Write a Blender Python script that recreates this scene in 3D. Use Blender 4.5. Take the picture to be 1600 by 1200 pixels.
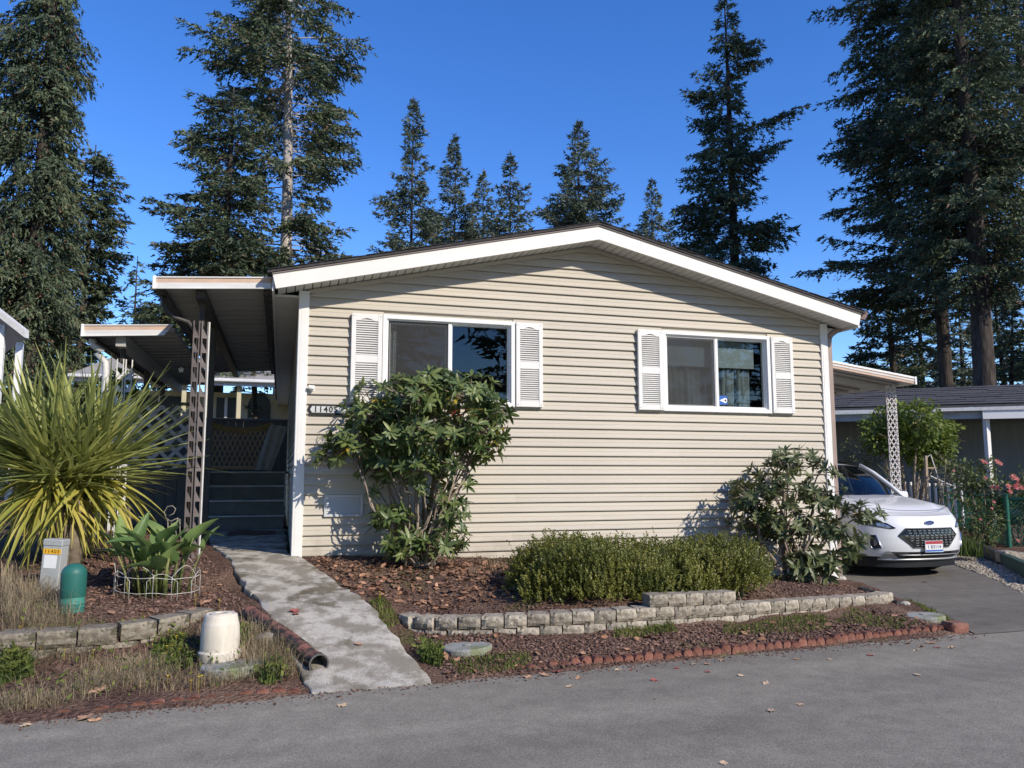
import bpy, math, random
import numpy as np
from mathutils import Vector, Matrix

for o in list(bpy.data.objects): bpy.data.objects.remove(o, do_unlink=True)
scene = bpy.context.scene
COL = scene.collection
rng = random.Random(11405)
R = math.radians

# ------------------------------------------------------------------ camera, sky, sun, exposure
# World frame: x runs along the front of the house, y goes back, road level z = 0.
CAM = Vector((-0.1715, -9.162, 1.5)); FPX = 1220.0; PITCH = math.atan(140 / FPX); YAW = math.atan2(.28256899, .95924698)
cd = bpy.data.cameras.new('camera'); cam = bpy.data.objects.new('camera', cd); COL.objects.link(cam)
cam.location = CAM; cam.rotation_euler = (R(90) + PITCH, 0, -YAW)
cd.sensor_width = 36; cd.lens = 36 * FPX / 1600; cd.clip_start = .05; cd.clip_end = 2000
scene.camera = cam
SUN = Vector((.25, -.38, .294)).normalized()
world = bpy.data.worlds.new('World'); scene.world = world; world.use_nodes = True
wn = world.node_tree; bg = wn.nodes['Background']
sky = wn.nodes.new('ShaderNodeTexSky'); sky.sky_type = 'NISHITA'; sky.sun_disc = False
sky.sun_elevation = math.asin(SUN.z); sky.sun_rotation = math.atan2(SUN.x, SUN.y)
sky.altitude = 100; sky.air_density = 1.0; sky.dust_density = 0.0; sky.ozone_density = 5.0
hsv = wn.nodes.new('ShaderNodeHueSaturation'); hsv.inputs['Hue'].default_value = .513; hsv.inputs['Saturation'].default_value = 1.22
wn.links.new(sky.outputs[0], hsv.inputs['Color']); wn.links.new(hsv.outputs[0], bg.inputs[0]); bg.inputs[1].default_value = 0.15
sd = bpy.data.lights.new('sun', 'SUN'); sd.energy = 3.35; sd.angle = R(.53); sd.color = (1.0, .90, .76)
sun = bpy.data.objects.new('sun', sd); COL.objects.link(sun)
sun.rotation_euler = SUN.to_track_quat('Z', 'Y').to_euler()
vs = scene.view_settings; vs.view_transform = 'Standard'; vs.look = 'None'; vs.gamma = 1; vs.exposure = 0.58
vs.use_curve_mapping = False

# ------------------------------------------------------------------ measuring helpers (photo pixel -> place)
FWD = Vector((math.sin(YAW), math.cos(YAW), 0)); RGT = Vector((math.cos(YAW), -math.sin(YAW), 0)); UP = Vector((0, 0, 1))
def ray(u, v):
    a = (u - 800) / FPX; b = (600 - v) / FPX
    return RGT * a + FWD * (math.cos(PITCH) - b * math.sin(PITCH)) + UP * (math.sin(PITCH) + b * math.cos(PITCH))
def at(u, v, depth):
    d = ray(u, v); return CAM + d * (depth / d.dot(FWD))
def onz(u, v, z):
    d = ray(u, v); return CAM + d * ((z - CAM.z) / d.z)
def ony(u, v, y):
    d = ray(u, v); return CAM + d * ((y - CAM.y) / d.y)
def onx(u, v, x):
    d = ray(u, v); return CAM + d * ((x - CAM.x) / d.x)

# ------------------------------------------------------------------ object helpers
def link(o, parent=None):
    COL.objects.link(o)
    if parent is not None:
        o.parent = parent
        o.matrix_parent_inverse = Matrix.Translation(-world_loc(parent))
    return o
def world_loc(p):
    v = Vector((0, 0, 0))
    while p is not None:
        v += p.location if p.parent is None else p.matrix_parent_inverse.to_translation() + p.location
        p = p.parent
    return v
def tag(o, label=None, cat=None, group=None, kind=None):
    if label: o['label'] = label
    if cat: o['category'] = cat
    if group: o['group'] = group
    if kind: o['kind'] = kind
    return o
def thing(name, loc, label, cat, group=None):
    o = bpy.data.objects.new(name, None); o.empty_display_size = .2; o.location = loc
    COL.objects.link(o); return tag(o, label, cat, group)
def mesh_np(name, V, F, mats, smooth=False):
    me = bpy.data.meshes.new(name)
    V = np.asarray(V, dtype=np.float32); F = np.asarray(F, dtype=np.int32); k = F.shape[1]
    me.vertices.add(len(V)); me.vertices.foreach_set('co', V.ravel())
    me.loops.add(F.size); me.loops.foreach_set('vertex_index', F.ravel())
    me.polygons.add(len(F)); me.polygons.foreach_set('loop_start', np.arange(0, F.size, k, dtype=np.int32))
    me.polygons.foreach_set('loop_total', np.full(len(F), k, dtype=np.int32))
    if smooth: me.polygons.foreach_set('use_smooth', np.ones(len(F), dtype=bool))
    me.update(calc_edges=True)
    me.materials.append(mats); return me
def obj_from(name, me, parent=None, loc=(0, 0, 0)):
    o = bpy.data.objects.new(name, me); o.location = loc
    return link(o, parent)
def copy_obj(src, parent, loc=None, rot=None, scale=None):
    c = src.copy(); COL.objects.link(c); c.parent = parent
    if parent is not None: c.matrix_parent_inverse = Matrix.Translation(-world_loc(parent))
    if loc is not None: c.location = loc
    if rot is not None: c.rotation_euler = rot
    if scale is not None: c.scale = scale
    return c

class B:
    """collects shapes into one mesh"""
    def __init__(s): s.v = []; s.f = []; s.mi = []; s.cur = 0
    def add(s, V, F):
        k = len(s.v); s.v += [tuple(p) for p in V]
        for f in F: s.f.append(tuple(i + k for i in f)); s.mi.append(s.cur)
        return s
    def box(s, x0, x1, y0, y1, z0, z1):
        V = [(x0,y0,z0),(x1,y0,z0),(x1,y1,z0),(x0,y1,z0),(x0,y0,z1),(x1,y0,z1),(x1,y1,z1),(x0,y1,z1)]
        return s.add(V, [(0,3,2,1),(4,5,6,7),(0,1,5,4),(1,2,6,5),(2,3,7,6),(3,0,4,7)])
    def cbox(s, x0, x1, y0, y1, z0, z1, c=.004, M=None, jit=0, r=None):
        V = []; idx = {}
        cx, cy, cz = (x0+x1)/2, (y0+y1)/2, (z0+z1)/2; hx, hy, hz = (x1-x0)/2, (y1-y0)/2, (z1-z0)/2
        c = min(c, hx*.9, hy*.9, hz*.9)
        for sx in (-1,1):
            for sy in (-1,1):
                for sz in (-1,1):
                    for a in range(3):
                        p = [sx*(hx-c), sy*(hy-c), sz*(hz-c)]; p[a] += (sx,sy,sz)[a]*c
                        if jit: p = [q + (r or rng).uniform(-jit, jit) for q in p]
                        idx[(sx,sy,sz,a)] = len(V); V.append(Vector((cx+p[0], cy+p[1], cz+p[2])))
        F = []
        for a in range(3):
            b, d = (a+1)%3, (a+2)%3
            for sg in (-1,1):
                q = []
                for (sb,sd_) in ((-1,-1),(1,-1),(1,1),(-1,1)):
                    k = [0,0,0]; k[a]=sg; k[b]=sb; k[d]=sd_; q.append(idx[(*k,a)])
                F.append(q if sg>0 else q[::-1])
            for sb in (-1,1):
                for sd_ in (-1,1):
                    k0=[0,0,0];k1=[0,0,0];k0[a]=-1;k1[a]=1
                    for k in (k0,k1): k[b]=sb;k[d]=sd_
                    q=[idx[(*k0,b)],idx[(*k1,b)],idx[(*k1,d)],idx[(*k0,d)]]
                    F.append(q if sb*sd_<0 else q[::-1])
        for sx in (-1,1):
            for sy in (-1,1):
                for sz in (-1,1):
                    q=[idx[(sx,sy,sz,a)] for a in range(3)]
                    F.append(q if sx*sy*sz>0 else q[::-1])
        if M is not None: V = [M @ p for p in V]
        return s.add(V, F)
    def beam(s, p0, p1, w, h, up=(0,0,1)):
        p0, p1, up = Vector(p0), Vector(p1), Vector(up); d = (p1-p0).normalized()
        x = d.cross(up)
        if x.length < 1e-4: x = d.cross(Vector((1,0,0)))
        x.normalize(); y = x.cross(d); x *= w/2; y *= h/2
        V = [p0-x-y, p0+x-y, p0+x+y, p0-x+y, p1-x-y, p1+x-y, p1+x+y, p1-x+y]
        return s.add(V, [(0,1,2,3),(7,6,5,4),(0,4,5,1),(1,5,6,2),(2,6,7,3),(3,7,4,0)])
    def tube(s, pts, r, n=7, cap=True):
        pts = [Vector(p) for p in pts]; m = len(pts)
        rs = r if isinstance(r, (list, tuple)) else [r]*m
        V = []; F = []; last = None
        for i, p in enumerate(pts):
            d = (pts[min(i+1,m-1)] - pts[max(i-1,0)])
            d = d.normalized() if d.length > 1e-9 else Vector((0,0,1))
            if last is None: x = d.orthogonal().normalized()
            else:
                x = last - d*last.dot(d); x = x.normalized() if x.length > 1e-6 else d.orthogonal().normalized()
            last = x; y = d.cross(x)
            for k in range(n):
                a = 2*math.pi*k/n; V.append(p + (x*math.cos(a) + y*math.sin(a))*rs[i])
        for i in range(m-1):
            for k in range(n):
                k2 = (k+1) % n; F.append((i*n+k, i*n+k2, (i+1)*n+k2, (i+1)*n+k))
        if cap: F.append(tuple(range(n-1,-1,-1))); F.append(tuple((m-1)*n+k for k in range(n)))
        return s.add(V, F)
    def lathe(s, prof, c=(0,0,0), n=24, cap=True):
        V = []; F = []; c = Vector(c)
        for (r, z) in prof:
            for k in range(n):
                a = 2*math.pi*k/n; V.append(c + Vector((r*math.cos(a), r*math.sin(a), z)))
        for i in range(len(prof)-1):
            for k in range(n):
                k2 = (k+1)%n; F.append((i*n+k, i*n+k2, (i+1)*n+k2, (i+1)*n+k))
        if cap: F.append(tuple(range(n-1,-1,-1))); F.append(tuple((len(prof)-1)*n+k for k in range(n)))
        return s.add(V, F)
    def prism(s, poly, ext):
        poly = [Vector(p) for p in poly]; ext = Vector(ext); n = len(poly)
        nrm = Vector((0,0,0))
        for i in range(n): nrm += poly[i].cross(poly[(i+1)%n])
        if nrm.dot(ext) > 0: poly = poly[::-1]
        V = poly + [p+ext for p in poly]
        F = [tuple(range(n)), tuple(range(2*n-1, n-1, -1))]
        F += [(i, n+i, n+(i+1)%n, (i+1)%n) for i in range(n)]
        return s.add(V, F)
    def grid(s, P):
        """P: rows of points"""
        m = len(P[0]); V = [p for row in P for p in row]
        F = [(i*m+j, i*m+j+1, (i+1)*m+j+1, (i+1)*m+j) for i in range(len(P)-1) for j in range(m-1)]
        return s.add(V, F)
    def build(s, name, mat, parent=None, smooth=False, origin=None, autosmooth=None):
        me = bpy.data.meshes.new(name)
        o3 = Vector(origin) if origin is not None else Vector((0,0,0))
        me.from_pydata([tuple(Vector(p)-o3) for p in s.v], [], s.f)
        for m in (mat if isinstance(mat, (list,tuple)) else [mat]): me.materials.append(m)
        if any(s.mi): me.polygons.foreach_set('material_index', s.mi)
        if smooth: me.polygons.foreach_set('use_smooth', [True]*len(me.polygons))
        me.update()
        if autosmooth: me.set_sharp_from_angle(angle=R(autosmooth))
        return obj_from(name, me, parent, o3)

def text_part(name, body, size, mat, parent, M, bold=.0, ext=.0015, align='CENTER', space=1.0):
    cu = bpy.data.curves.new(name, 'FONT'); cu.body = body; cu.size = size; cu.align_x = align; cu.align_y = 'CENTER'
    cu.extrude = ext; cu.offset = bold; cu.space_character = space; cu.resolution_u = 3
    t = bpy.data.objects.new(name, cu); COL.objects.link(t)
    dg = bpy.context.evaluated_depsgraph_get(); dg.update()
    me = bpy.data.meshes.new_from_object(t.evaluated_get(dg)); bpy.data.objects.remove(t, do_unlink=True)
    me.transform(M); me.materials.clear(); me.materials.append(mat)
    return obj_from(name, me, parent)
def digits(name, body, size, adv, mat, parent, M, bold=.0, ext=.0008):
    n = len(body)
    for i, ch in enumerate(body):
        if ch != ' ': text_part(name, ch, size, mat, parent, M @ Matrix.Translation(((i-(n-1)/2)*adv, 0, 0)), bold=bold, ext=ext)
def norm(a): return a / np.maximum(np.linalg.norm(a, axis=1, keepdims=True), 1e-9)
# ------------------------------------------------------------------ materials
MATS = {}
def nodes_of(name):
    m = bpy.data.materials.new(name); m.use_nodes = True; nt = m.node_tree
    MATS[name] = m
    return m, nt, nt.nodes['Principled BSDF'], nt.nodes.new, nt.links.new
def rgb(c): return (c[0], c[1], c[2], 1)
def pm(name, c, c2=None, scale=4., rough=.6, bump=0., bscale=60., spec=.35, rnd=0., metal=0., island=0., detail=6., stretch=None, speck=None, coat=0., contrast=(.35,.65)):
    m, nt, bs, N, L = nodes_of(name)
    bs.inputs['Roughness'].default_value = rough; bs.inputs['Specular IOR Level'].default_value = spec
    bs.inputs['Metallic'].default_value = metal; bs.inputs['Coat Weight'].default_value = coat
    tc = N('ShaderNodeTexCoord'); vec = tc.outputs['Object']
    if stretch:
        mp = N('ShaderNodeMapping'); mp.inputs['Scale'].default_value = stretch; L(vec, mp.inputs[0]); vec = mp.outputs[0]
    col = None
    if c2 is not None:
        nz = N('ShaderNodeTexNoise'); nz.inputs['Scale'].default_value = scale; nz.inputs['Detail'].default_value = detail; L(vec, nz.inputs['Vector'])
        cr = N('ShaderNodeValToRGB'); cr.color_ramp.elements[0].position = contrast[0]; cr.color_ramp.elements[1].position = contrast[1]
        cr.color_ramp.elements[0].color = rgb(c); cr.color_ramp.elements[1].color = rgb(c2); L(nz.outputs[0], cr.inputs[0]); col = cr.outputs[0]
    else:
        rg = N('ShaderNodeRGB'); rg.outputs[0].default_value = rgb(c); col = rg.outputs[0]
    if speck:   # (colour, scale, threshold)
        n2 = N('ShaderNodeTexNoise'); n2.inputs['Scale'].default_value = speck[1]; n2.inputs['Detail'].default_value = 3; L(vec, n2.inputs['Vector'])
        r2 = N('ShaderNodeValToRGB'); r2.color_ramp.elements[0].position = speck[2]; r2.color_ramp.elements[1].position = speck[2]+.06; L(n2.outputs[0], r2.inputs[0])
        mx = N('ShaderNodeMix'); mx.data_type='RGBA'; L(r2.outputs[0], mx.inputs[0]); L(col, mx.inputs[6]); mx.inputs[7].default_value = rgb(speck[0]); col = mx.outputs[2]
    if rnd or island:
        hs = N('ShaderNodeHueSaturation')
        if island: src = N('ShaderNodeNewGeometry').outputs['Random Per Island']; amt = island
        else: src = N('ShaderNodeObjectInfo').outputs['Random']; amt = rnd
        mr = N('ShaderNodeMapRange'); mr.inputs[3].default_value = 1-amt; mr.inputs[4].default_value = 1+amt; L(src, mr.inputs[0])
        L(mr.outputs[0], hs.inputs['Value']); L(col, hs.inputs['Color']); col = hs.outputs[0]
    L(col, bs.inputs['Base Color'])
    if bump:
        n3 = N('ShaderNodeTexNoise'); n3.inputs['Scale'].default_value = bscale; n3.inputs['Detail'].default_value = 5; L(vec, n3.inputs['Vector'])
        bp = N('ShaderNodeBump'); bp.inputs['Strength'].default_value = 1.0; bp.inputs['Distance'].default_value = bump; L(n3.outputs[0], bp.inputs['Height']); L(bp.outputs[0], bs.inputs['Normal'])
    return m
def leafmat(name, c, c2, scale=3., island=.35, trans=.25, rough=.5, spec=.35, tcol=None, hue=.02, contrast=(.3,.7), dead=None):
    m, nt, bs, N, L = nodes_of(name)
    out = nt.nodes['Material Output']; bs.inputs['Roughness'].default_value = rough; bs.inputs['Specular IOR Level'].default_value = spec
    tc = N('ShaderNodeTexCoord'); geo = N('ShaderNodeNewGeometry')
    nz = N('ShaderNodeTexNoise'); nz.inputs['Scale'].default_value = scale; nz.inputs['Detail'].default_value = 3; L(geo.outputs['Position'], nz.inputs['Vector'])
    cr = N('ShaderNodeValToRGB'); cr.color_ramp.elements[0].position = contrast[0]; cr.color_ramp.elements[1].position = contrast[1]
    cr.color_ramp.elements[0].color = rgb(c); cr.color_ramp.elements[1].color = rgb(c2); L(nz.outputs[0], cr.inputs[0])
    oi = N('ShaderNodeObjectInfo'); ad = N('ShaderNodeMath'); ad.operation = 'ADD'; L(geo.outputs['Random Per Island'], ad.inputs[0]); L(oi.outputs['Random'], ad.inputs[1])
    fr = N('ShaderNodeMath'); fr.operation = 'FRACT'; L(ad.outputs[0], fr.inputs[0])
    hs = N('ShaderNodeHueSaturation'); mr = N('ShaderNodeMapRange'); mr.inputs[3].default_value = 1-island; mr.inputs[4].default_value = 1+island; L(fr.outputs[0], mr.inputs[0]); L(mr.outputs[0], hs.inputs['Value'])
    m2 = N('ShaderNodeMapRange'); m2.inputs[3].default_value = .5+hue; m2.inputs[4].default_value = .5-hue; L(fr.outputs[0], m2.inputs[0]); L(m2.outputs[0], hs.inputs['Hue'])
    csrc = cr.outputs[0]
    if dead:      # a share of the tufts has gone brown
        gt_ = N('ShaderNodeMath'); gt_.operation = 'GREATER_THAN'; gt_.inputs[1].default_value = 1-dead[1]; wn_ = N('ShaderNodeTexWhiteNoise'); wn_.noise_dimensions = '1D'; L(geo.outputs['Random Per Island'], wn_.inputs['W']); L(wn_.outputs[0], gt_.inputs[0])
        md = N('ShaderNodeMix'); md.data_type = 'RGBA'; L(gt_.outputs[0], md.inputs[0]); L(csrc, md.inputs[6]); md.inputs[7].default_value = rgb(dead[0]); csrc = md.outputs[2]
    L(csrc, hs.inputs['Color']); L(hs.outputs[0], bs.inputs['Base Color'])
    if trans:
        tr = N('ShaderNodeBsdfTranslucent'); mx = N('ShaderNodeMixShader'); mx.inputs[0].default_value = trans
        L(hs.outputs[0], tr.inputs[0]); L(bs.outputs[0], mx.inputs[1]); L(tr.outputs[0], mx.inputs[2]); L(mx.outputs[0], out.inputs[0])
    return m
def glassmat(name, tint=(.8,.85,.85), ior=1.45, rough=.0):
    m, nt, bs, N, L = nodes_of(name); nt.nodes.remove(bs); out = nt.nodes['Material Output']
    lw = N('ShaderNodeLayerWeight'); lw.inputs[0].default_value = .5
    pw = N('ShaderNodeMath'); pw.operation = 'POWER'; pw.inputs[1].default_value = 4.5; L(lw.outputs['Facing'], pw.inputs[0])
    fr = N('ShaderNodeMath'); fr.operation = 'MULTIPLY_ADD'; fr.inputs[1].default_value = .9; fr.inputs[2].default_value = ((ior-1)/(ior+1))**2; L(pw.outputs[0], fr.inputs[0])
    tr = N('ShaderNodeBsdfTransparent'); tr.inputs[0].default_value = rgb(tint)
    gl = N('ShaderNodeBsdfGlossy'); gl.inputs['Roughness'].default_value = rough
    mx = N('ShaderNodeMixShader'); L(fr.outputs[0], mx.inputs[0]); L(tr.outputs[0], mx.inputs[1]); L(gl.outputs[0], mx.inputs[2]); L(mx.outputs[0], out.inputs[0])
    return m
def meshmat(name, c, cover):
    m, nt, bs, N, L = nodes_of(name); out = nt.nodes['Material Output']; bs.inputs['Base Color'].default_value = rgb(c); bs.inputs['Roughness'].default_value = .7
    tr = N('ShaderNodeBsdfTransparent'); mx = N('ShaderNodeMixShader'); mx.inputs[0].default_value = cover
    L(tr.outputs[0], mx.inputs[1]); L(bs.outputs[0], mx.inputs[2]); L(mx.outputs[0], out.inputs[0]); return m

siding = pm('siding', (.465,.424,.350), (.505,.462,.385), 2.2, .55, bump=.0006, bscale=160, spec=.3, rnd=.04, stretch=(.35,4,6))
def splash(m):     # soil splashed on the lowest boards, with an uneven upper edge
    nt = m.node_tree; N = nt.nodes.new; L = nt.links.new; bs = nt.nodes['Principled BSDF']; src = bs.inputs['Base Color'].links[0].from_socket
    geo = N('ShaderNodeNewGeometry'); sx = N('ShaderNodeSeparateXYZ'); L(geo.outputs['Position'], sx.inputs[0]); nz = N('ShaderNodeTexNoise'); nz.inputs['Scale'].default_value = 5; nz.inputs['Detail'].default_value = 9; L(geo.outputs['Position'], nz.inputs['Vector'])
    hx = N('ShaderNodeMath'); hx.operation = 'MULTIPLY_ADD'; hx.inputs[1].default_value = .062; L(sx.outputs[0], hx.inputs[0]); L(sx.outputs[2], hx.inputs[2])
    mr = N('ShaderNodeMapRange'); mr.inputs[1].default_value = .55; mr.inputs[2].default_value = .95; mr.inputs[3].default_value = .62; mr.inputs[4].default_value = .0; L(hx.outputs[0], mr.inputs[0])
    mu = N('ShaderNodeMath'); mu.operation = 'MULTIPLY'; rp = N('ShaderNodeMapRange'); rp.inputs[1].default_value = .42; rp.inputs[2].default_value = .66; L(nz.outputs[0], rp.inputs[0]); L(rp.outputs[0], mu.inputs[0]); L(mr.outputs[0], mu.inputs[1])
    mx = N('ShaderNodeMix'); mx.data_type = 'RGBA'; L(mu.outputs[0], mx.inputs[0]); L(src, mx.inputs[6]); mx.inputs[7].default_value = (.20,.145,.10,1); L(mx.outputs[2], bs.inputs['Base Color'])
splash(siding)
trimw = pm('trim_white', (.80,.79,.765), (.74,.73,.70), 3, .45, bump=.0004, bscale=30)
fasciaw = pm('fascia_white', (.82,.80,.75), (.76,.745,.70), 1.6, .5, bump=.0006, bscale=14, speck=((.6,.57,.5),9,.72))
vinylw = pm('vinyl_white', (.82,.82,.80), None, rough=.35, spec=.4)
soffitm = pm('soffit_white', (.66,.66,.63), (.60,.60,.57), 4, .55, rnd=.04)
shingle = pm('shingle_dark', (.030,.029,.030), (.055,.052,.053), 14, .9, bump=.004, bscale=80, rnd=.2)
drip = pm('drip_edge', (.27,.215,.19), (.22,.18,.16), 3, .5)
brownm = pm('brown_metal', (.20,.125,.10), (.16,.10,.08), 5, .45)
taupem = pm('taupe_metal', (.36,.275,.235), (.30,.235,.20), 5, .45)
darkm = pm('dark_metal', (.04,.037,.037), (.06,.055,.052), 6, .5)
postm = pm('post_brown', (.105,.088,.082), (.155,.132,.124), 9, .5, bump=.001, bscale=40)
awnw = pm('awning_white', (.70,.70,.68), (.60,.60,.58), 5, .4, stretch=(.4,4,4), bump=.0006, bscale=25)
awnp = pm('awning_peach', (.60,.43,.32), (.50,.37,.28), 5, .42)
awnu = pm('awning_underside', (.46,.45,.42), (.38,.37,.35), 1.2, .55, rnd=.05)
glass = glassmat('window_glass', (.80,.84,.84), 1.5)
screenm = meshmat('insect_screen', (.045,.045,.045), .5)
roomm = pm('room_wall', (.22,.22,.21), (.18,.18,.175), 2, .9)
blindm = pm('roller_blind', (.30,.335,.33), (.27,.30,.30), 3, .8)
curtm = pm('curtain', (.22,.24,.235), (.15,.17,.17), 6, .9)
blackm = pm('black_plastic', (.012,.012,.013), None, rough=.45)
blackp = pm('black_paint', (.02,.02,.02), (.03,.03,.03), 10, .5)
inkm = pm('black_ink', (.015,.015,.015), None, rough=.8)
signw = pm('sign_face', (.62,.63,.62), (.52,.54,.53), 9, .5)
stepm = pm('step_grey', (.19,.195,.19), (.15,.155,.15), 6, .8, bump=.001, bscale=80)
nosem = pm('step_nosing', (.62,.63,.62), (.45,.46,.46), 6, .7)
deckm = pm('deck_dark', (.10,.095,.088), (.14,.132,.122), 5, .85, bump=.002, bscale=30)
lattw = pm('lattice_white', (.62,.63,.66), (.50,.51,.54), 7, .6)
latticep = pm('lattice_post', (.60,.57,.56), (.48,.45,.44), 10, .55)
concrete = None
# ------------------------------------------------------------------ terrain
def edge_y(x): return -3.455 + .06 * x          # where the road meets the gardens
CP = []
for x in (-30,-16,-9,-6,-4,-2.5,-1.75,-1,-.3,1.2,2,3,4,5,5.9): CP.append((x, edge_y(x)+.03, .02))
for x in (-40,-20,-10,-5,-2,0,2,4,6,8,10,14,24,40): CP += [(x, edge_y(x)-.35, -.07), (x, edge_y(x)-2.5, -.07), (x, -14, -.07)]
CP += [(.9,-2.25,.13),(2.1,-2.80,.10),(2.9,-2.85,.10),(4.06,-2.65,.10),(5.12,-2.42,.10),(6.2,-2.25,.08),(6.45,-2.6,.03),
       (1.05,-1.72,.28),(2.1,-2.33,.30),(2.9,-2.38,.33),(4.06,-2.18,.30),(5.12,-1.93,.25),(6.0,-1.75,.19),
       (.2,-.1,.58),(1.4,-.1,.545),(2.6,-.05,.49),(4,-.05,.37),(5.5,-.02,.22),(7,0,.10),
       (1.4,-.9,.47),(1.3,-1.45,.36),(3,-1.2,.39),(5,-1,.26),(6.3,-.8,.14),(6.6,-1.3,.09),
       (6.3,-3.0,.0),(6.95,-1.35,.02),(8,.8,.03),(7.4,.2,.04),(8,6,.05),(10,6,.06),(8.65,-1.5,.01),(10.3,1.3,.04),(8,-3,-.02),(12,-2.6,-.02),
       (10.9,.2,.06),(12.4,2,.14),(13.5,4,.18),(18,6,.2),(14,0,.1),
       (.98,-3.1,.04),(.76,-1.86,.33),(.58,-1.34,.385),(.2,-.25,.57),(-.02,-3.1,.05),(-.35,-1.97,.315),(-.76,-.31,.555),(-1.02,1,.605),(-1.40,3.1,.62),(-.02,3,.60),
       (-.6,-1.9,.32),(-1.0,-.9,.44),(-.3,-1,.38),(-.4,1,.54),
       (-2.1,-2.64,.10),(-1.45,-2.64,.12),(-1.03,-2.44,.16),(-4,-2.64,.1),(-2.1,-2.28,.33),(-1.45,-2.24,.335),(-1.0,-1.92,.345),(-4,-2.2,.35),
       (-.5,-2.9,.115),(-.45,-2.4,.21),(-1.73,-1.95,.375),(-2.1,-1.15,.45),(-2.15,-.31,.55),(-1.3,1.3,.62),(-2.3,3.64,.72),(-4,3,.72),(-5,0,.6),(-8,0,.6),(-8,6,.75),
       (-30,20,.7),(0,30,.6),(30,20,.3),(60,60,.3),(-60,60,.6),(0,90,.5),(3,8,.3),(-3,10,.7)]
CP = np.array(CP, float)
def _phi(r): return np.sqrt(r*r + .02)
_D = np.sqrt(((CP[:,None,:2]-CP[None,:,:2])**2).sum(-1)); _n = len(CP)
_A = np.zeros((_n+1,_n+1)); _A[:_n,:_n] = _phi(_D); _A[:_n,_n] = 1; _A[_n,:_n] = 1
_W = np.linalg.solve(_A, np.concatenate([CP[:,2],[0]]))
WY = np.array([-3.60,-3.42,-1.95,-1.3,-.3,.1,3.1,4.4]); WL = np.array([.10,.08,-.23,-.40,-.64,-.70,-1.28,-1.46]); WR = np.array([.95,.93,.66,.46,.12,-.05,-.08,-.06])
WZ = np.array([.005,.008,.33,.405,.575,.605,.62,.62])
def walk_mask(x, y, grow=0.): return (y > -3.6) & (y < 4.4) & (x > np.interp(y,WY,WL)-grow) & (x < np.interp(y,WY,WR)+grow)
DLY = np.array([-3.2,-1.35,.0,1.,14.]); DLX = np.array([6.12,6.92,7.35,7.5,7.5]); DRY = np.array([-3.2,-1.8,-.42,1.3,3.,14.]); DRX = np.array([8.75,8.45,9.43,10.4,11.2,11.2])
def drive_mask(x, y, grow=0.): return (y > -3.3) & (y < 14) & (x > np.interp(y,DLY,DLX)-grow) & (x < np.interp(y,DRY,DRX)+grow)
def drive_z(y): return np.interp(y, [-3.4,-3.0,0,3,14],[.008,.012,.035,.05,.06])
def terrain(x, y):
    x = np.atleast_1d(np.asarray(x, float)); y = np.atleast_1d(np.asarray(y, float)); out = np.empty(x.size)
    xf, yf = x.ravel(), y.ravel()
    for i in range(0, xf.size, 20000):
        d = np.sqrt((xf[i:i+20000,None]-CP[None,:,0])**2 + (yf[i:i+20000,None]-CP[None,:,1])**2)
        out[i:i+20000] = _phi(d) @ _W[:_n] + _W[_n]
    bump = .008*(np.sin(xf*9.1+yf*3.7)*np.sin(yf*8.3-xf*2.9)) + .005*np.sin(xf*23+1.3*yf)*np.sin(yf*21-3*xf)
    z = out + bump*(yf > edge_y(xf)+.15)
    z = np.where(walk_mask(xf,yf,-.05), np.minimum(z, np.interp(yf,WY,WZ)-.05), z)
    z = np.where(drive_mask(xf,yf,-.05), np.minimum(z, drive_z(yf)-.05), z)
    z = np.where(yf < edge_y(xf)-.05, np.minimum(z, -.05), z)
    z = np.where((xf>.15)&(xf<6.95)&(yf>.15)&(yf<14.8), np.minimum(z,.05), z)
    return z.reshape(x.shape)
def tz(x, y): return float(terrain(x, y)[0])
def hit(u, v):
    """where the line of sight through a photo pixel meets the terrain"""
    d = ray(u, v); d = d / d.dot(FWD); t = np.linspace(3.5, 40, 3000)
    X, Y, Z = CAM.x+d.x*t, CAM.y+d.y*t, CAM.z+d.z*t
    k = int(np.argmax(Z <= terrain(X, Y))); return Vector((X[k], Y[k], tz(X[k], Y[k])))

def spread(lo, a, b, hi, step, n):
    q = np.geomspace(step, 1, n)
    return np.concatenate([a-(a-lo)*np.geomspace(1, .003, n), np.arange(a, b, step), b+(hi-b)*np.geomspace(.003, 1, n)])
gx = spread(-420, -7, 13, 420, .07, 22); gy = spread(-160, -4.0, 8.0, 700, .07, 22)
GX, GY = np.meshgrid(gx, gy); GZ = terrain(GX, GY)
V = np.stack([GX.ravel(), GY.ravel(), GZ.ravel()], 1); nx, ny = len(gx), len(gy)
ii = (np.arange(ny-1)[:,None]*nx + np.arange(nx-1)[None,:]).ravel()
F = np.stack([ii, ii+1, ii+nx+1, ii+nx], 1)

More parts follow.
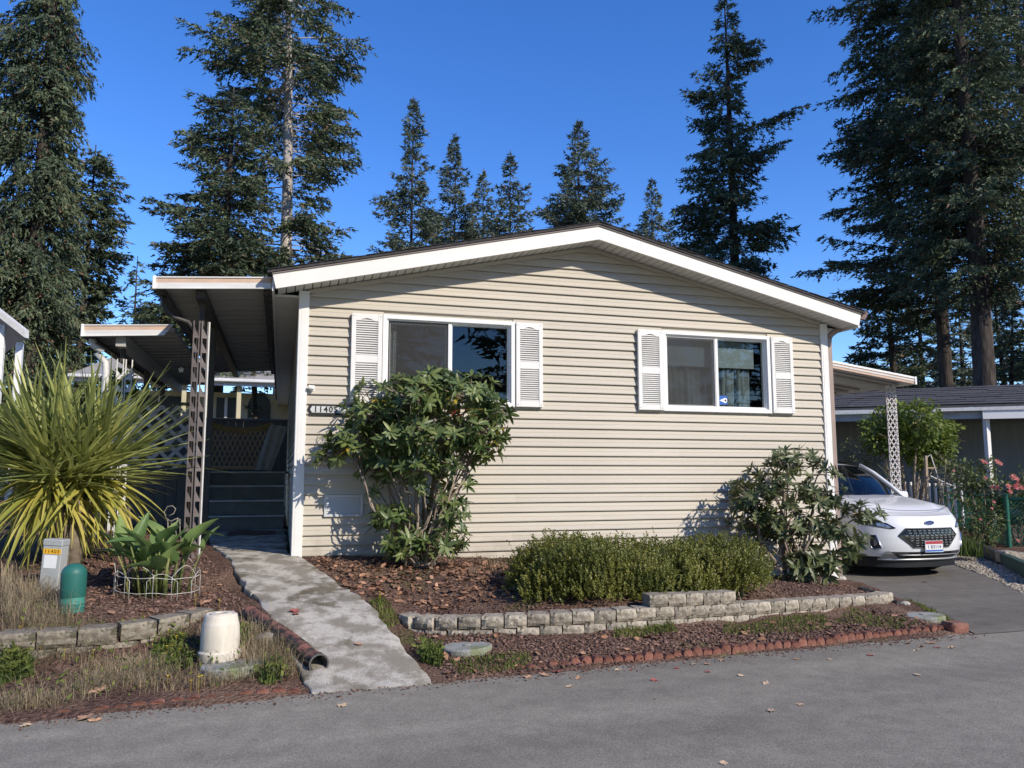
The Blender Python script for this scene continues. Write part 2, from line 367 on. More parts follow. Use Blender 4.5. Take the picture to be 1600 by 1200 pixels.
def groundmat():
    m, nt, bs, N, L = nodes_of('garden_soil'); bs.inputs['Roughness'].default_value = .95; bs.inputs['Specular IOR Level'].default_value = .1
    tc = N('ShaderNodeTexCoord'); v = tc.outputs['Object']
    def noise(s, d=6):
        n = N('ShaderNodeTexNoise'); n.inputs['Scale'].default_value = s; n.inputs['Detail'].default_value = d; L(v, n.inputs['Vector']); return n.outputs[0]
    def ramp(src, a, ca, b, cb):
        r = N('ShaderNodeValToRGB'); r.color_ramp.elements[0].position = a; r.color_ramp.elements[1].position = b; r.color_ramp.elements[0].color = rgb(ca); r.color_ramp.elements[1].color = rgb(cb); L(src, r.inputs[0]); return r.outputs[0]
    def mix(f, a, b):
        x = N('ShaderNodeMix'); x.data_type='RGBA'; L(f, x.inputs[0]); L(a, x.inputs[6]); L(b, x.inputs[7]); return x.outputs[2]
    bark = ramp(noise(38,8), .32, (.045,.026,.020), .68, (.20,.125,.095))
    litter = ramp(noise(60,4), .35, (.10,.06,.045), .65, (.30,.20,.14))
    moss = ramp(noise(50,5), .3, (.05,.06,.02), .7, (.16,.17,.06))
    a = mix(ramp(noise(1.6,5), .48, (0,0,0), .64, (1,1,1)), bark, litter)
    b = mix(ramp(noise(1.1,6), .60, (0,0,0), .70, (.8,.8,.8)), a, moss)
    L(b, bs.inputs['Base Color'])
    vo = N('ShaderNodeTexVoronoi'); vo.inputs['Scale'].default_value = 34; L(v, vo.inputs['Vector'])
    ad = N('ShaderNodeMath'); ad.operation='ADD'; L(vo.outputs[0], ad.inputs[0]); L(noise(90,4), ad.inputs[1])
    bp = N('ShaderNodeBump'); bp.inputs['Distance'].default_value = .02; L(ad.outputs[0], bp.inputs['Height']); L(bp.outputs[0], bs.inputs['Normal'])
    return m
ground = obj_from('ground', mesh_np('ground', V, F, groundmat(), True)); tag(ground, kind='structure')

def asphaltmat(name, c, c2, patch):
    m, nt, bs, N, L = nodes_of(name); bs.inputs['Roughness'].default_value = .88; bs.inputs['Specular IOR Level'].default_value = .25
    tc = N('ShaderNodeTexCoord'); v = tc.outputs['Object']
    def noise(s, d, st=None):
        n = N('ShaderNodeTexNoise'); n.inputs['Scale'].default_value = s; n.inputs['Detail'].default_value = d
        if st:
            mp = N('ShaderNodeMapping'); mp.inputs['Scale'].default_value = st; mp.inputs['Rotation'].default_value = (0,0,R(-3.4)); L(v, mp.inputs[0]); L(mp.outputs[0], n.inputs['Vector'])
        else: L(v, n.inputs['Vector'])
        return n.outputs[0]
    def ramp(src, a, ca, b, cb):
        r = N('ShaderNodeValToRGB'); r.color_ramp.elements[0].position = a; r.color_ramp.elements[1].position = b; r.color_ramp.elements[0].color = rgb(ca); r.color_ramp.elements[1].color = rgb(cb); L(src, r.inputs[0]); return r.outputs[0]
    def mul(a, b):
        x = N('ShaderNodeMix'); x.data_type='RGBA'; x.blend_type='MULTIPLY'; x.inputs[0].default_value = 1; L(a, x.inputs[6]); L(b, x.inputs[7]); return x.outputs[2]
    base = ramp(noise(95,5), .32, c, .68, c2)
    big = ramp(noise(.8,6,(.30,1.9,1)), .32, patch, .68, (1.12,1.11,1.09))
    mid = ramp(noise(6,6), .3, (.86,.86,.86), .7, (1.1,1.1,1.1))
    grit = ramp(noise(210,2), .60, (1,1,1), .72, (1.8,1.76,1.7))
    vo = N('ShaderNodeTexVoronoi'); vo.feature = 'DISTANCE_TO_EDGE'; vo.inputs['Scale'].default_value = .55
    nv = N('ShaderNodeTexNoise'); nv.inputs['Scale'].default_value = 2.2; nv.inputs['Detail'].default_value = 7; L(v, nv.inputs['Vector']); vm = N('ShaderNodeVectorMath'); vm.operation = 'MULTIPLY_ADD'; vm.inputs[1].default_value = (1.1,1.1,0); L(nv.outputs['Color'], vm.inputs[0]); L(v, vm.inputs[2]); L(vm.outputs[0], vo.inputs['Vector'])
    crack = ramp(vo.outputs[0], .0, (.90,.90,.90), .005, (1,1,1)); stain = ramp(noise(1.3,4), .60, (1,1,1), .74, (.86,.86,.85))
    L(mul(mul(mul(mul(mul(base,big),mid),grit),crack),stain), bs.inputs['Base Color'])
    bp = N('ShaderNodeBump'); bp.inputs['Distance'].default_value = .006; L(noise(150,3), bp.inputs['Height']); L(bp.outputs[0], bs.inputs['Normal'])
    return m
asphalt = asphaltmat('asphalt', (.185,.171,.141), (.315,.292,.242), (.78,.78,.78))
asphalt2 = asphaltmat('asphalt_drive', (.120,.110,.092), (.225,.206,.175), (.76,.76,.76))
# road: slightly ragged edge towards the gardens
b = B(); rows = []
xs = list(np.concatenate([np.linspace(-160,-8,20), np.arange(-7.9,13,.08), np.linspace(13.1,160,20)]))
rr = random.Random(5); wob = 0
P0 = []; P1 = []; P2 = []
for x in xs:
    wob = wob*.8 + rr.uniform(-.012,.012)
    P0.append((x, edge_y(x)+wob, .002)); P1.append((x, edge_y(x)-.25, .006)); P2.append((x, -19, .006))
b.grid([P2, P1, P0]); road = b.build('road', asphalt); tag(road, kind='structure')
b = B(); rows = []
for y in np.concatenate([np.arange(-3.18,4,.15), np.linspace(4.1,14,8)]):
    l, r_ = np.interp(y,DLY,DLX), np.interp(y,DRY,DRX); wob = rr.uniform(-.02,.02)
    rows.append([(l+(r_-l)*k/8+(wob if k==0 else 0), y, float(drive_z(y))) for k in range(9)])
b.grid(rows); tag(b.build('driveway', asphalt2), kind='structure')

# concrete walk: a parent sheet of bedding and three cast slabs with open joints
def concmat(name, c, c2, stain, moss):
    m, nt, bs, N, L = nodes_of(name); bs.inputs['Roughness'].default_value = .9; bs.inputs['Specular IOR Level'].default_value = .2
    tc = N('ShaderNodeTexCoord'); v = tc.outputs['Object']
    def noise(s, d):
        n = N('ShaderNodeTexNoise'); n.inputs['Scale'].default_value = s; n.inputs['Detail'].default_value = d; n.inputs['Roughness'].default_value = .65; L(v, n.inputs['Vector']); return n.outputs[0]
    def ramp(src, a, ca, b_, cb):
        r = N('ShaderNodeValToRGB'); r.color_ramp.elements[0].position = a; r.color_ramp.elements[1].position = b_; r.color_ramp.elements[0].color = rgb(ca); r.color_ramp.elements[1].color = rgb(cb); L(src, r.inputs[0]); return r.outputs[0]
    def mix(f, a, b_):
        x = N('ShaderNodeMix'); x.data_type='RGBA'; L(f, x.inputs[0]); L(a, x.inputs[6]); L(b_, x.inputs[7]); return x.outputs[2]
    a = ramp(noise(70,6), .3, c, .7, c2)
    st = ramp(noise(150,4), .35, stain, .7, tuple(k*1.6 for k in stain))
    q = mix(ramp(noise(3.4,9), .44, (0,0,0), .56, (.9,.9,.9)), a, st)
    ms = ramp(noise(90,4), .3, moss, .7, tuple(k*1.9 for k in moss))
    q = mix(ramp(noise(2.1,10), .55, (0,0,0), .63, (.85,.85,.85)), q, ms)
    L(q, bs.inputs['Base Color'])
    bp = N('ShaderNodeBump'); bp.inputs['Distance'].default_value = .012; L(noise(80,6), bp.inputs['Height']); L(bp.outputs[0], bs.inputs['Normal'])
    return m
concrete = concmat('walk_concrete', (.43,.40,.34), (.63,.59,.51), (.20,.178,.14), (.090,.075,.045))
lidconc = concmat('lid_concrete', (.30,.30,.275), (.42,.42,.39), (.22,.23,.19), (.15,.17,.08))
walk = bpy.data.objects.new('walkway', None); COL.objects.link(walk); tag(walk, kind='structure')
def slab(y0, y1):
    b = B(); ys = list(np.arange(y0, y1, .09)) + [y1]; top = []; wobl = wobr = 0
    for y in ys:
        wobl = wobl*.7 + rr.uniform(-.02,.02); wobr = wobr*.7 + rr.uniform(-.022,.022)
        l, r_, z = np.interp(y,WY,WL)+wobl, np.interp(y,WY,WR)+wobr, np.interp(y,WY,WZ)
        pts = [(l-.004,y,z-.09),(l,y,z-.012)]
        for k in range(7): pts.append((l+.012+(r_-l-.024)*k/6, y, z+rr.uniform(-.003,.003)+(.0)))
        pts += [(r_,y,z-.012),(r_+.004,y,z-.09)]
        top.append(pts)
    b.grid(top)
    for row in (top[0], top[-1]): b.add(row, [tuple(range(len(row)))])
    return b.build('slab', concrete, walk, True, autosmooth=45)
slab(-3.44,-1.36); slab(-1.345,.12); slab(.135,4.3)
# ------------------------------------------------------------------ the house
HW = 7.1; HC = 3.55; SL = .231; OH = .38; HD = 15.0
def rake(x): return 4.405 - SL*abs(x-HC)            # underside of the gable fascia
house = thing('manufactured_house', (HC, 0, 0), 'beige manufactured home with white gable trim, two shuttered windows and vinyl lap siding', 'house')
WINS = [(.93, 2.55), (4.56, 6.18)]; WZ0, WZ1 = 2.305, 3.365
# backing wall with real openings
b = B(); y0, y1 = .0, .11
xs = [.02, WINS[0][0], WINS[0][1], WINS[1][0], WINS[1][1], HW-.02]
for i in range(5):
    a, c = xs[i], xs[i+1]
    top = lambda x: rake(x)+.0
    if i in (1,3):
        b.box(a,c,y0,y1,-.1,WZ0); zs = WZ1
    else: zs = -.1
    poly = [(a,y0,zs),(c,y0,zs),(c,y0,top(c))] + ([(HC,y0,top(HC))] if a<HC<c else []) + [(a,y0,top(a))]
    b.prism(poly, (0,y1-y0,0))
front = b.build('front_wall', siding, house)
CRS = .1133
def board(x0b, x1b, x0t, x1t, z0, z1, parent, side=None):
    """one lap siding course; side=None: front wall (faces -y), 'L': left wall (faces -x, runs in y)"""
    h = z1-z0
    prof = [(-.002, z0+.001), (-.033, z0), (-.0335, z0+.010), (-.0215, z0+.055), (-.0235, z0+.058), (-.004, z1)]
    prof = [(y, min(z, z1)) for y, z in prof]
    Lp, Rp = [], []
    for y, z in prof:
        t = (z-z0)/h if h > 1e-6 else 0
        xl, xr = x0b+(x0t-x0b)*t, x1b+(x1t-x1b)*t
        Lp.append((xl,y,z)); Rp.append((xr,y,z))
    if side == 'L':
        Lp = [(y, x, z) for x, y, z in Lp]; Rp = [(y, x, z) for x, y, z in Rp]
    bb = B(); n = len(prof)
    if side == 'L': bb.add(Rp+Lp, [(i, i+1, n+i+1, n+i) for i in range(n-1)] + [tuple(range(n))[::-1], tuple(range(n,2*n))])
    else: bb.add(Lp+Rp, [(i, i+1, n+i+1, n+i) for i in range(n-1)] + [tuple(range(n))[::-1], tuple(range(n,2*n))])
    return bb.build('siding_board', siding, parent, origin=(Lp[0][0], Lp[0][1], z0))
k0 = 3.306 - CRS*28
for k in range(41):
    z0 = k0+CRS*k; z1 = z0+CRS
    def lim(z):   # gable clip
        if z <= rake(0)-.0: return (.07, HW-.07)
        dx = (4.405-z)/SL; return (max(.07,HC-dx), min(HW-.07,HC+dx))
    if z0 > 4.37: break
    zt = min(z1, 4.398); (a0,c0),(a1,c1) = lim(z0), lim(zt)
    cuts = []
    for (wa,wb) in WINS:
        if z1 > WZ0+.01 and z0 < WZ1-.01: cuts.append((wa+.01, wb-.01))
    segs = []; cur0, cur1 = a0, a1
    for (wa,wb) in cuts:
        segs.append((cur0, wa, cur1, wa)); cur0 = cur1 = wb
    segs.append((cur0, c0, cur1, c1))
    for s in segs:
        x0b,x1b,x0t,x1t = s; zz0, zz1 = z0, zt
        if x1b-x0b > 5.5 and rng.random() < .6:     # courses come in lengths, lapped at a joint
            j = rng.uniform(2.0, 5.2); board(x0b, j, x0t, j, zz0, zz1, front); board(j-.001, x1b, j-.001, x1t, zz0+.0006, zz1, front)
        else: board(x0b,x1b,x0t,x1t,zz0,zz1,front)
# side and back walls
b = B(); b.box(.02,.11,.112,HD,-.1,3.52); lw = b.build('side_wall', siding, house)
for k in range(30):
    z0 = k0+CRS*k
    if z0+CRS < 3.56: board(.07, 11.0, .07, 11.0, z0, z0+CRS, lw, 'L')
b = B(); b.box(HW-.11,HW-.02,.112,HD,-.1,3.52); b.build('side_wall', siding, house)
b = B(); b.prism([(.11,HD-.1,-.1),(HW-.11,HD-.1,-.1),(HW-.11,HD-.1,3.5),(HC,HD-.1,4.3),(.11,HD-.1,3.5)],(0,.09,0)); b.build('back_wall', siding, house)
# corner trims
for (x0,x1,xs_) in ((-.03,.085,-1),(HW-.085,HW+.03,1)):
    b = B(); zt = rake(x0 if xs_<0 else x1)-.0
    b.cbox(x0,x1,-.046,.0,-.05,rake(.03)+.0,.004)
    if xs_<0: b.cbox(-.034,-.002,-.0,.085,-.05,rake(.0)-.004,.004)
    else: b.cbox(HW+.002,HW+.034,-.0,.085,-.05,rake(.0)-.004,.004)
    b.cbox((x0+x1)/2-.002+.028*(-xs_*-1 if xs_<0 else -1)*1,(x0+x1)/2+.004+.028*(1 if xs_<0 else -1),-.0485,-.043,-.05,rake(.03)-.002,.001)
    b.build('corner_trim', trimw, house)
# gable fascia: two boards mitred at the ridge, cut square at the eaves
def rakeboard(sgn, y0, y1, lo, hi, xo, name, mat, parent):
    f = lambda x: HC+sgn*x
    e = xo; p = [(f(0),y0,rake(HC)+lo),(f(e-lo*SL*0),y0,rake(HC)-SL*e+lo),(f(e+(hi-lo)*SL),y0,rake(HC)-SL*e+hi-(hi-lo)*SL*SL),(f(0),y0,rake(HC)+hi)]
    b = B(); b.prism(p,(0,y1-y0,0)); return b.build(name, mat, parent)
for s in (-1,1): rakeboard(s,-OH,-OH+.035,0,.168,3.835,'fascia_board',fasciaw,house)
# roof: deck, shingle layer, drip edges
roof = None
b = B()
for s in (-1,1):
    f = lambda x: HC+s*x
    b.prism([(f(.0),-OH-.03,rake(HC)+.187),(f(3.93),-OH-.03,rake(HC)+.187-SL*3.93),(f(3.93),-OH-.03,rake(HC)+.210-SL*3.93),(f(0),-OH-.03,rake(HC)+.214)],(0,HD+.7,0))
roof = b.build('roof', shingle, house)
for s in (-1,1): rakeboard(s,-OH-.016,-OH+.02,.1685,.185,3.88,'drip_edge',drip,roof)
b = B(); rr2 = random.Random(3)
b.prism([(HC-.16,-OH-.04,rake(HC)+.224-.16*SL),(HC,-OH-.04,rake(HC)+.224),(HC+.16,-OH-.04,rake(HC)+.224-.16*SL),(HC+.16,-OH-.04,rake(HC)+.215-.16*SL),(HC,-OH-.04,rake(HC)+.215),(HC-.16,-OH-.04,rake(HC)+.215-.16*SL)],(0,HD+.7,0)); b.build('ridge_cap', shingle, roof)
# starter shingles at the rake, each one a piece
for s in (-1,1):
    n = 26
    for i in range(n):
        x0 = 3.93*i/n; x1 = 3.93*(i+1)/n-.006; dz = rr2.uniform(0,.005); yo = -OH-.034-rr2.uniform(0,.012)
        f = lambda x: HC+s*x
        b = B(); b.prism([(f(x0),yo,rake(HC)+.215-SL*x0+dz),(f(x1),yo,rake(HC)+.215-SL*x1+dz+.004),(f(x1),yo,rake(HC)+.221-SL*x1+dz+.004),(f(x0),yo,rake(HC)+.221-SL*x0+dz)],(0,.3,0))
        b.build('shingle', shingle, roof, origin=(f(x0),yo,rake(HC)))
# gable soffit in narrow panels, and the eave soffits
for s in (-1,1):
    n = 40; wdt = 3.82/n
    for i in range(n):
        x0 = wdt*i+.006; x1 = wdt*(i+1)-.006; f = lambda x: HC+s*x
        b = B(); b.prism([(f(x0),-OH+.035,rake(HC)-SL*x0+.012),(f(x1),-OH+.035,rake(HC)-SL*x1+.012),(f(x1),-OH+.035,rake(HC)-SL*x1+.022),(f(x0),-OH+.035,rake(HC)-SL*x0+.022)],(0,OH-.04,0))
        b.build('soffit_panel', soffitm, house, origin=(f(x0),-.2,rake(HC)-SL*x0))
b = B()
for s in (-1,1):
    f = lambda x: HC+s*x
    b.prism([(f(0),-OH+.04,rake(HC)+.024),(f(3.8),-OH+.04,rake(HC)+.024-SL*3.8),(f(3.8),-OH+.04,rake(HC)+.05-SL*3.8),(f(0),-OH+.04,rake(HC)+.05)],(0,OH-.06,0))
b.build('soffit_backing', darkm, house)
for s in (-1,1): rakeboard(s,-.042,-.003,-.045,.004,3.46,'frieze_trim',siding,house)
b = B(); b.box(-.30,-.03,.002,HD,3.515,3.54); b.build('eave_soffit', soffitm, house)
b = B(); b.box(HW+.03,HW+.30,.002,HD,3.515,3.54); b.build('eave_soffit', soffitm, house)
b = B(); b.box(-.325,-.302,-.34,HD,3.50,3.67); b.build('eave_fascia', trimw, house)
b = B(); b.box(HW+.302,HW+.325,-.34,HD,3.50,3.67); b.build('eave_fascia', trimw, house)
# gutter and downspout on the right
b = B(); gp = [(HW+.33,3.62),(HW+.33,3.72),(HW+.45,3.73),(HW+.45,3.70),(HW+.43,3.64),(HW+.40,3.615)]
b.prism([(x,-.36,z) for x,z in gp],(0,HD,0)); g = b.build('gutter', brownm, house)
b = B(); pts = [(HW+.31,.02,3.60),(HW+.29,.0,3.56),(HW+.12,-.01,3.45),(HW+.075,-.01,3.40),(HW+.07,-.01,3.2),(HW+.07,-.01,.12)]
for i in range(len(pts)-1):
    b.beam(pts[i],pts[i+1],.065,.05,(0,1,0))
b.build('downspout', taupem, house)

# windows
def ring(b, x0,x1,z0,z1,w,ya,yb,c=.004):
    b.cbox(x0,x1,ya,yb,z1-w,z1,c); b.cbox(x0,x1,ya,yb,z0,z0+w,c)
    b.cbox(x0,x0+w,ya+.0005,yb-.0005,z0+w-.002,z1-w+.002,c); b.cbox(x1-w,x1,ya+.0005,yb-.0005,z0+w-.002,z1-w+.002,c)
def window(i, x0, x1):
    z0, z1 = WZ0, WZ1; xm = (x0+x1)/2-.015
    w = bpy.data.objects.new('window', None); w.location = (x0,0,z0); link(w, house)
    b = B(); ring(b,x0,x1,z0,z1,.05,-.060,.05); ring(b,x0+.045,x1-.045,z0+.045,z1-.045,.022,-.034,.06,.003); b.build('frame', vinylw, w)
    b = B(); b.cbox(xm-.008,xm+.034,-.030,.04,z0+.066,z1-.066,.003); b.build('mullion', vinylw, w)
    b = B(); ring(b,xm+.030,x1-.066,z0+.066,z1-.066,.016,-.012,.05,.003); b.build('sash', vinylw, w)
    b = B(); ring(b,x0+.066,xm-.004,z0+.066,z1-.066,.014,-.024,-.010,.002); b.build('screen_frame', [blackp,vinylw][0] if i==0 else trimw, w)
    b = B(); ring(b,x0+.068,xm-.004,z0+.068,z1-.068,.028,-.004,.05,.003); b.build('sash', trimw, w)
    b = B(); b.add([(x0+.08,-.017,z0+.08),(xm-.018,-.017,z0+.08),(xm-.018,-.017,z1-.08),(x0+.08,-.017,z1-.08)],[(0,1,2,3)]); b.build('insect_screen', screenm, w)
    b = B(); b.box(x0+.09,xm-.03,.02,.024,z0+.09,z1-.09); b.build('pane', glass, w)
    b = B(); b.box(xm+.044,x1-.08,.012,.016,z0+.08,z1-.08); b.build('pane', glass, w)
    return w, xm
w1, xm1 = window(0, *WINS[0]); w2, xm2 = window(1, *WINS[1])
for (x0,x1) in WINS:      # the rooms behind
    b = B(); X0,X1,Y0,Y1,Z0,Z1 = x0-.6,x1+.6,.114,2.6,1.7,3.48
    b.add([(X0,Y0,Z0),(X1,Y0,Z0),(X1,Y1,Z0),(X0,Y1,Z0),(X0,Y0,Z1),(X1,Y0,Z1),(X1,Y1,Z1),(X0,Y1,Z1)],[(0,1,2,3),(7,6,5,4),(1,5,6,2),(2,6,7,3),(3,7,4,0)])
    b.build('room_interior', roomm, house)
# lace curtain edge in the left window, blind and curtains in the right one
def drape(name, x0, x1, z0, z1, y, amp, n, mat, par):
    b = B(); P = []
    for z in np.linspace(z0,z1,6):
        P.append([(x0+(x1-x0)*k/n, y+amp*math.sin(k*1.9)+amp*.5*math.sin(k*.7+z*2), z) for k in range(n+1)])
    b.grid(P); return b.build(name, mat, par, True)
lacem = pm('lace', (.62,.62,.60), (.25,.25,.25), 55, .9, contrast=(.45,.55))
drape('curtain', x0:=1.02, 1.11, 2.39, 3.28, .10, .012, 10, lacem, w1)
b = B(); b.box(4.66,6.02,.10,.104,2.94,3.30); b.box(4.66,6.02,.095,.11,2.925,2.942); b.build('roller_blind', blindm, w2)
drape('curtain', 4.60, 5.30, 2.30, 2.98, .16, .025, 26, curtm, w2); drape('curtain', 5.42, 6.0, 2.30, 2.98, .16, .03, 24, curtm, w2)
# security sticker on the right pane
stb = pm('sticker_blue', (.03,.12,.42), None, rough=.4); stw = pm('sticker_white', (.8,.82,.85), None, rough=.4)
sx, sz = xm2+.115, 2.475
b = B(); b.box(sx-.062,sx+.062,.007,.0085,sz-.06,sz+.06); st = b.build('sticker', stb, w2)
b = B(); pts = [(sx+.03+.03*math.cos(a), .0045, sz-.004+.034*math.sin(a)) for a in np.linspace(-2.2,2.2,14)]+[(sx-.058,.0045,sz-.004)]
b.prism(pts,(0,.0015,0)); b.build('emblem', stw, st)
b = B(); b.prism([(sx+.033+.014*math.cos(a), .0028, sz-.004+.014*math.sin(a)) for a in np.linspace(0,6.0,10)],(0,.001,0)); b.build('emblem_dot', inkm, st)

# shutters with louvres
def shutter(x0, x1, z0, z1):
    sh = B(); ya, yb = -.077, -.037; w = .052
    sh.cbox(x0,x0+w,ya,yb,z0,z1,.005); sh.cbox(x1-w,x1,ya,yb,z0,z1,.005)
    zm = z0+(z1-z0)*.485
    sh.cbox(x0+w-.002,x1-w+.002,ya+.001,yb,z0,z0+.075,.005); sh.cbox(x0+w-.002,x1-w+.002,ya+.001,yb,zm-.04,zm+.05,.005)
    xa, xb = x0+w-.002, x1-w+.002; arch = [(xa,ya+.001,z1)]+[(xa+(xb-xa)*t, ya+.001, z1-.085+.032*math.sin(math.pi*min(1,max(0,(t-.15)/.7)))) for t in np.linspace(0,1,13)]+[(xb,ya+.001,z1)]
    sh.prism(arch,(0,yb-ya-.002,0))
    sh.box(x0+.01,x1-.01,-.039,-.0365,z0+.01,z1-.01)
    o = sh.build('shutter', trimw, house)
    lv = B()
    for (a,c) in ((z0+.075,zm-.04),(zm+.05,z1-.06)):
        n = int((c-a)/.0255)
        for i in range(n):
            z = a+(c-a)*(i+.5)/n; lv.beam((xa,-.041,z),(xb,-.041,z),.005,.034,(0,-.78,1.0)) if False else lv.add([(xa,-.075,z-.010),(xb,-.075,z-.010),(xb,-.041,z+.012),(xa,-.041,z+.012),(xa,-.075,z-.0055),(xb,-.075,z-.0055),(xb,-.041,z+.0165),(xa,-.041,z+.0165)],[(0,3,2,1),(4,5,6,7),(0,1,5,4),(1,2,6,5),(2,3,7,6),(3,0,4,7)])
    lv.build('louvres', trimw, o)
    sc = B()
    for sx_ in (x0+.024,x1-.024):
        for sz_ in (z0+.03,z1-.03): sc.lathe([(.0001,0),(.006,0)],(0,0,0),8,False) if False else sc.box(sx_-.005,sx_+.005,ya-.002,ya+.001,sz_-.005,sz_+.005)
    sc.build('screw', pm('screw%d'%int(x0*100),(.45,.45,.43),None) if False else drip, o)
for (x0,x1) in ((.565,.922),(2.558,2.905),(4.20,4.552),(6.188,6.53)): shutter(x0,x1,2.31,3.358)
# skirting vents
ventm = pm('vent_vinyl', (.55,.56,.57), None, rough=.5)
b = B(); ring(b,.31,.745,1.015,1.262,.03,-.050,-.012)
b.box(.33,.73,-.036,-.035,1.03,1.25); v = b.build('vent', ventm, house)
b = B()
for i in range(7):
    z = 1.055+i*.026; b.add([(.34,-.048,z),(.716,-.048,z),(.716,-.037,z+.02),(.34,-.037,z+.02)],[(0,1,2,3)])
b.build('vent_slats', ventm, v)
b = B(); b.cbox(-.028,-.018,.45,.85,.95,1.25,.002); b.build('access_panel', awnw, house)
# grey conduit up the side wall
# ------------------------------------------------------------------ things fixed to the house
sg = thing('house_number_sign', (.33,-.03,2.165), 'black house number sign with pale face reading 11405 beside the corner trim', 'sign')
b = B(); z0,z1 = 2.165,2.287; zm=(z0+z1)/2
b.prism([(.10,-.045,zm),(.13,-.045,z1),(.62,-.045,z1),(.65,-.045,zm),(.62,-.045,z0),(.13,-.045,z0)],(0,.022,0)); b.build('plate', blackp, sg)
b = B(); b.prism([(.128,-.0475,zm),(.148,-.0475,z1-.024),(.602,-.0475,z1-.024),(.622,-.0475,zm),(.602,-.0475,z0+.024),(.148,-.0475,z0+.024)],(0,.002,0)); b.build('face', signw, sg)
digits('digit', '11405', .092, .056, inkm, sg, Matrix.Translation((.30,-.0485,zm-.002)) @ Matrix.Rotation(R(90),4,'X'), bold=.0022)
sc_ = thing('security_camera', (.14,-.03,2.46), 'small white security camera on the siding above the house number', 'camera')
b = B(); b.cbox(.115,.17,-.034,-.02,2.43,2.50,.004); b.build('bracket', vinylw, sc_)
b = B(); b.tube([(.145,-.03,2.455),(.145,-.055,2.46)],.012,8); b.tube([(.10,-.075,2.475),(.155,-.075,2.465),(.165,-.075,2.463)],[.024,.027,.024],14)
b.build('body', vinylw, sc_, True, autosmooth=40)
b = B(); b.tube([(.097,-.075,2.4755),(.101,-.075,2.475)],.018,12); b.build('lens', blackm, sc_)
# wall lantern by the porch
lp = onx(430, 572, -.17)
lan = thing('wall_lantern', (lp.x, lp.y, lp.z), 'dark green carriage lantern on the shaded side wall by the porch', 'lantern')
lanm = pm('lantern_green', (.03,.05,.048), (.05,.075,.07), 20, .5)
b = B(); x,y,z = lp
b.cbox(-.03,-.005,y-.06,y+.06,z+.0,z+.2,.006); b.tube([(-.02,y,z+.15),(-.08,y,z+.2),(x,y,z+.2),(x,y,z+.15)],.012,8); b.build('arm', lanm, lan)
b = B(); b.lathe([(.0,.15),(.03,.145),(.06,.10),(.085,.07),(.085,.06),(.0,.06)],(x,y,z),6,False); b.build('cap', lanm, lan)
b = B()
for k in range(6):
    a = 2*math.pi*k/6; b.beam((x+.07*math.cos(a),y+.07*math.sin(a),z+.06),(x+.055*math.cos(a),y+.055*math.sin(a),z-.13),.009,.009)
b.lathe([(.058,-.13),(.058,-.145),(.02,-.16),(.0,-.16)],(x,y,z),6); b.build('cage', lanm, lan)
b = B(); b.lathe([(.06,.058),(.047,-.128)],(x,y,z),6,False); b.build('lamp_glass', glass, lan)
# ------------------------------------------------------------------ porch awnings, deck and steps on the left
def awning(label, yf, yb, pl_, pr_, thick, pans, cut=0., group=None, stripes=True, capL=True):
    """flat metal awning: pl_/pr_ = (x, z_top) of its outer and inner front corners"""
    (xl,zl),(xr,zr) = pl_, pr_
    t = thing('metal_awning', ((xl+xr)/2, yf, zl-.2), label, 'awning', group)
    n = pans; dy = (yb-yf-.06)/n
    for i in range(n):
        y0 = yf+.05+dy*i; y1 = y0+dy-.012; b = B()
        b.prism([(xl+.03,y0,zl-thick*.55),(xr,y0,zr-thick*.55),(xr,y0,zr-thick*.25),(xl+.03,y0,zl-thick*.25)],(0,y1-y0,0))
        b.prism([(xl+.03,y1-.03,zl-thick*.72),(xr,y1-.03,zr-thick*.72),(xr,y1-.03,zr-thick*.56),(xl+.03,y1-.03,zl-thick*.56)],(0,.018,0))
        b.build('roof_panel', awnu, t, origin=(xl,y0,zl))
    def strip(a, c, yo, mat, nm, x0=xl, x1=xr):
        z0l, z0r = zl-thick*a, zr-thick*a; z1l, z1r = zl-thick*c, zr-thick*c
        b = B(); b.prism([(x0,yf+yo,z1l),(x1-cut*(c),yf+yo,z1r),(x1-cut*a,yf+yo,z0r),(x0,yf+yo,z0l)],(0,.03,0)); return b.build(nm, mat, t)
    strip(0,.10,-.012,awnw,'fascia_strip'); strip(.10,.50,.0,awnp,'fascia_strip'); strip(.50,.93,-.006,awnw,'fascia_strip'); strip(.93,1.,-.016,awnw,'fascia_strip')
    b = B(); b.cbox(xl-.012,xl+.02,yf-.022,yf+.03,zl-thick*1.02,zl+.006,.003); b.build('end_cap', vinylw, t)
    b = B(); b.prism([(xl,yf+.03,zl),(xl,yf+.03,zl-thick),(xl+.10,yf+.03,zl-thick),(xl+.10,yf+.03,zl-thick*.8),(xl+.015,yf+.03,zl-thick*.8),(xl+.015,yf+.03,zl)],(0,yb-yf-.03,0)); b.build('gutter', darkm if stripes else awnw, t)
    return t
def tri_panel(t, p0, ex, h, w, mat, cell=.165, th=.012, flip=False):
    """scroll-cut metal post panel: two rails and a ladder of triangles"""
    p0 = Vector(p0); ex = Vector(ex); nrm = ex.cross(UP); b = B()
    for a in (0, w-.014):
        q = p0+ex*a; b.prism([q, q+ex*.014, q+ex*.014+UP*h, q+UP*h], nrm*th)
    n = int(h/cell)
    for i in range(n):
        z = i*cell; q = p0+UP*z+nrm*.001
        tri = [(.012,0),(w-.012,0),(w-.012,cell*.12),(.012,cell*.72)] if not flip else [(.012,0),(w-.012,0),(w-.012,cell*.72),(.012,cell*.12)]
        b.prism([q+ex*x+UP*zz for x,zz in tri], nrm*(th-.002))
    return b.build('post_panel', mat, t)
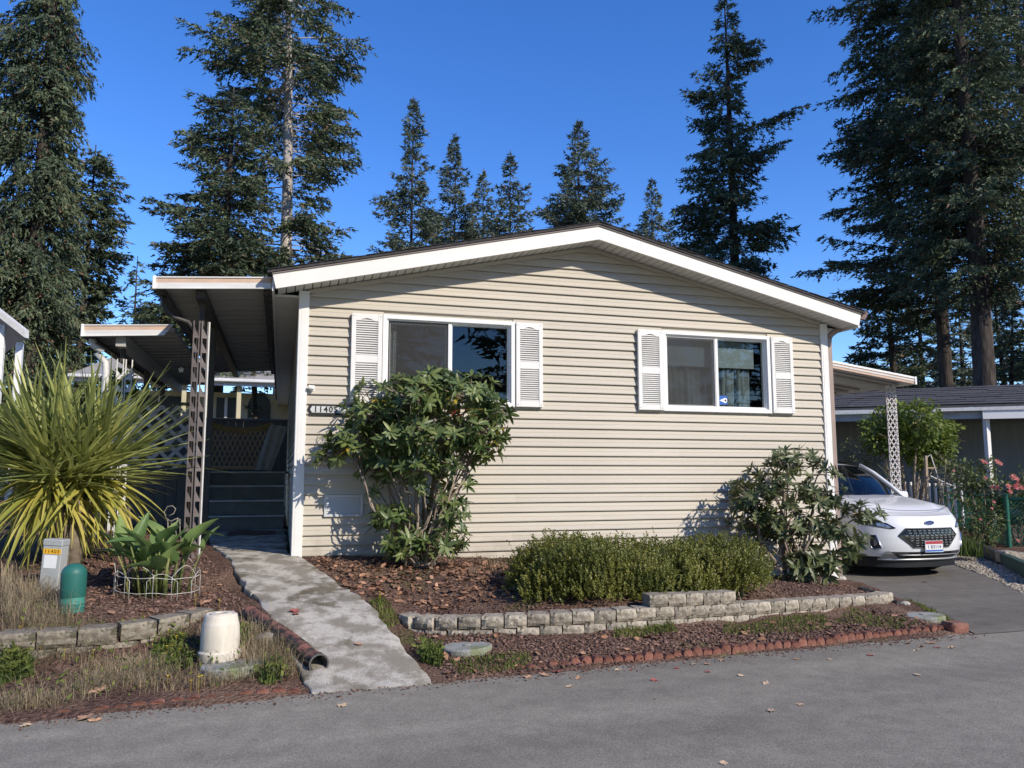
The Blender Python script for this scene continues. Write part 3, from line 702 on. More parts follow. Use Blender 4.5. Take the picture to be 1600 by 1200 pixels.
def diamond_panel(t, p0, ex, h, w, mat, cols=2, bar=.019, th=.012):
    p0 = Vector(p0); ex = Vector(ex); nrm = ex.cross(UP); cw = w/cols; n = int(round(h/(cw*1.5))); ch = h/n; k = 0
    for c in range(cols):
        b = B()
        for i in range(n):
            for s in (0,1):
                a0, a1 = (0,.5) if s==0 else (1,.5)
                for (u0,v0,u1,v1) in ((a0,.5,a1,1.),(a0,.5,a1,0.)):
                    q0 = p0+ex*(cw*(c+u0))+UP*(ch*(i+v0))+nrm*(.0015*c); q1 = p0+ex*(cw*(c+u1))+UP*(ch*(i+v1))+nrm*(.0015*c)
                    d = (q1-q0).normalized(); b.beam(q0-d*.008,q1+d*.008,th+.001*s,bar,d.cross(nrm))
        b.build('lattice_column', mat, t)
p1 = ony(241,432,-.22); p2 = ony(425,433,-.22)
aw1 = awning('cream striped metal awning fixed to the house side above the porch walk', -.22, 7.4, (p1.x,p1.z),(-.335,p2.z), .135, 24, group='flat metal awnings over the porch')
q1 = ony(129,507,1.9); q2 = ony(272,507,1.9)
aw2 = awning('lower striped metal awning over the far left of the deck', 1.9, 8.2, (q1.x,q1.z),(q2.x,q2.z), .155, 20, cut=.12, group='flat metal awnings over the porch')
UZ = lambda x: p1.z+(p2.z-p1.z)*(x-p1.x)/(-.335-p1.x)-.135*.72
xp = ony(306,700,.15).x
b = B(); b.box(xp-.05,xp+.05,-.1,7.3,UZ(xp)-.12,UZ(xp)-.005); b.build('beam', darkm, aw1)
b = B(); b.box(-.42,-.36,-.15,7.3,UZ(-.4)-.08,UZ(-.4)-.004); b.build('ledger', darkm, aw1)
ps = thing('lattice_awning_post', (xp,.15,.5), 'slim brown scroll-cut metal post at the front of the porch walk', 'post')
zt = UZ(xp)-.33; zb = tz(xp,.15)-.05
tri_panel(ps, (xp-.080,.12,zb),(1,0,0),zt-zb,.072,postm); tri_panel(ps, (xp+.003,.13,zb),(.94,.33,0),zt-zb,.076,postm)
b = B(); b.cbox(xp+.076,xp+.092,.155,.175,zb,zt,.003); b.build('sunlit_edge', awnw, ps)  # white strip stands in for the sunlit edge of the brown post
b = B(); b.cbox(xp-.03,xp+.03,.15,.21,zt-.05,UZ(xp)-.12,.004); b.build('post_top', darkm, ps)
y2 = onx(330,600,xp).y
po = thing('awning_post', (xp,y2,.6), 'dark square awning post standing behind the scroll-cut post', 'post')
b = B(); b.cbox(xp-.035,xp+.035,y2-.035,y2+.035,.5,UZ(xp)-.12,.004); b.build('shaft', darkm, po)
b = B(); b.cbox(xp-.06,xp+.06,y2-.06,y2+.06,.5,.68,.006); b.build('base', darkm, po)
# downspout from the awning gutter, elbowing over to the post
ds = thing('downspout', (xp-.13,.2,.5), 'dark brown rain pipe curving from awning corner down the scroll-cut post', 'downspout')
b = B(); gx0 = p1.x+.06; gz = p1.z-.14
b.tube([(gx0,.1,gz),(gx0,.1,gz-.10),(gx0+.05,.1,gz-.18),(xp-.28,.12,gz-.23),(xp-.14,.14,gz-.27),(xp-.065,.19,gz-.36),(xp-.06,.22,gz-.6),(xp-.06,.22,zb+.1)],.028,8); b.build('pipe', darkm, ds, True)
# lower awning supports
UZ2 = lambda x: q1.z+(q2.z-q1.z)*(x-q1.x)/(q2.x-q1.x)-.155*.72
DZ = 1.54
xa = ony(186,600,2.15).x
b = B(); b.box(xa-.04,xa+.08,2.0,8.1,UZ2(xa)-.16,UZ2(xa)-.005); b.build('beam', awnu, aw2)
pp = thing('lattice_awning_post', (xa,2.2,.7), 'white scroll-cut metal post under the lower awning behind the spiky plant', 'post')
tri_panel(pp,(xa-.05,2.2,.6),(1,0,0),UZ2(xa)-.3-.6,.09,awnw); tri_panel(pp,(xa+.05,2.22,.6),(.94,.33,0),UZ2(xa)-.3-.6,.09,awnw,flip=True)
b = B(); b.cbox(xa-.02,xa+.04,2.22,2.28,UZ2(xa)-.35,UZ2(xa)-.16,.004); b.build('post_top', darkm, pp)
dw = thing('downspout', (xa-.15,2.2,.6), 'white rain pipe with an elbow at the corner of the lower awning', 'downspout')
b = B(); b.tube([(q1.x+.08,2.1,q1.z-.15),(q1.x+.10,2.1,q1.z-.24),(q1.x+.2,2.12,q1.z-.3),(xa-.28,2.15,q1.z-.33),(xa-.18,2.16,q1.z-.45),(xa-.17,2.17,q1.z-.6),(xa-.17,2.17,.6)],.042,8); b.build('pipe', awnw, dw, True)
for k,(u,lab) in enumerate(((228,'left one of two dark posts at the back of the lower awning'),(254,'right one of two dark posts at the back of the lower awning'))):
    yy = 5.2+k*2.2; xx = ony(u,620,yy).x
    d = thing('awning_post', (xx,yy,DZ), lab, 'post'); b = B(); b.cbox(xx-.04,xx+.04,yy-.04,yy+.04,DZ,UZ2(xx)-.02,.004); b.build('shaft', darkm, d); b = B(); b.cbox(xx-.055,xx+.055,yy-.055,yy+.055,DZ,DZ+.1,.006); b.build('base', darkm, d)
# deck with dark skirting
dk = thing('porch_deck', (-2.2,4,.6), 'dark raised porch deck with lattice railing beside the house', 'deck')
for i in range(11):
    x0 = -3.35+i*.178; b = B(); b.cbox(x0,x0+.17,4.2,8.4,DZ-.04,DZ,.004); b.build('deck_board', deckm, dk, origin=(x0,4.2,DZ))
for i in range(8):
    x0 = -1.385+i*.168; b = B(); b.cbox(x0,x0+.16,5.14,8.4,DZ-.04,DZ-.001,.004); b.build('deck_board', deckm, dk, origin=(x0,5.1,DZ))
for i in range(12):
    x0 = -3.35+i*.162; b = B(); b.cbox(x0,x0+.156,4.24,4.26,.3,DZ-.042,.003); b.build('skirting_board', deckm, dk, origin=(x0,4.24,.3))
for i in range(6):
    y0 = 4.27+i*.145; b = B(); b.cbox(-1.425,-1.405,y0,y0+.139,.3,DZ-.042,.003); b.build('skirting_board', deckm, dk, origin=(-1.4,y0,.3))
b = B(); b.box(-3.35,-1.43,4.275,4.29,.3,DZ-.05); b.box(-1.40,-1.395,4.3,5.12,.3,DZ-.05); b.build('skirting_backing', blackp, dk)
scr = thing('dark_backdrop', (-1.7,8.6,DZ), 'added dark board backdrop along the back of the porch deck', 'screen')  # added backdrop: its dark boards give the darkness behind the lattice
for i in range(22):
    x0 = -3.40+i*.152; b = B(); b.cbox(x0,x0+.15,8.50,8.53,DZ,2.62,.004); b.build('board', deckm, scr, origin=(x0,8.5,DZ))
b = B(); b.cbox(-3.45,-.04,8.46,8.56,2.62,2.67,.006); b.build('cap_rail', deckm, scr)
st = thing('porch_steps', (-.75,4.4,.6), 'four dark grey porch steps with pale nosings beside the house', 'steps')
for i in range(4):
    y0 = 4.0+.285*i; z1 = .62+.23*(i+1)
    b = B(); b.box(-1.39,-.10,y0+.012,5.13,z1-.23 if i else .4,z1-.036); s = b.build('step', stepm, st)
    b = B(); b.cbox(-1.398,-.092,y0-.012,y0+.30,z1-.034,z1-.002 if i<3 else z1+.0,.006); b.build('tread', stepm, s)
    b = B(); b.cbox(-1.396,-.094,y0-.020,y0-.0125,z1-.030,z1-.006,.002); b.build('nosing', nosem, s)
# lattice railing, every slat a piece
RY = 4.25; xL, xR = ony(176,690,RY).x, -1.45; zL, zR = DZ+.05, 2.58
rail = thing('lattice_railing', ((xL+xR)/2,RY,DZ), 'white diagonal lattice railing with dark rails on the deck front', 'railing')
b = B(); b.cbox(xL-.05,xR+.03,RY-.03,RY+.04,zR,zR+.05,.005); b.build('top_rail', deckm, rail)
b = B(); b.cbox(xL-.05,xR+.03,RY-.025,RY+.035,zL-.05,zL,.005); b.build('bottom_rail', deckm, rail)
for x in (xL-.03, (xL+xR)/2, xR): b = B(); b.cbox(x-.04,x+.04,RY+.012,RY+.09,.3,zR,.005); b.build('rail_post', deckm, rail)
hgt = zR-zL; pitch = .235
for s in (1,-1):
    c = xL-hgt
    while c < xR+hgt:
        x0, z0_, x1, z1_ = (c, zL, c+hgt, zR) if s > 0 else (c, zR, c+hgt, zL)
        lo, hi = max(0,(xL-x0)/hgt), min(1,(xR-x0)/hgt)
        if hi-lo > .08:
            a = Vector((x0+hgt*lo, RY-.01+.007*s, z0_+(z1_-z0_)*lo)); e = Vector((x0+hgt*hi, RY-.01+.007*s, z0_+(z1_-z0_)*hi))
            b = B(); b.beam(a, e, .007, .055, (e-a).normalized().cross(Vector((0,1,0)))); b.build('slat', lattw, rail, origin=a)
        c += pitch
# gate with a woven panel and a cloth at the top of the steps
gt = thing('porch_gate', (-1.0,5.2,DZ), 'brown woven gate at the top of the porch steps', 'gate')
woodm = pm('gate_wood', (.34,.24,.155), (.46,.34,.23), 12, .8); clothm = pm('grey_cloth', (.30,.31,.32), (.38,.39,.40), 9, .95, bump=.004, bscale=20)
ga, gb = ony(326,700,5.2).x, ony(424,700,5.2).x; g0, g1 = DZ+.03, ony(370,660,5.2).z
b = B(); b.cbox(ga,ga+.05,5.18,5.22,DZ,g1,.004); b.cbox(gb-.05,gb,5.181,5.221,DZ,g1,.004); b.cbox(ga+.048,gb-.048,5.182,5.219,g0,g0+.06,.004); b.build('frame', woodm, gt)
P = []
for z in (0,-.05,-.11): P.append([(ga+(gb-ga)*t, 5.19-.02*math.sin(z*20+t*9), g1+.01+z-.10*math.sin(math.pi*t)) for t in np.linspace(0,1,14)])
b = B(); b.grid(P); b.build('top_band', pm('gate_band',(.30,.22,.09),(.22,.16,.07),14,.9), gt, True)
gh = g1-.15-g0-.06
for s in (1,-1):
    c = ga-gh*.4
    while c < gb:
        x0,x1 = c, c+gh*.45; lo,hi = max(0,(ga+.05-x0)/(gh*.45)), min(1,(gb-.05-x0)/(gh*.45))
        if hi-lo > .1:
            za, zb_ = (g0+.06, g0+.06+gh) if s>0 else (g0+.06+gh, g0+.06)
            a = Vector((x0+(x1-x0)*lo,5.2+.004*s,za+(zb_-za)*lo)); e = Vector((x0+(x1-x0)*hi,5.2+.004*s,za+(zb_-za)*hi))
            b = B(); b.beam(a,e,.006,.022,(e-a).normalized().cross(Vector((0,1,0)))); b.build('slat', woodm, gt, origin=a)
        c += .082
cl = B(); P = []
for t in np.linspace(0,1,10): P.append([(gb-.28+.28*t+(.30)*s_ , 5.12+.02*math.sin(s_*14+t*3), DZ+.02+ (g1-DZ-.05)*min(1,t*1.15)*(1-.05*s_)*(1 if s_>.02 else .96)) for s_ in np.linspace(0,1,12)])
cl.grid(P); ck = cl.build('cloth_drape', clothm, None, True); tag(ck, 'grey cloth hanging beside the woven gate by the house wall', 'cloth')
# railing post by the wall side
# wire animal ornament on the bed in the shade
wc = ony(268,795,1.95); wz = tz(wc.x,1.95)
wo = thing('wire_ornament', (wc.x,1.95,wz), 'pale bent wire garden ornament standing in shade below the lattice', 'ornament')
wm = pm('old_wire', (.26,.25,.22), (.18,.17,.15), 20, .6)
def wl(pts, nm): b = B(); b.tube([(wc.x+x,1.95+y,wz+z) for x,y,z in pts],.008,6); b.build(nm, wm, wo, True)
wl([(-.06,0,.30),(-.09,.02,.38),(-.05,.02,.45),(.01,0,.46),(.05,0,.42),(.03,0,.36),(-.03,0,.33)],'head')
wl([(-.06,0,.30),(0,0,.26),(.08,0,.30),(.12,0,.27)],'body')
wl([(-.04,0,.29),(-.03,.0,.16),(-.08,.0,.0)],'leg'); wl([(.0,.05,.26),(.02,.05,.14),(.0,.05,.0)],'leg'); wl([(.08,0,.30),(.06,0,.15),(.09,0,.0)],'leg'); wl([(.10,.05,.28),(.11,.05,.12),(.13,.05,.0)],'leg')
# brown doormat
m0 = onz(395,833,.63); b = B(); b.cbox(m0.x-.35,m0.x+.32,m0.y-.25,m0.y+.3,.622,.64,.006)
tag(b.build('doormat', pm('mat_brown',(.10,.06,.045),(.15,.09,.07),40,.95,bump=.004,bscale=150), origin=(m0.x,m0.y,.622)), 'dark brown doormat on the walk below the porch steps', 'doormat')
# little star ornament on a cord under the awning
s0_ = at(283,578,11.5); so = thing('star_ornament', tuple(s0_), 'small white star hanging on a cord under the awning', 'ornament')
b = B(); pts = []
for k in range(10):
    a = math.pi/2+k*math.pi/5; r_ = .05 if k%2==0 else .025; pts.append(s0_+RGT*(r_*math.cos(a))+UP*(r_*math.sin(a)))
b.prism(pts, FWD*.008); b.build('star', vinylw, so)
b = B(); b.tube([s0_+UP*.05, (s0_.x,s0_.y,UZ(xp)+.0)],.0025,5); b.build('cord', darkm, so)

# ------------------------------------------------------------------ buildings behind and to the left
creamm = pm('cream_stucco', (.55,.50,.33), (.48,.44,.29), 3, .9); greyroof = pm('grey_roof_edge', (.30,.29,.27), (.40,.38,.34), 6, .8); winb = pm('dark_window', (.03,.035,.04), None, rough=.15)
nb = thing('neighbour_house', (-7,15,.6), 'cream house with pale roof edge seen under the porch awnings', 'house')
Y = 15.0; zc = lambda v: ony(300,v,Y).z; xc = lambda u: ony(u,640,Y).x
b = B(); b.box(xc(150),xc(452),Y,Y+.2,.4,zc(612)); b.build('wall', creamm, nb)
b = B(); b.prism([(xc(120),Y-1.0,zc(603)),(xc(460),Y-1.0,zc(603)),(xc(460),Y+5,zc(603)+1.4),(xc(120),Y+5,zc(603)+1.4)],(0,0,.12)); b.build('roof', greyroof, nb)
b = B(); b.box(xc(120),xc(460),Y-1.1,Y-1.0,zc(607),zc(598)); b.build('fascia', awnw, nb)
b = B(); b.cbox(xc(120),xc(460),Y-1.24,Y-1.12,zc(602),zc(597),.02); b.build('gutter', awnw, nb)
for u in (196,292,330,375): b = B(); b.cbox(xc(u)-.06,xc(u)+.06,Y-.9,Y-.78,.4,zc(606),.01); b.build('post', pm('cream_post%d'%u,(.62,.57,.40),None) if False else creamm, nb)
for (u0,u1) in ((212,286),(338,368)):
    b = B(); b.box(xc(u0),xc(u1),Y-.03,Y-.005,zc(652),zc(620)); w = b.build('window', winb, nb)
    b = B(); b.box((xc(u0)+xc(u1))/2-.04,(xc(u0)+xc(u1))/2+.04,Y-.05,Y-.031,zc(652),zc(620)); b.build('mullion', awnw, w)
b = B(); xx, zz_ = xc(405), zc(640); b.prism([(xx-.32,Y-.04,zz_-.6),(xx+.32,Y-.04,zz_-.6)]+[(xx+.32*math.cos(a),Y-.04,zz_+.15+.35*math.sin(a)) for a in np.linspace(0,math.pi,12)],(0,.02,0)); b.build('arched_window', winb, nb)
lc = thing('neighbour_carport', (-7,5,.6), 'white carport with sloping roof edge cut off by the left border', 'carport')
def pt(u,v,d): return at(u,v,d)
b = B(); a, c = pt(-60,450,13), pt(38,527,13); b.prism([a,c,c+UP*.13,a+UP*.13],FWD*.12+RGT*.0); b.build('roof_edge', awnw, lc)
b = B(); b.prism([a+UP*.02+FWD*.12,c+UP*.02+FWD*.12,c+UP*.06+FWD*.12,a+UP*.06+FWD*.12],FWD*4-RGT*3.5); b.build('roof_sheet', awnu, lc)
for (u,v0,d) in ((31,540,13.3),(4,512,13.2)):
    p = pt(u,v0,d); b = B(); b.cbox(p.x-.05,p.x+.05,p.y-.05,p.y+.05,.3,p.z+.05,.006); b.build('post', vinylw, lc)
tanroof = pm('tan_shingle', (.34,.235,.16), (.42,.30,.21), 9, .9, bump=.01, bscale=25, stretch=(1,1,5))
lh = thing('neighbour_house', (-16,16,.6), 'low house with tan shingle roof behind the white carport', 'house')
a, c = pt(-120,603,27), pt(66,603,27); b = B(); up_ = FWD*3.0+UP*1.05
b.prism([a,c,c+up_,a+up_],UP*.12); b.build('roof', tanroof, lh)
b = B(); b.prism([a+FWD*.5-UP*.02,c+FWD*.5-UP*.02-RGT*.3,Vector((c.x,c.y,.2))+FWD*.5-RGT*.3,Vector((a.x,a.y,.2))+FWD*.5],FWD*4); b.build('wall', creamm, lh)
# ------------------------------------------------------------------ retaining walls, edging and small garden things
blockm = pm('split_block', (.225,.195,.150), (.40,.355,.285), 16, .95, bump=.012, bscale=38, rnd=.24, speck=((.11,.098,.075),24,.60))
blockl = pm('split_block_mossy', (.16,.138,.105), (.30,.265,.205), 14, .95, bump=.014, bscale=32, rnd=.12, speck=((.11,.10,.07),12,.58))
edgem = pm('edging_red', (.17,.072,.052), (.27,.125,.092), 18, .95, bump=.006, bscale=50, rnd=.16, speck=((.16,.10,.075),14,.56))
def along(poly, step):
    """points every step along a polyline: (pos, dir)"""
    out = []; P = [Vector((p[0],p[1],0)) for p in poly]; d = 0; i = 0; pos = P[0].copy(); rem = 0
    seg = [(P[k+1]-P[k]).length for k in range(len(P)-1)]; tot = sum(seg); s = step/2
    while s < tot:
        q = s; k = 0
        while q > seg[k]: q -= seg[k]; k += 1
        dr_ = (P[k+1]-P[k]).normalized(); out.append((P[k]+dr_*q, dr_, s)); s += step
    return out, tot
def smooth_poly(poly, n=4):
    P = [Vector((p[0],p[1],0)) for p in poly]
    for _ in range(n):
        Q = [P[0]]
        for a, c in zip(P, P[1:]): Q += [a*.75+c*.25, a*.25+c*.75]
        P = Q+[P[-1]]
    return P
def block_mesh(nm, l, h, d, mat, seed):
    """split face block with a rough front"""
    r = random.Random(seed); b = B(); nx_, nz_ = 5, 4; P = []
    for j in range(nz_+1):
        row = []
        for i in range(nx_+1):
            e = (i in (0,nx_)) or (j in (0,nz_)); row.append((-l/2+l*i/nx_, (-d/2 + (.012 if e else 0) + r.uniform(-.008,.008)), -h/2+h*j/nz_ + (r.uniform(-.003,.003) if e else 0)))
        P.append(row)
    b.grid(P); k = len(b.v); f = lambda i,j: j*(nx_+1)+i
    bk = [(-l/2*.85,d/2,-h/2),(l/2*.85,d/2,-h/2),(l/2*.85,d/2,h/2),(-l/2*.85,d/2,h/2)]
    b.v += bk; A,Bk,C,D_ = k,k+1,k+2,k+3
    b.f += [tuple([f(i,0) for i in range(nx_,-1,-1)]+[A,Bk]), tuple([f(i,nz_) for i in range(nx_+1)]+[C,D_]), tuple([f(0,j) for j in range(nz_+1)]+[D_,A]), tuple([f(nx_,j) for j in range(nz_,-1,-1)]+[Bk,C]), (A,D_,C,Bk)]; b.mi += [0]*5
    me = bpy.data.meshes.new(nm); me.from_pydata(b.v,[],b.f); me.materials.append(mat); me.update(); return me
def block_wall(t, poly, ztop, l, h, d, courses, mat, seed, extra=None):
    r = random.Random(seed); meshes = [block_mesh('block', l-.006, h-.004, d, mat, seed*10+k) for k in range(6)]
    for c in range(courses):
        pts, tot = along(poly, l)
        for (p, dr_, s) in pts:
            s2 = s+(l/2 if c % 2 else 0); 
            if s2 > tot-.02: continue
            pts2 = p + dr_*(l/2 if c%2 else 0); z = ztop(pts2.x) - h*(courses-1-c) - h/2
            o = bpy.data.objects.new('block', r.choice(meshes)); o.location = (pts2.x, pts2.y+.012*c, z); o.rotation_euler = (r.uniform(-.015,.015), r.uniform(-.012,.012), math.atan2(dr_.y,dr_.x)+r.uniform(-.04,.04)); link(o, t)
    if extra:
        for (x, k) in extra:
            pts, tot = along(poly, l); p, dr_, s = min(pts, key=lambda q: abs(q[0].x-x)); 
            o = bpy.data.objects.new('block', r.choice(meshes)); o.location = (x, p.y+.03, ztop(x)+h*k-h/2); o.rotation_euler = (0, 0, math.atan2(dr_.y,dr_.x)+r.uniform(-.03,.03)); link(o, t)
polyR = smooth_poly([(.98,-1.72),(.90,-2.05),(1.35,-2.42),(2.1,-2.63),(2.9,-2.68),(4.06,-2.48),(5.12,-2.24),(6.0,-2.08),(6.22,-1.9)],3)
zR_ = lambda x: float(np.interp(x,[.9,2.1,2.9,4.06,5.1,6.2],[.255,.315,.325,.285,.25,.215]))
rw = thing('retaining_wall', (3.4,-2.5,.05), 'low curved retaining wall of split concrete blocks around the front bed', 'wall')
block_wall(rw, polyR, zR_, .193, .108, .17, 2, blockm, 3, extra=[(3.10+.192*i,1) for i in range(5)])
polyL = smooth_poly([(-4.6,-2.42),(-3.2,-2.46),(-2.1,-2.47),(-1.45,-2.44),(-1.03,-2.2),(-.80,-1.95)],3)
lw_ = thing('retaining_wall', (-2,-2.45,.05), 'weathered block retaining wall half hidden by dry weeds on the left', 'wall')
block_wall(lw_, polyL, lambda x: float(np.interp(x,[-4,-1.4,-.8],[.345,.35,.365])), .262, .128, .2, 2, blockl, 5)
# scalloped red edging
def scallop_mesh(w, h, d, seed):
    r = random.Random(seed); b = B(); pr = [(-w/2,-.05),(-w/2,h*.55)]+[(w/2*math.cos(a)*-1, h*.55+h*.45*math.sin(a)) for a in np.linspace(.35,math.pi-.35,6)]+[(w/2,h*.55),(w/2,-.05)]
    n = len(pr); fr = [(x, -d/2+r.uniform(-.004,.004)-.010*math.cos(x/w*math.pi), z) for x,z in pr]; bk = [(x*.94, d/2, z*.96) for x,z in pr]; b.v = fr+bk
    b.f = [tuple(range(n)), tuple(range(2*n-1,n-1,-1))]+[(i,(i+1)%n,n+(i+1)%n,n+i)[::-1] for i in range(n)]; b.mi=[0]*len(b.f)
    me = bpy.data.meshes.new('edging_block'); me.from_pydata(b.v,[],b.f); me.materials.append(edgem); me.update(); return me
def edging(t, x0, x1, w, h, off, seed, sink):
    r = random.Random(seed); ms = [scallop_mesh(w-.004,h,.055,seed*7+k) for k in range(5)]; x = x0
    while x < x1:
        y = edge_y(x)+off+r.uniform(-.006,.006)+.04*math.sin(x*1.3)
        o = bpy.data.objects.new('edging_block', r.choice(ms)); o.location = (x,y,.010+r.uniform(-.012,.012)-sink(x)); o.rotation_euler = (r.uniform(-.22,.08), r.uniform(-.09,.09), .06+r.uniform(-.14,.14)); link(o,t); x += w+r.uniform(-.002,.006)
eR = thing('garden_edging', (3.4,edge_y(3.4)+.07,0), 'red scalloped edging between the road and the front bed', 'edging', 'red scalloped edgings along the road')
edging(eR, 1.45, 5.92, .088, .085, .075, 2, lambda x: float(np.interp(x,[1.4,2.2,2.9,4.,5.9],[.055,.035,.020,.016,.022]))+.008*math.sin(x*5))
b = B(); b.cbox(5.93,6.13,-3.10,-2.94,-.02,.10,.02,jit=.008); b.build('end_brick', edgem, eR)
eL = thing('garden_edging', (-1.5,edge_y(-1.5)+.06,0), 'sunken red scalloped edging between the road and the weedy bed', 'edging', 'red scalloped edgings along the road')
edging(eL, -4.2, -.02, .105, .085, .10, 4, lambda x: .064+.016*math.sin(x*3))
# black edging and stones along the drive
dE = thing('drive_edging', (6.5,-1.7,.05), 'dark curved edging pieces between the bed and the driveway', 'edging')
darkedge = pm('edging_black', (.03,.028,.028), (.07,.065,.06), 20, .9, bump=.004); 
for k in range(7):
    x, y = 6.30+.085*k, -2.05+.17*k; b = B(); prf = [(.07*math.cos(a),.07*math.sin(a)) for a in np.linspace(0,math.pi,8)]
    b.prism([(x+.6*p-.03, y+.85*p*.3, tz(x,y)-.02+q) for p,q in prf],(-.03,.15,0)); b.build('edging_block', darkedge, dE, origin=(x,y,0))
stonem = pm('field_stone', (.28,.26,.23), (.46,.43,.38), 9, .95, bump=.01, bscale=25, rnd=.15)
def rock_mesh(seed, sx, sy, sz, mat=stonem):
    r = random.Random(seed); b = B(); n, m_ = 8, 5
    prof = []
    for j in range(m_+1):
        a = math.pi*j/m_; prof.append((math.sin(a), -math.cos(a)))
    for j,(rad,z) in enumerate(prof):
        for k in range(n):
            q = 2*math.pi*k/n; f = r.uniform(.82,1.12); b.v.append((sx*max(rad,.02)*math.cos(q)*f, sy*max(rad,.02)*math.sin(q)*f, sz*z*r.uniform(.9,1.05)))
    for j in range(m_):
        for k in range(n): b.f.append((j*n+k, j*n+(k+1)%n, (j+1)*n+(k+1)%n, (j+1)*n+k))
    me = bpy.data.meshes.new('stone'); me.from_pydata(b.v,[],b.f); me.materials.append(mat); me.update(); return me
for k,(u,v,s,lab) in enumerate(((1405,930,.06,'pale stone beside the dark edging at the wall end'),(1414,944,.05,'lower small stone below the dark edging'),(1313,905,.075,'grey stone at the foot of the right corner trim'),(1376,915,.05,'small stone at the top of the dark edging'))):
    p = hit(u,v); o = bpy.data.objects.new('stone', rock_mesh(60+k,s*1.2,s,s*.7)); o.location = p; COL.objects.link(o); tag(o, lab, 'stone', 'loose stones by the driveway')
p = hit(425,1000); o = bpy.data.objects.new('stone', rock_mesh(77,.15,.10,.05)); o.location = p+Vector((0,0,.02)); COL.objects.link(o); tag(o, 'flat pale stone beside the walk behind the white bucket', 'stone')
p = hit(1470,950); b = B(); b.cbox(p.x-.16,p.x+.16,p.y-.05,p.y+.05,p.z-.03,p.z+.045,.012,jit=.006); tag(b.build('loose_brick', edgem, origin=p), 'loose red edging piece lying by the drive above the round cover', 'brick')
# round concrete covers
for (u,v,r_,lab) in ((730,1015,.205,'round mossy concrete cover in the grass below the block wall'),(1443,966,.20,'round concrete cover at the right end of the front bed'),(362,1044,.22,'broken-edged concrete cover in front of the white bucket')):
    p = hit(u,v); b = B(); b.lathe([(r_*.98,-.05),(r_,-.03),(r_,.02),(r_*.95,.032),(.02,.034)],p,28); b.lathe([(.03,.034),(.03,.042),(.001,.042)],p,10)
    o = b.build('utility_cover', lidconc, origin=p); o.rotation_euler = (R(-2),R(-2),0); tag(o, lab, 'cover', 'round concrete covers')
# upturned bucket
p = hit(343,1026); bk = thing('bucket', tuple(p), 'upturned cream plastic bucket planter standing in the weeds', 'bucket')
buckm = pm('bucket_plastic', (.70,.645,.54), (.58,.53,.44), 7, .5, stretch=(3,3,.6), speck=((.30,.24,.16),14,.70))
b = B(); b.lathe([(r_*.93,z_*.93) for r_,z_ in ((.162,-.02),(.165,.0),(.166,.045),(.158,.052),(.152,.06),(.150,.16),(.145,.24),(.141,.255),(.141,.262),(.137,.268),(.129,.315),(.123,.332),(.115,.338),(.109,.333),(.10,.335),(.02,.332))],p,40); o = b.build('body', buckm, bk, True, autosmooth=35)
b = B(); b.lathe([(r_*.93,z_*.93) for r_,z_ in ((.085,.334),(.085,.341),(.075,.343),(.045,.343),(.043,.336))],p,30,False); b.build('foot_ring', buckm, bk, True, autosmooth=35)
# corrugated drain pipe
pipem, nt, bs, N, L = nodes_of('corrugated_pipe'); bs.inputs['Roughness'].default_value = .6
geo = N('ShaderNodeNewGeometry'); sp_ = N('ShaderNodeSeparateXYZ'); tcn = N('ShaderNodeTexCoord'); nzn = N('ShaderNodeTexNoise'); nzn.inputs['Scale'].default_value = 14; nzn.inputs['Detail'].default_value = 6; L(tcn.outputs['Object'], nzn.inputs['Vector'])
sxn = N('ShaderNodeSeparateXYZ'); L(geo.outputs['Normal'], sxn.inputs[0]); madd = N('ShaderNodeMath'); madd.operation='MULTIPLY_ADD'; madd.inputs[1].default_value=.42; L(sxn.outputs[2], madd.inputs[0]); L(nzn.outputs[0], madd.inputs[2])
crn = N('ShaderNodeValToRGB'); crn.color_ramp.elements[0].position=.74; crn.color_ramp.elements[1].position=1.0; crn.color_ramp.elements[0].color=(.022,.02,.02,1); crn.color_ramp.elements[1].color=(.22,.095,.070,1); L(madd.outputs[0], crn.inputs[0]); L(crn.outputs[0], bs.inputs['Base Color'])
pp_ = [hit(388,962)+UP*.01, hit(425,992)+UP*.04, hit(450,1012)+UP*.055, hit(472,1032)+UP*.065, hit(486,1046)+UP*.068]
_tc = Vector((CAM.x-pp_[-1].x, CAM.y-pp_[-1].y, 0)).normalized(); pp_ += [pp_[-1]+_tc*.05+Vector((.035,0,-.004)), pp_[-1]+_tc*.12+Vector((.055,0,-.006))]
dp = thing('drain_pipe', tuple(pp_[-1]), 'black corrugated drain pipe with reddish dust lying beside the concrete walk', 'pipe')
cu = []
for i in range(len(pp_)-1):
    for t_ in np.linspace(0,1,16,endpoint=False): cu.append(pp_[i].lerp(pp_[i+1],t_))
cu.append(pp_[-1]); rad = [.070+.004*math.sin(i*1.5) for i in range(len(cu))]
b = B(); b.tube(cu, rad, 18, cap=False); b.build('outer_wall', pipem, dp, True)
b = B(); b.tube(cu[-22:], [r_-.010 for r_ in rad[-22:]], 18, cap=False); b.f = [f[::-1] for f in b.f]; b.build('inner_wall', pm('pipe_inside',(.05,.05,.05),(.09,.085,.08),20,.7), dp, True)
d_ = (cu[-1]-cu[-2]).normalized(); b = B(); b.tube([cu[-1]-d_*.006, cu[-1]+d_*.004],[.075,.075],20,False); b.tube([cu[-1]-d_*.02, cu[-1]+d_*.004],[.063,.063],20,False)
b.f += [(20+i,20+(i+1)%20,60+(i+1)%20,60+i) for i in range(20)]; b.mi += [0]*20; b.build('rim', pm('pipe_rim',(.11,.105,.10),(.07,.068,.066),14,.6), dp)
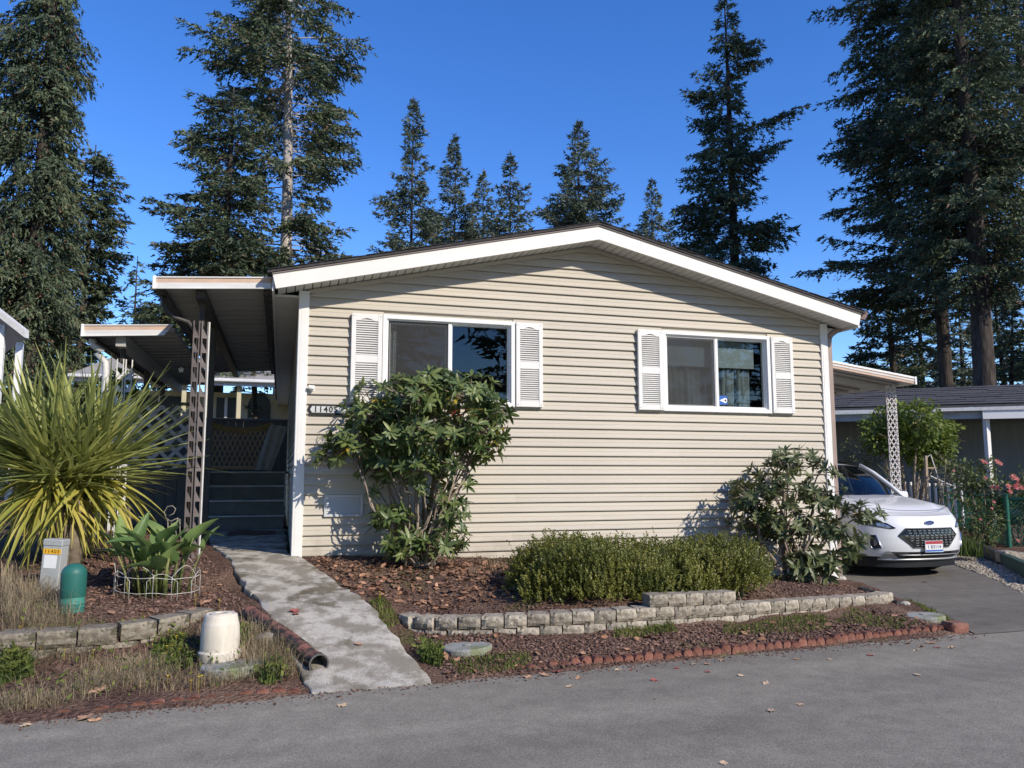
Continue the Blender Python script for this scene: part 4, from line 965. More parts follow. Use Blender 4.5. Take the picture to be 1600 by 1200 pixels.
# utility pedestal and green dome
p = hit(80,922); pe = thing('utility_pedestal', tuple(p), 'grey metal utility pedestal with yellow number label by the spiky plant', 'pedestal')
pedm = pm('pedestal_grey', (.42,.44,.44), (.34,.36,.36), 6, .45); yelm = pm('label_yellow', (.75,.42,.03), None, rough=.5); papm = pm('label_paper', (.75,.77,.78), None, rough=.6)
Mp = Matrix.Translation(p) @ Matrix.Rotation(R(-16),4,'Z') @ Matrix.Rotation(R(3),4,'Y')
b = B(); b.cbox(-.085,.085,-.06,.06,-.05,.405,.006,M=Mp); b.build('body', pedm, pe)
b = B(); b.cbox(-.090,.090,-.066,.064,.395,.455,.008,M=Mp); b.build('lid', pedm, pe)
b = B(); b.cbox(-.078,.082,-.0625,-.0605,.325,.372,.0005,M=Mp); lb = b.build('number_label', yelm, pe)
digits('digit', '11405', .044, .029, inkm, lb, Mp @ Matrix.Translation((.002,-.0632,.348)) @ Matrix.Rotation(R(90),4,'X'), ext=.0004)
b = B(); b.cbox(-.062,.052,-.0622,-.0605,.20,.315,.0005,M=Mp); b.build('paper_label', papm, pe)
p = hit(112,956); dm = thing('green_dome_pedestal', tuple(p), 'dark green plastic dome-topped pedestal in the left bed', 'pedestal')
dgm = pm('dome_green', (.018,.115,.095), (.024,.14,.115), 5, .5, spec=.4); dgl = pm('dome_green_base', (.05,.24,.19), (.04,.19,.15), 8, .55)
b = B(); b.lathe([(.088,-.04),(.089,.03),(.093,.034),(.093,.042),(.089,.046),(.089,.058),(.093,.062),(.093,.070),(.089,.075),(.089,.125)],p,28,False); b.build('base', dgl, dm, True, autosmooth=40)
b = B(); b.lathe([(.094,.122),(.096,.13),(.096,.30)]+[(.096*math.cos(a),.30+.085*math.sin(a)) for a in np.linspace(.15,1.5,9)]+[(.002,.386)],p,28); b.build('dome', dgm, dm, True, autosmooth=50)
# ------------------------------------------------------------------ plants
def arr(v): return np.array([v.x, v.y, v.z]) if isinstance(v, Vector) else np.array(v, float)
def leaf_tpl(L_=1., w=.3, segs=4, fold=.12, bend=.15, tipw=0.):
    """leaf along +y, normal +z, length 1"""
    V = []; F = []
    for i in range(segs+1):
        t = i/segs; ww = w/2*(math.sin(math.pi*min(1,(t*.86+.10)))**.8 if tipw == 0 else (1-t)**.5*.9+.05); ww = max(ww, .012); z = -bend*t*t
        V += [(-ww, t, z+fold*ww), (0, t, z), (ww, t, z+fold*ww)]
    for i in range(segs):
        a = i*3; F += [(a,a+1,a+4,a+3),(a+1,a+2,a+5,a+4)]
    return np.array(V)*np.array([L_,L_,L_]), np.array(F)
def basis(D, Nn):
    D = norm(D); X = norm(np.cross(D, Nn)); Z = np.cross(X, D); return np.stack([X, D, Z], 2)
def batch(tpl, O, D, Nn, S):
    T, F = tpl; Bm = basis(D, Nn); V = O[:,None,:] + np.einsum('nij,kj->nki', Bm, T)*S[:,None,None]
    k = len(T); Fs = (F[None,:,:] + (np.arange(len(O))*k)[:,None,None]).reshape(-1, F.shape[1]); return V.reshape(-1,3), Fs
def place_leaves(t, tpls, O, D, Nn, S, mat, nparts=300, name='leaf'):
    """nearest leaves become parts that share meshes, the rest is one mesh of foliage"""
    d = np.linalg.norm(O-arr(CAM), axis=1); order = np.argsort(d); npick = min(nparts, len(O))
    pick = order[:int(npick*1.6)]; r = np.random.RandomState(1); r.shuffle(pick); pick = pick[:npick]
    rest = np.setdiff1d(np.arange(len(O)), pick); me = []
    for tp in tpls: me.append(mesh_np(name, tp[0], tp[1], mat, True))
    Bm = basis(D[pick], Nn[pick])
    for k, i in enumerate(pick):
        o = bpy.data.objects.new(name, me[k % len(me)]); M = Matrix([list(Bm[k][0])+[O[i][0]], list(Bm[k][1])+[O[i][1]], list(Bm[k][2])+[O[i][2]], [0,0,0,1]])
        loc, rot, sc = M.decompose(); o.location = loc; o.rotation_mode = 'QUATERNION'; o.rotation_quaternion = rot; o.scale = (S[i],)*3; link(o, t)
    if len(rest):
        Vs, Fs, off = [], [], 0
        for k, tp in enumerate(tpls):
            sel = rest[k::len(tpls)]
            if len(sel) == 0: continue
            v, f = batch(tp, O[sel], D[sel], Nn[sel], S[sel]); Vs.append(v); Fs.append(f+off); off += len(v)
        tag(obj_from('foliage', mesh_np('foliage', np.concatenate(Vs), np.concatenate(Fs), mat, True), t), kind='stuff')
def rhododendron(label, base, blobs, depth, mat, stem_mat, seed, whorls, ll, yspread, nparts=300, lmin=6, lmax=10, stems=9, stem_r=.018, name='rhododendron_bush'):
    rs = np.random.RandomState(seed); base = arr(base); t = thing(name, tuple(base), label, 'bush')
    tips = []; ax = []; cen = []
    wts = np.array([b_[2]**2*(b_[3] if len(b_)>3 else 1) for b_ in blobs], float); wts /= wts.sum()
    cpos = [arr(at(u,v,depth+rs.uniform(-yspread,yspread)*.6)) for (u,v,r_,*_) in blobs]
    for i in rs.choice(len(blobs), whorls, p=wts):
        r_ = blobs[i][2]*depth/FPX; d = rs.normal(0,1,3); d /= np.linalg.norm(d)
        d[2] = d[2]*.8+.1; q = r_*rs.uniform(.55,1.08); p = cpos[i]+d*q*np.array([1,1.15,.85]); tips.append(p); a = d*1.0+np.array([0,0,.55])+rs.normal(0,.25,3); ax.append(a/np.linalg.norm(a)); cen.append(i)
    tips = np.array(tips); ax = np.array(ax); cen = np.array(cen)
    # stems
    b = B(); nb = len(blobs)
    for i in range(nb):
        c = cpos[i]; o = base+np.array([rs.uniform(-.14,.14), rs.uniform(-.1,.1), -.03])
        if blobs[i][2] < 30:
            big = [j for j in range(nb) if blobs[j][2] >= 30 and j != i]
            if big:
                j = min(big, key=lambda q: np.linalg.norm(cpos[q]-c)); o = cpos[j]+rs.normal(0,.03,3); b.tube([o,(o+c)/2+np.array([0,0,.05]),c],[stem_r*.4,stem_r*.35,stem_r*.25],5); continue
        m1 = o*.55+c*.45+np.array([rs.normal(0,.06),rs.normal(0,.06),.02]); m0 = o*.8+c*.2+np.array([rs.normal(0,.04),rs.normal(0,.04),.0])
        b.tube([o,m0,m1,c],[stem_r,stem_r*.85,stem_r*.65,stem_r*.35],6)
        o2 = o+np.array([rs.uniform(-.1,.1),rs.uniform(-.1,.1),0]); b.tube([o2,(o2+m1)/2+rs.normal(0,.05,3),m1+rs.normal(0,.05,3),c+rs.normal(0,.06,3)],[stem_r*.8,stem_r*.6,stem_r*.5,stem_r*.3],5)
    b.build('stems', stem_mat, t, True)
    b = B()
    for p, i in zip(tips, cen):
        c = cpos[i]; m_ = (p+c)/2+rs.normal(0,.03,3)-np.array([0,0,.03]); b.tube([c,m_,p],[.006,.005,.004],3,False)
    tw = b.build('twigs', stem_mat, t); tag(tw, kind='stuff')
    # leaf whorls
    O=[];D=[];Nn=[];S=[]
    for p, a in zip(tips, ax):
        n = rs.randint(lmin,lmax+1); x = np.cross(a, rs.normal(0,1,3)); x /= np.linalg.norm(x); y = np.cross(a,x)
        for k in range(n):
            an = 2*np.pi*(k+rs.uniform(-.25,.25))/n; rad = x*np.cos(an)+y*np.sin(an); el = rs.uniform(.05,.75)
            d = rad*np.cos(el)+a*np.sin(el)-np.array([0,0,.12]); O.append(p-a*rs.uniform(0,.03)); D.append(d); Nn.append(a+rs.normal(0,.12,3)); S.append(ll*rs.uniform(.65,1.15))
    tp = [leaf_tpl(1,.31,4,.25,.10), leaf_tpl(1,.27,4,.35,.22), leaf_tpl(1,.35,4,.2,.05)]
    place_leaves(t, tp, np.array(O), np.array(D), np.array(Nn), np.array(S), mat, nparts)
    return t
rhodm = leafmat('rhododendron_leaf', (.070,.112,.030), (.180,.235,.078), 2.4, .42, .28, .42, .5, hue=.03)
rhodm2 = leafmat('rhododendron_leaf_dark', (.062,.088,.034), (.165,.190,.080), 2.6, .42, .25, .42, .5, hue=.025)
stemm = pm('bush_stem', (.20,.155,.115), (.34,.28,.22), 12, .9, bump=.003, bscale=60)
b1 = hit(662,884)
d1 = (b1-CAM).dot(FWD)
rhododendron('big green rhododendron with bare stems covering part of the left window', b1,
    [(574,652,32,.8),(590,640,54),(640,622,54),(690,615,50),(735,620,46),(762,640,38),(588,696,40),(620,680,60),(685,680,58),(745,672,46),(785,640,20,.7),(600,725,48),(655,728,44),(720,718,38),(590,765,30,.3),(640,770,32,.25),(690,760,30,.25),(610,812,32),(700,800,36),(720,760,28,.3),(655,850,38),(700,845,36),(620,850,30),(760,700,30,.7),(546,690,36,.9),(526,708,24,.9),(508,716,15,.8),(640,604,30),(695,598,32),(668,590,18,.8)],
    d1, rhodm, stemm, 5, 840, .122, .5, stems=12)
b2 = ony(1237,885,-.62); b2.z = tz(b2.x,b2.y); d2 = (b2-CAM).dot(FWD)
rhododendron('open dark rhododendron at the right corner with its shadow on the siding', b2,
    [(1232,722,34),(1265,712,26,.8),(1200,740,30),(1285,735,26,.8),(1180,775,36),(1225,770,40),(1275,770,36),(1310,790,26,.9),(1180,815,36),(1225,820,40),(1265,815,36),(1300,830,30),(1335,850,26,.9),(1310,870,22,.9),(1360,806,20,1.3),(1345,800,18),(1205,850,30),(1250,852,28),(1165,790,22,.7)],
    d2, rhodm2, stemm, 8, 235, .128, .36, lmin=7, lmax=11, stem_r=.026)
b3 = ony(1262,905,-.75); b3.z = tz(b3.x,b3.y); d3 = (b3-CAM).dot(FWD)
rhododendron('small low rhododendron shoot at the foot of the corner bush', b3, [(1248,880,22),(1272,872,24),(1290,888,18),(1255,895,18)], d3, rhodm2, stemm, 9, 46, .15, .15, nparts=200, stem_r=.01)
# yellowing and red leaves on the big bush
yelL = leafmat('leaf_yellow', (.42,.30,.03), (.55,.42,.06), 3, .2, .3); redL = leafmat('leaf_red', (.35,.06,.03), (.42,.12,.05), 3, .2, .3)
bush1 = [o for o in bpy.data.objects if o.get('label','').startswith('big green rhodo')][0]
rs = np.random.RandomState(3)
for (u,v,m_,n) in ((590,625,yelL,5),(712,622,yelL,7),(745,640,yelL,4),(716,640,redL,4),(728,645,redL,3),(775,690,yelL,4),(782,672,yelL,3),(545,700,yelL,2)):
    p = at(u,v,d1-.34); tp = leaf_tpl(1,.3,4,.25,.15); me = mesh_np('leaf', tp[0], tp[1], m_, True)
    for k in range(n):
        o = bpy.data.objects.new('leaf', me); o.location = p+Vector((rs.normal(0,.02),rs.normal(0,.03),rs.normal(0,.02))); a = rs.uniform(0,6.28)
        o.rotation_euler = (rs.uniform(-.8,.1), rs.uniform(-.3,.3), a); o.scale = (.10,)*3; link(o, bush1)
# box hedge
hedgem = leafmat('box_leaf', (.095,.120,.022), (.26,.26,.058), 3.2, .35, .25, .5, .4, hue=.02)
hc = np.array([3.32,-1.80,.30]); hr = np.array([1.36,.66,.50]); hg = thing('box_hedge', (3.32,-1.8,.3), 'rounded small-leaved box hedge behind the block wall under the facade', 'hedge')
rs = np.random.RandomState(12); n = 6500
d = rs.normal(0,1,(n*2,3)); d[:,2] = np.abs(d[:,2]); d = norm(d); d = np.sign(d)*np.abs(d)**.72; d = d[:n]
rt = 0.07; P = d*hr*(1+.05*np.sin(d[:,0:1]*9+1)+.05*np.sin(d[:,1:2]*11+d[:,0:1]*7)+rs.normal(0,.03,(n,1)))
P = np.stack([P[:,0]*np.cos(rt)-P[:,1]*np.sin(rt), P[:,0]*np.sin(rt)+P[:,1]*np.cos(rt), P[:,2]],1)+hc
P[:,2] += .05*np.sin(P[:,0]*3.1); dep = rs.rand(n)**2*.18; P -= d*dep[:,None]
sd_ = norm(d*.5+np.array([0,0,1.])+rs.normal(0,.22,(n,3))); ls = rs.uniform(.035,.10,n); ls[rs.rand(n)<.05] *= 1.9
k = 13; I = np.repeat(np.arange(n),k); tt = np.tile(np.linspace(.0,1,k),n); an = np.tile(np.arange(k)*2.4,n)+np.repeat(rs.rand(n)*6,k)
X = norm(np.cross(sd_, rs.normal(0,1,(n,3)))); Yv = np.cross(sd_,X)
O = P[I]+sd_[I]*(ls[I]*tt)[:,None]; Dl = X[I]*np.cos(an)[:,None]+Yv[I]*np.sin(an)[:,None]+sd_[I]*(.4+.8*tt)[:,None]
dia = (np.array([(0,0,0),(.32,.5,.04),(0,1,0),(-.32,.5,.04)]), np.array([(0,1,2,3)]))
v_, f_ = batch(dia, O, Dl, sd_[I]+rs.normal(0,.2,(len(I),3)), rs.uniform(.018,.030,len(I)))
tag(obj_from('foliage', mesh_np('foliage', v_, f_, hedgem), hg), kind='stuff')
b = B()
for q in range(90):
    x, y = hc[0]+rs.uniform(-1.1,1.1), hc[1]+rs.uniform(-.45,.45); b.tube([(x,y,tz(x,y)-.02),(x+rs.normal(0,.05),y+rs.normal(0,.05),.5),(x+rs.normal(0,.1),y+rs.normal(0,.1),.72)],[.008,.006,.003],4,False)
tag(b.build('stems', stemm, hg), kind='stuff')
# inner leaf mass that keeps the hedge from being see-through
n = 16000; dd = rs.normal(0,1,(n,3)); dd[:,2] = np.abs(dd[:,2]); dd = norm(dd); Pp = dd*hr*(.62+.28*rs.rand(n,1))+hc
v_, f_ = batch(dia, Pp, rs.normal(0,1,(n,3)), rs.normal(0,1,(n,3)), rs.uniform(.03,.05,n)); tag(obj_from('inner_foliage', mesh_np('inner_foliage', v_, f_, hedgem), hg), kind='stuff')
# spiky cordyline on the left: every strap leaf a part
strapg = leafmat('strap_green', (.225,.265,.070), (.42,.44,.145), 2.2, .3, .3, .45, .4, hue=.015); strapy = leafmat('strap_yellow', (.34,.33,.06), (.52,.48,.11), 2.2, .25, .35, .5, .4)
def strap(bend, w): 
    V=[];F=[]; n=9
    for i in range(n+1):
        t_=i/n; ww = w/2*(.55+.45*math.sin(min(1,t_*2.2)*math.pi/2))*(1-max(0,t_-.45)/.55)**.8+.0015; z=-bend*t_**2.2; y = t_*(1-.18*bend*t_)
        V += [(-ww,y,z+ww*.45),(0,y,z),(ww,y,z+ww*.45)]
    for i in range(n): a=i*3; F += [(a,a+1,a+4,a+3),(a+1,a+2,a+5,a+4)]
    return mesh_np('leaf', V, F, strapg, True)
cy = hit(112,884); cyd = 8.0; ct = at(112,884,cyd); ct.z = tz(ct.x,ct.y); cp = thing('spiky_palm', tuple(ct), 'large spiky strap-leaved palm plant with yellow lower leaves in the left bed', 'plant')
mg = [strap(bd,w) for bd in (.0,.05,.12) for w in (.036,.046)]; my = []
for bd in (.15,.32,.55):
    for w in (.042,.052): q = strap(bd,w); q.materials.clear(); q.materials.append(strapy); my.append(q)
rs = random.Random(21)
heads = [at(80,745,cyd), at(120,750,cyd+.15), at(50,735,cyd+.4), at(150,742,cyd+.35)]
b = B()
for h in heads: b.tube([(ct.x+rs.uniform(-.06,.06),ct.y,ct.z-.1),(h.x*.5+ct.x*.5,h.y*.5+ct.y*.5,(h.z+ct.z)/2),tuple(h)],[.07,.06,.05],9)
b.build('trunk', pm('palm_trunk',(.14,.11,.08),(.22,.18,.13),14,.95,bump=.01,bscale=25), cp, True)
for i in range(300):
    h = heads[i%4]; el = R(rs.triangular(-75,90,45)); az = rs.uniform(0,2*math.pi); L_ = rs.uniform(.90,1.42) if el > 0 else rs.uniform(.70,1.08)
    if el > R(55): L_ *= .95+.2*rs.random()
    yellow = el < R(rs.uniform(-25,12)); me = rs.choice(my if yellow else mg)
    o = bpy.data.objects.new('leaf', me); o.location = h+Vector((rs.gauss(0,.03),rs.gauss(0,.03),rs.gauss(0,.05)+(.06 if not yellow else -.08)))
    o.rotation_euler = (el, rs.uniform(-.4,.4), az); o.scale = (1,L_,L_); link(o, cp)
rs2 = np.random.RandomState(33); ne = 620; elv = np.radians(np.where(rs2.rand(ne)<.3, rs2.uniform(-75,-15,ne), rs2.triangular(-40,45,90,ne))); azv = rs2.rand(ne)*2*np.pi
hp = np.array([arr(h) for h in heads])[rs2.randint(0,4,ne)]+rs2.normal(0,.05,(ne,3)); Dv = np.stack([np.cos(elv)*np.cos(azv),np.cos(elv)*np.sin(azv),np.sin(elv)],1); lv_ = np.where(elv>0,rs2.uniform(.75,1.35,ne),rs2.uniform(.6,1.0,ne))
for nm_, sel, bd, mt_ in (('foliage',elv>-.1,.06,strapg),('lower_foliage',elv<=-.1,.3,strapy)):
    ms_ = strap(bd,.034); cv = np.zeros(len(ms_.vertices)*3); ms_.vertices.foreach_get('co',cv); fq = np.array([list(p.vertices) for p in ms_.polygons]); v, f = batch((cv.reshape(-1,3),fq), hp[sel], Dv[sel], np.array([0,0,1.])+rs2.normal(0,.25,(sel.sum(),3)), lv_[sel]); tag(obj_from(nm_, mesh_np(nm_, v, f, mt_, True), cp), kind='stuff')
# calla lilies in a wire border
callam = leafmat('calla_leaf', (.11,.185,.055), (.22,.32,.11), 4, .25, .3, .4, .4); cst = leafmat('calla_stem', (.16,.20,.06), (.24,.24,.09), 4, .2, .2)
cb = hit(238,938); cl = thing('calla_lily_clump', tuple(cb), 'clump of broad arrow-shaped calla lily leaves inside a wire border', 'plant')
def calla_leaf(bend, w):
    out = [(0,-.18),(.22,-.30),(.42,-.12),(.44,.12),(.32,.45),(.14,.80),(0,1.0)]; V=[];F=[]
    for i,(x,y) in enumerate(out):
        z = -bend*max(0,y)**2+.0; V += [(-x*w,y,z+x*.28),(-x*w*.5,y*.98+.02,z+x*.08),(0,y if i else -.02,z),(x*w*.5,y*.98+.02,z+x*.08),(x*w,y,z+x*.28)]
    for i in range(len(out)-1): a=i*5; F += [(a+j,a+j+1,a+j+6,a+j+5) for j in range(4)]
    return mesh_np('leaf', V, F, callam, True)
cm = [calla_leaf(bd,w) for bd,w in ((.2,.56),(.35,.64),(.1,.50))]; rs = random.Random(8)
for i in range(40):
    a = rs.uniform(0,6.28); rr_ = rs.uniform(.02,.24); bx_, by_ = cb.x+rr_*math.cos(a)*1.15, cb.y+.28+rr_*math.sin(a)*.8; bz_ = tz(bx_,by_)
    lean = rs.uniform(.1,.55); H_ = rs.uniform(.26,.52); tipp = Vector((bx_+lean*.28*math.cos(a), by_+lean*.28*math.sin(a), bz_+H_))
    b = B(); b.tube([(bx_,by_,bz_-.02),((bx_*2+tipp.x)/3,(by_*2+tipp.y)/3,bz_+H_*.5),tuple(tipp)],[.013,.010,.006],6); b.build('stem', cst, cl, True)
    o = bpy.data.objects.new('leaf', rs.choice(cm)); o.location = tipp; o.rotation_euler = (R(rs.uniform(10,78)), rs.uniform(-.5,.5), a-math.pi/2+rs.uniform(-.8,.8)); s_ = rs.uniform(.20,.32); o.scale = (s_,s_,s_); link(o, cl)
wf = thing('wire_border_fence', (cb.x,cb.y,cb.z), 'white hooped wire border fence round the calla lilies', 'fence'); wfm = pm('wire_white', (.62,.61,.57), (.42,.40,.36), 25, .5)
nh = 11; ex_, ey_ = .36, .27; cc = (cb.x, cb.y+.26)
def wp(t_, z): x, y = cc[0]+ex_*math.cos(t_), cc[1]+ey_*math.sin(t_); return Vector((x,y,tz(x,y)+z))
for i in range(nh):
    a0, a1 = 2*math.pi*i/nh, 2*math.pi*(i+1.25)/nh; Hh = .30 if i%2 else .23; pts = [wp(a0,-.03), wp(a0,Hh*.7)]
    for q in np.linspace(.1,.9,7): pts.append(wp(a0+(a1-a0)*q, Hh*.7+Hh*.3*math.sin(math.pi*q)))
    pts += [wp(a1,Hh*.7), wp(a1,-.03)]; b = B(); b.tube(pts,.0027,5); b.build('hoop', wfm, wf, True)
for z in (.06,.19): b = B(); b.tube([wp(a,z) for a in np.linspace(0,2*math.pi,40)],.003,5); b.build('ring', wfm, wf, True)

# ------------------------------------------------------------------ ground litter, weeds and grass
def region_pts(n, poly_uv, seed):
    """random ground spots inside a photo outline, laid on the terrain"""
    rs = np.random.RandomState(seed); W = [hit(u,v) for u,v in poly_uv]; X = np.array([p.x for p in W]); Y = np.array([p.y for p in W]); out = []
    while sum(len(o) for o in out) < n:
        x = rs.uniform(X.min(),X.max(),n); y = rs.uniform(Y.min(),Y.max(),n); ins = np.zeros(n,bool); j = len(X)-1
        for i in range(len(X)):
            c = ((Y[i]>y)!=(Y[j]>y)) & (x < (X[j]-X[i])*(y-Y[i])/(Y[j]-Y[i]+1e-12)+X[i]); ins ^= c; j = i
        ins &= ~walk_mask(x,y,.01) & ~drive_mask(x,y,.0) & (y > edge_y(x)+.02); out.append(np.stack([x[ins],y[ins]],1))
    P = np.concatenate(out)[:n]; return np.concatenate([P, terrain(P[:,0],P[:,1])[:,None]],1)
def chips(name, P, size, mat, seed, label, cat, flat=.35):
    rs = np.random.RandomState(seed); n = len(P); base = np.array([(-.5,-.25,-.5),(.5,-.2,-.5),(.45,.25,-.5),(-.5,.22,-.5),(-.4,-.2,.5),(.45,-.15,.5),(.5,.2,.4),(-.45,.25,.5)]); f = np.array([(0,3,2,1),(4,5,6,7),(0,1,5,4),(1,2,6,5),(2,3,7,6),(3,0,4,7)])
    D = rs.normal(0,1,(n,3)); D[:,2] *= .35; Nn = rs.normal(0,.35,(n,3))+np.array([0,0,1.]); S = size*rs.uniform(.5,1.5,n)
    T = base*np.array([.55,1.,flat*.5]); T = T[:,[1,0,2]]*np.array([1.2,1.6,1.]); P = P.copy(); P[:,2] += S*.12
    v, f2 = batch((T,f), P, D, Nn, S); o = obj_from(name, mesh_np(name, v, f2, mat)); tag(o, label, cat, kind='stuff'); return o
barkm = pm('bark_chip', (.085,.048,.036), (.20,.125,.095), 30, .95, island=.55)
bedR = [(480,872),(600,862),(760,868),(900,880),(1290,905),(1400,935),(1320,945),(1140,950),(1000,958),(870,968),(630,965),(560,925)]
stripR = [(640,985),(860,1002),(1150,980),(1400,955),(1490,985),(1300,1000),(1100,1025),(850,1050),(700,1062)]
bedL = [(0,940),(60,870),(190,818),(300,850),(330,880),(400,960),(440,1020),(470,1065),(330,1000),(160,975)]
chips('bark_mulch', np.concatenate([region_pts(7500,bedR,1), region_pts(5500,stripR,2), region_pts(8000,bedL,3)]), .030, barkm, 4, 'reddish brown bark chips covering the garden beds', 'mulch')
re_ = np.random.RandomState(90); xe = re_.uniform(-4,6.2,1500); ye = edge_y(xe)-np.abs(re_.normal(0,.10,1500)); Pe = np.stack([xe,ye,np.full(1500,.004)],1)
chips('road_edge_debris', Pe, .016, barkm, 91, 'crumbs of bark and soil along the road edge', 'debris')
leafl = pm('dry_leaf', (.20,.095,.055), (.36,.21,.13), 12, .9, island=.45)
tpl_d = (np.array([(0,0,0),(.28,.3,.12),(.22,.75,.05),(0,1,.16),(-.25,.7,.02),(-.3,.3,.10)]), np.array([(0,1,2,3,4,5)]))
P = np.concatenate([region_pts(900,[(480,876),(700,880),(820,890),(830,930),(700,955),(580,935)],5), region_pts(120,stripR,6), region_pts(160,bedL,7)]); rs = np.random.RandomState(9); n = len(P); P[:,2] += .012
Dl = rs.normal(0,1,(n,3)); Dl[:,2] = rs.uniform(-.15,.35,n); v, f = batch(tpl_d, P, Dl, rs.normal(0,.4,(n,3))+np.array([0,0,1.]), rs.uniform(.03,.085,n))
tag(obj_from('leaf_litter', mesh_np('leaf_litter', v, f, leafl)), 'dry orange brown leaf litter under the big bush', 'leaf litter', kind='stuff')
def blades(name, P, hmin, hmax, mat, seed, label, lean=.5, w=.004, curl=.4):
    rs = np.random.RandomState(seed); n = len(P); a = rs.uniform(0,6.28,n); l = rs.uniform(hmin,hmax,n)*rs.uniform(.5,1,n); d = np.stack([np.cos(a),np.sin(a),np.zeros(n)],1); s = np.stack([-np.sin(a),np.cos(a),np.zeros(n)],1); le = rs.uniform(0,lean,n)
    z = np.array([0,0,1.]); p0 = P-z*.01; p1 = P+z*(l*.55)[:,None]+d*(l*le*.4)[:,None]; p2 = P+z*(l*(1-curl*le))[:,None]+d*(l*le)[:,None]; ww = (w*rs.uniform(.6,1.4,n))[:,None]*s
    V = np.stack([p0-ww,p0+ww,p1+ww*.7,p1-ww*.7,p2],1).reshape(-1,3); k = (np.arange(n)*5)[:,None]; F3 = np.concatenate([k+np.array([[0,1,2]]),k+np.array([[0,2,3]]),k+np.array([[3,2,4]])])
    o = obj_from(name, mesh_np(name, V, F3, mat)); tag(o, label, 'weeds' if 'weed' in label else 'grass', kind='stuff'); return o
dryg = leafmat('dry_grass', (.24,.19,.11), (.50,.41,.26), 3, .35, .3, .8, .2); grn = leafmat('grass_green', (.10,.135,.03), (.20,.24,.06), 5, .3, .35, .7, .2); grn2 = leafmat('weed_green', (.06,.10,.025), (.14,.19,.05), 5, .3, .35, .6, .3)
weedL = [(0,960),(60,950),(100,975),(200,985),(300,985),(380,990),(440,1000),(462,1060),(330,1075),(150,1095),(0,1115)]
Pw = region_pts(22000,weedL,21); keep = np.random.RandomState(2).rand(len(Pw)) < np.clip(.30+.8*np.sin(Pw[:,0]*5+1)*np.sin(Pw[:,1]*6),.06,1); blades('dry_grass', Pw[keep], .04,.19, dryg, 22, 'dry tangled weeds and grass growing over the left wall', 2.6, .0017)
blades('dry_grass', np.concatenate([region_pts(900,[(380,990),(450,1000),(470,1060),(380,1060)],23), region_pts(1500,[(0,900),(90,930),(120,985),(0,1010)],24)]), .12,.36, dryg, 25, 'tall dry weed stalks beside the drain pipe and left edge', 1.8, .0016)
Pg = np.concatenate([region_pts(500,[(0,1020),(45,1030),(50,1060),(0,1070)],31), region_pts(420,[(240,1010),(290,1000),(300,1045),(250,1050)],32), region_pts(160,[(405,1048),(440,1048),(440,1070),(405,1070)],33), region_pts(260,[(360,985),(385,985),(385,1010),(360,1010)],34), region_pts(240,[(655,1015),(690,1020),(690,1045),(655,1035)],35)])
tpw = (np.array([(0,0,0),(.2,.35,.05),(.16,.7,.03),(0,1,-.05),(-.16,.7,.03),(-.2,.35,.05)]), np.array([(0,1,2,3,4,5)])); rsw = np.random.RandomState(77); Pl = np.concatenate([Pg, region_pts(500,weedL,78)]); nl = len(Pl); Pl = Pl+np.stack([rsw.normal(0,.02,nl),rsw.normal(0,.02,nl),rsw.uniform(.0,.11,nl)],1)
vw, fw = batch(tpw, Pl, rsw.normal(0,1,(nl,3))+np.array([0,0,.5]), rsw.normal(0,.5,(nl,3))+np.array([0,0,1.]), rsw.uniform(.02,.055,nl)); tag(obj_from('weed_leaves', mesh_np('weed_leaves', vw, fw, grn)), 'small light green weed leaves among the dry stalks', 'weeds', kind='stuff')
blades('green_weeds', Pg, .04,.15, grn2, 36, 'fresh green weed clumps at the road side', 1., .008)
Pg = np.concatenate([region_pts(900,[(960,985),(1050,972),(1060,990),(960,998)],41), region_pts(1500,[(1130,975),(1290,962),(1300,985),(1130,992)],42), region_pts(900,[(700,1035),(830,1020),(830,1045),(720,1058)],43), region_pts(500,[(575,940),(600,935),(625,975),(600,985)],44), region_pts(700,[(1330,950),(1440,975),(1400,985),(1300,975)],45), region_pts(500,[(1350,905),(1390,915),(1500,975),(1480,980)],46), region_pts(700,[(760,870),(840,865),(840,890),(760,895)],48)])
blades('grass', Pg, .02,.075, grn, 47, 'short green grass patches along the block wall', 1., .0035)
Pg = region_pts(700,[(740,872),(830,868),(820,905),(700,900)],51); blades('dry_grass', Pg, .03,.10, dryg, 52, 'short dry grass between the big bush and the hedge weeds', 1., .003)
# yellow flower heads
yfl = pm('flower_yellow', (.75,.52,.02), (.80,.62,.05), 9, .6); b = B(); rs = random.Random(4)
for (u,v) in ((83,944),(50,995),(30,990),(62,1018),(100,1022),(145,1025),(262,1000),(275,1008),(285,1004),(268,1015),(260,1020),(280,1020),(262,1063),(315,1062),(298,1072),(305,942),(342,948),(422,952),(310,1075),(593,928),(594,934),(34,980)):
    p = hit(u,v+10)+UP*rs.uniform(.06,.12)
    for k in range(7):
        a = k*.9; b.add([p, p+Vector((.012*math.cos(a),.012*math.sin(a),.004)), p+Vector((.012*math.cos(a+.7),.012*math.sin(a+.7),.004))],[(0,1,2)])
    b.tube([p-UP*.12,p],.0012,3,False)
tag(b.build('wild_flowers', yfl), 'tiny yellow wild flowers scattered through the left weeds', 'flowers', kind='stuff')
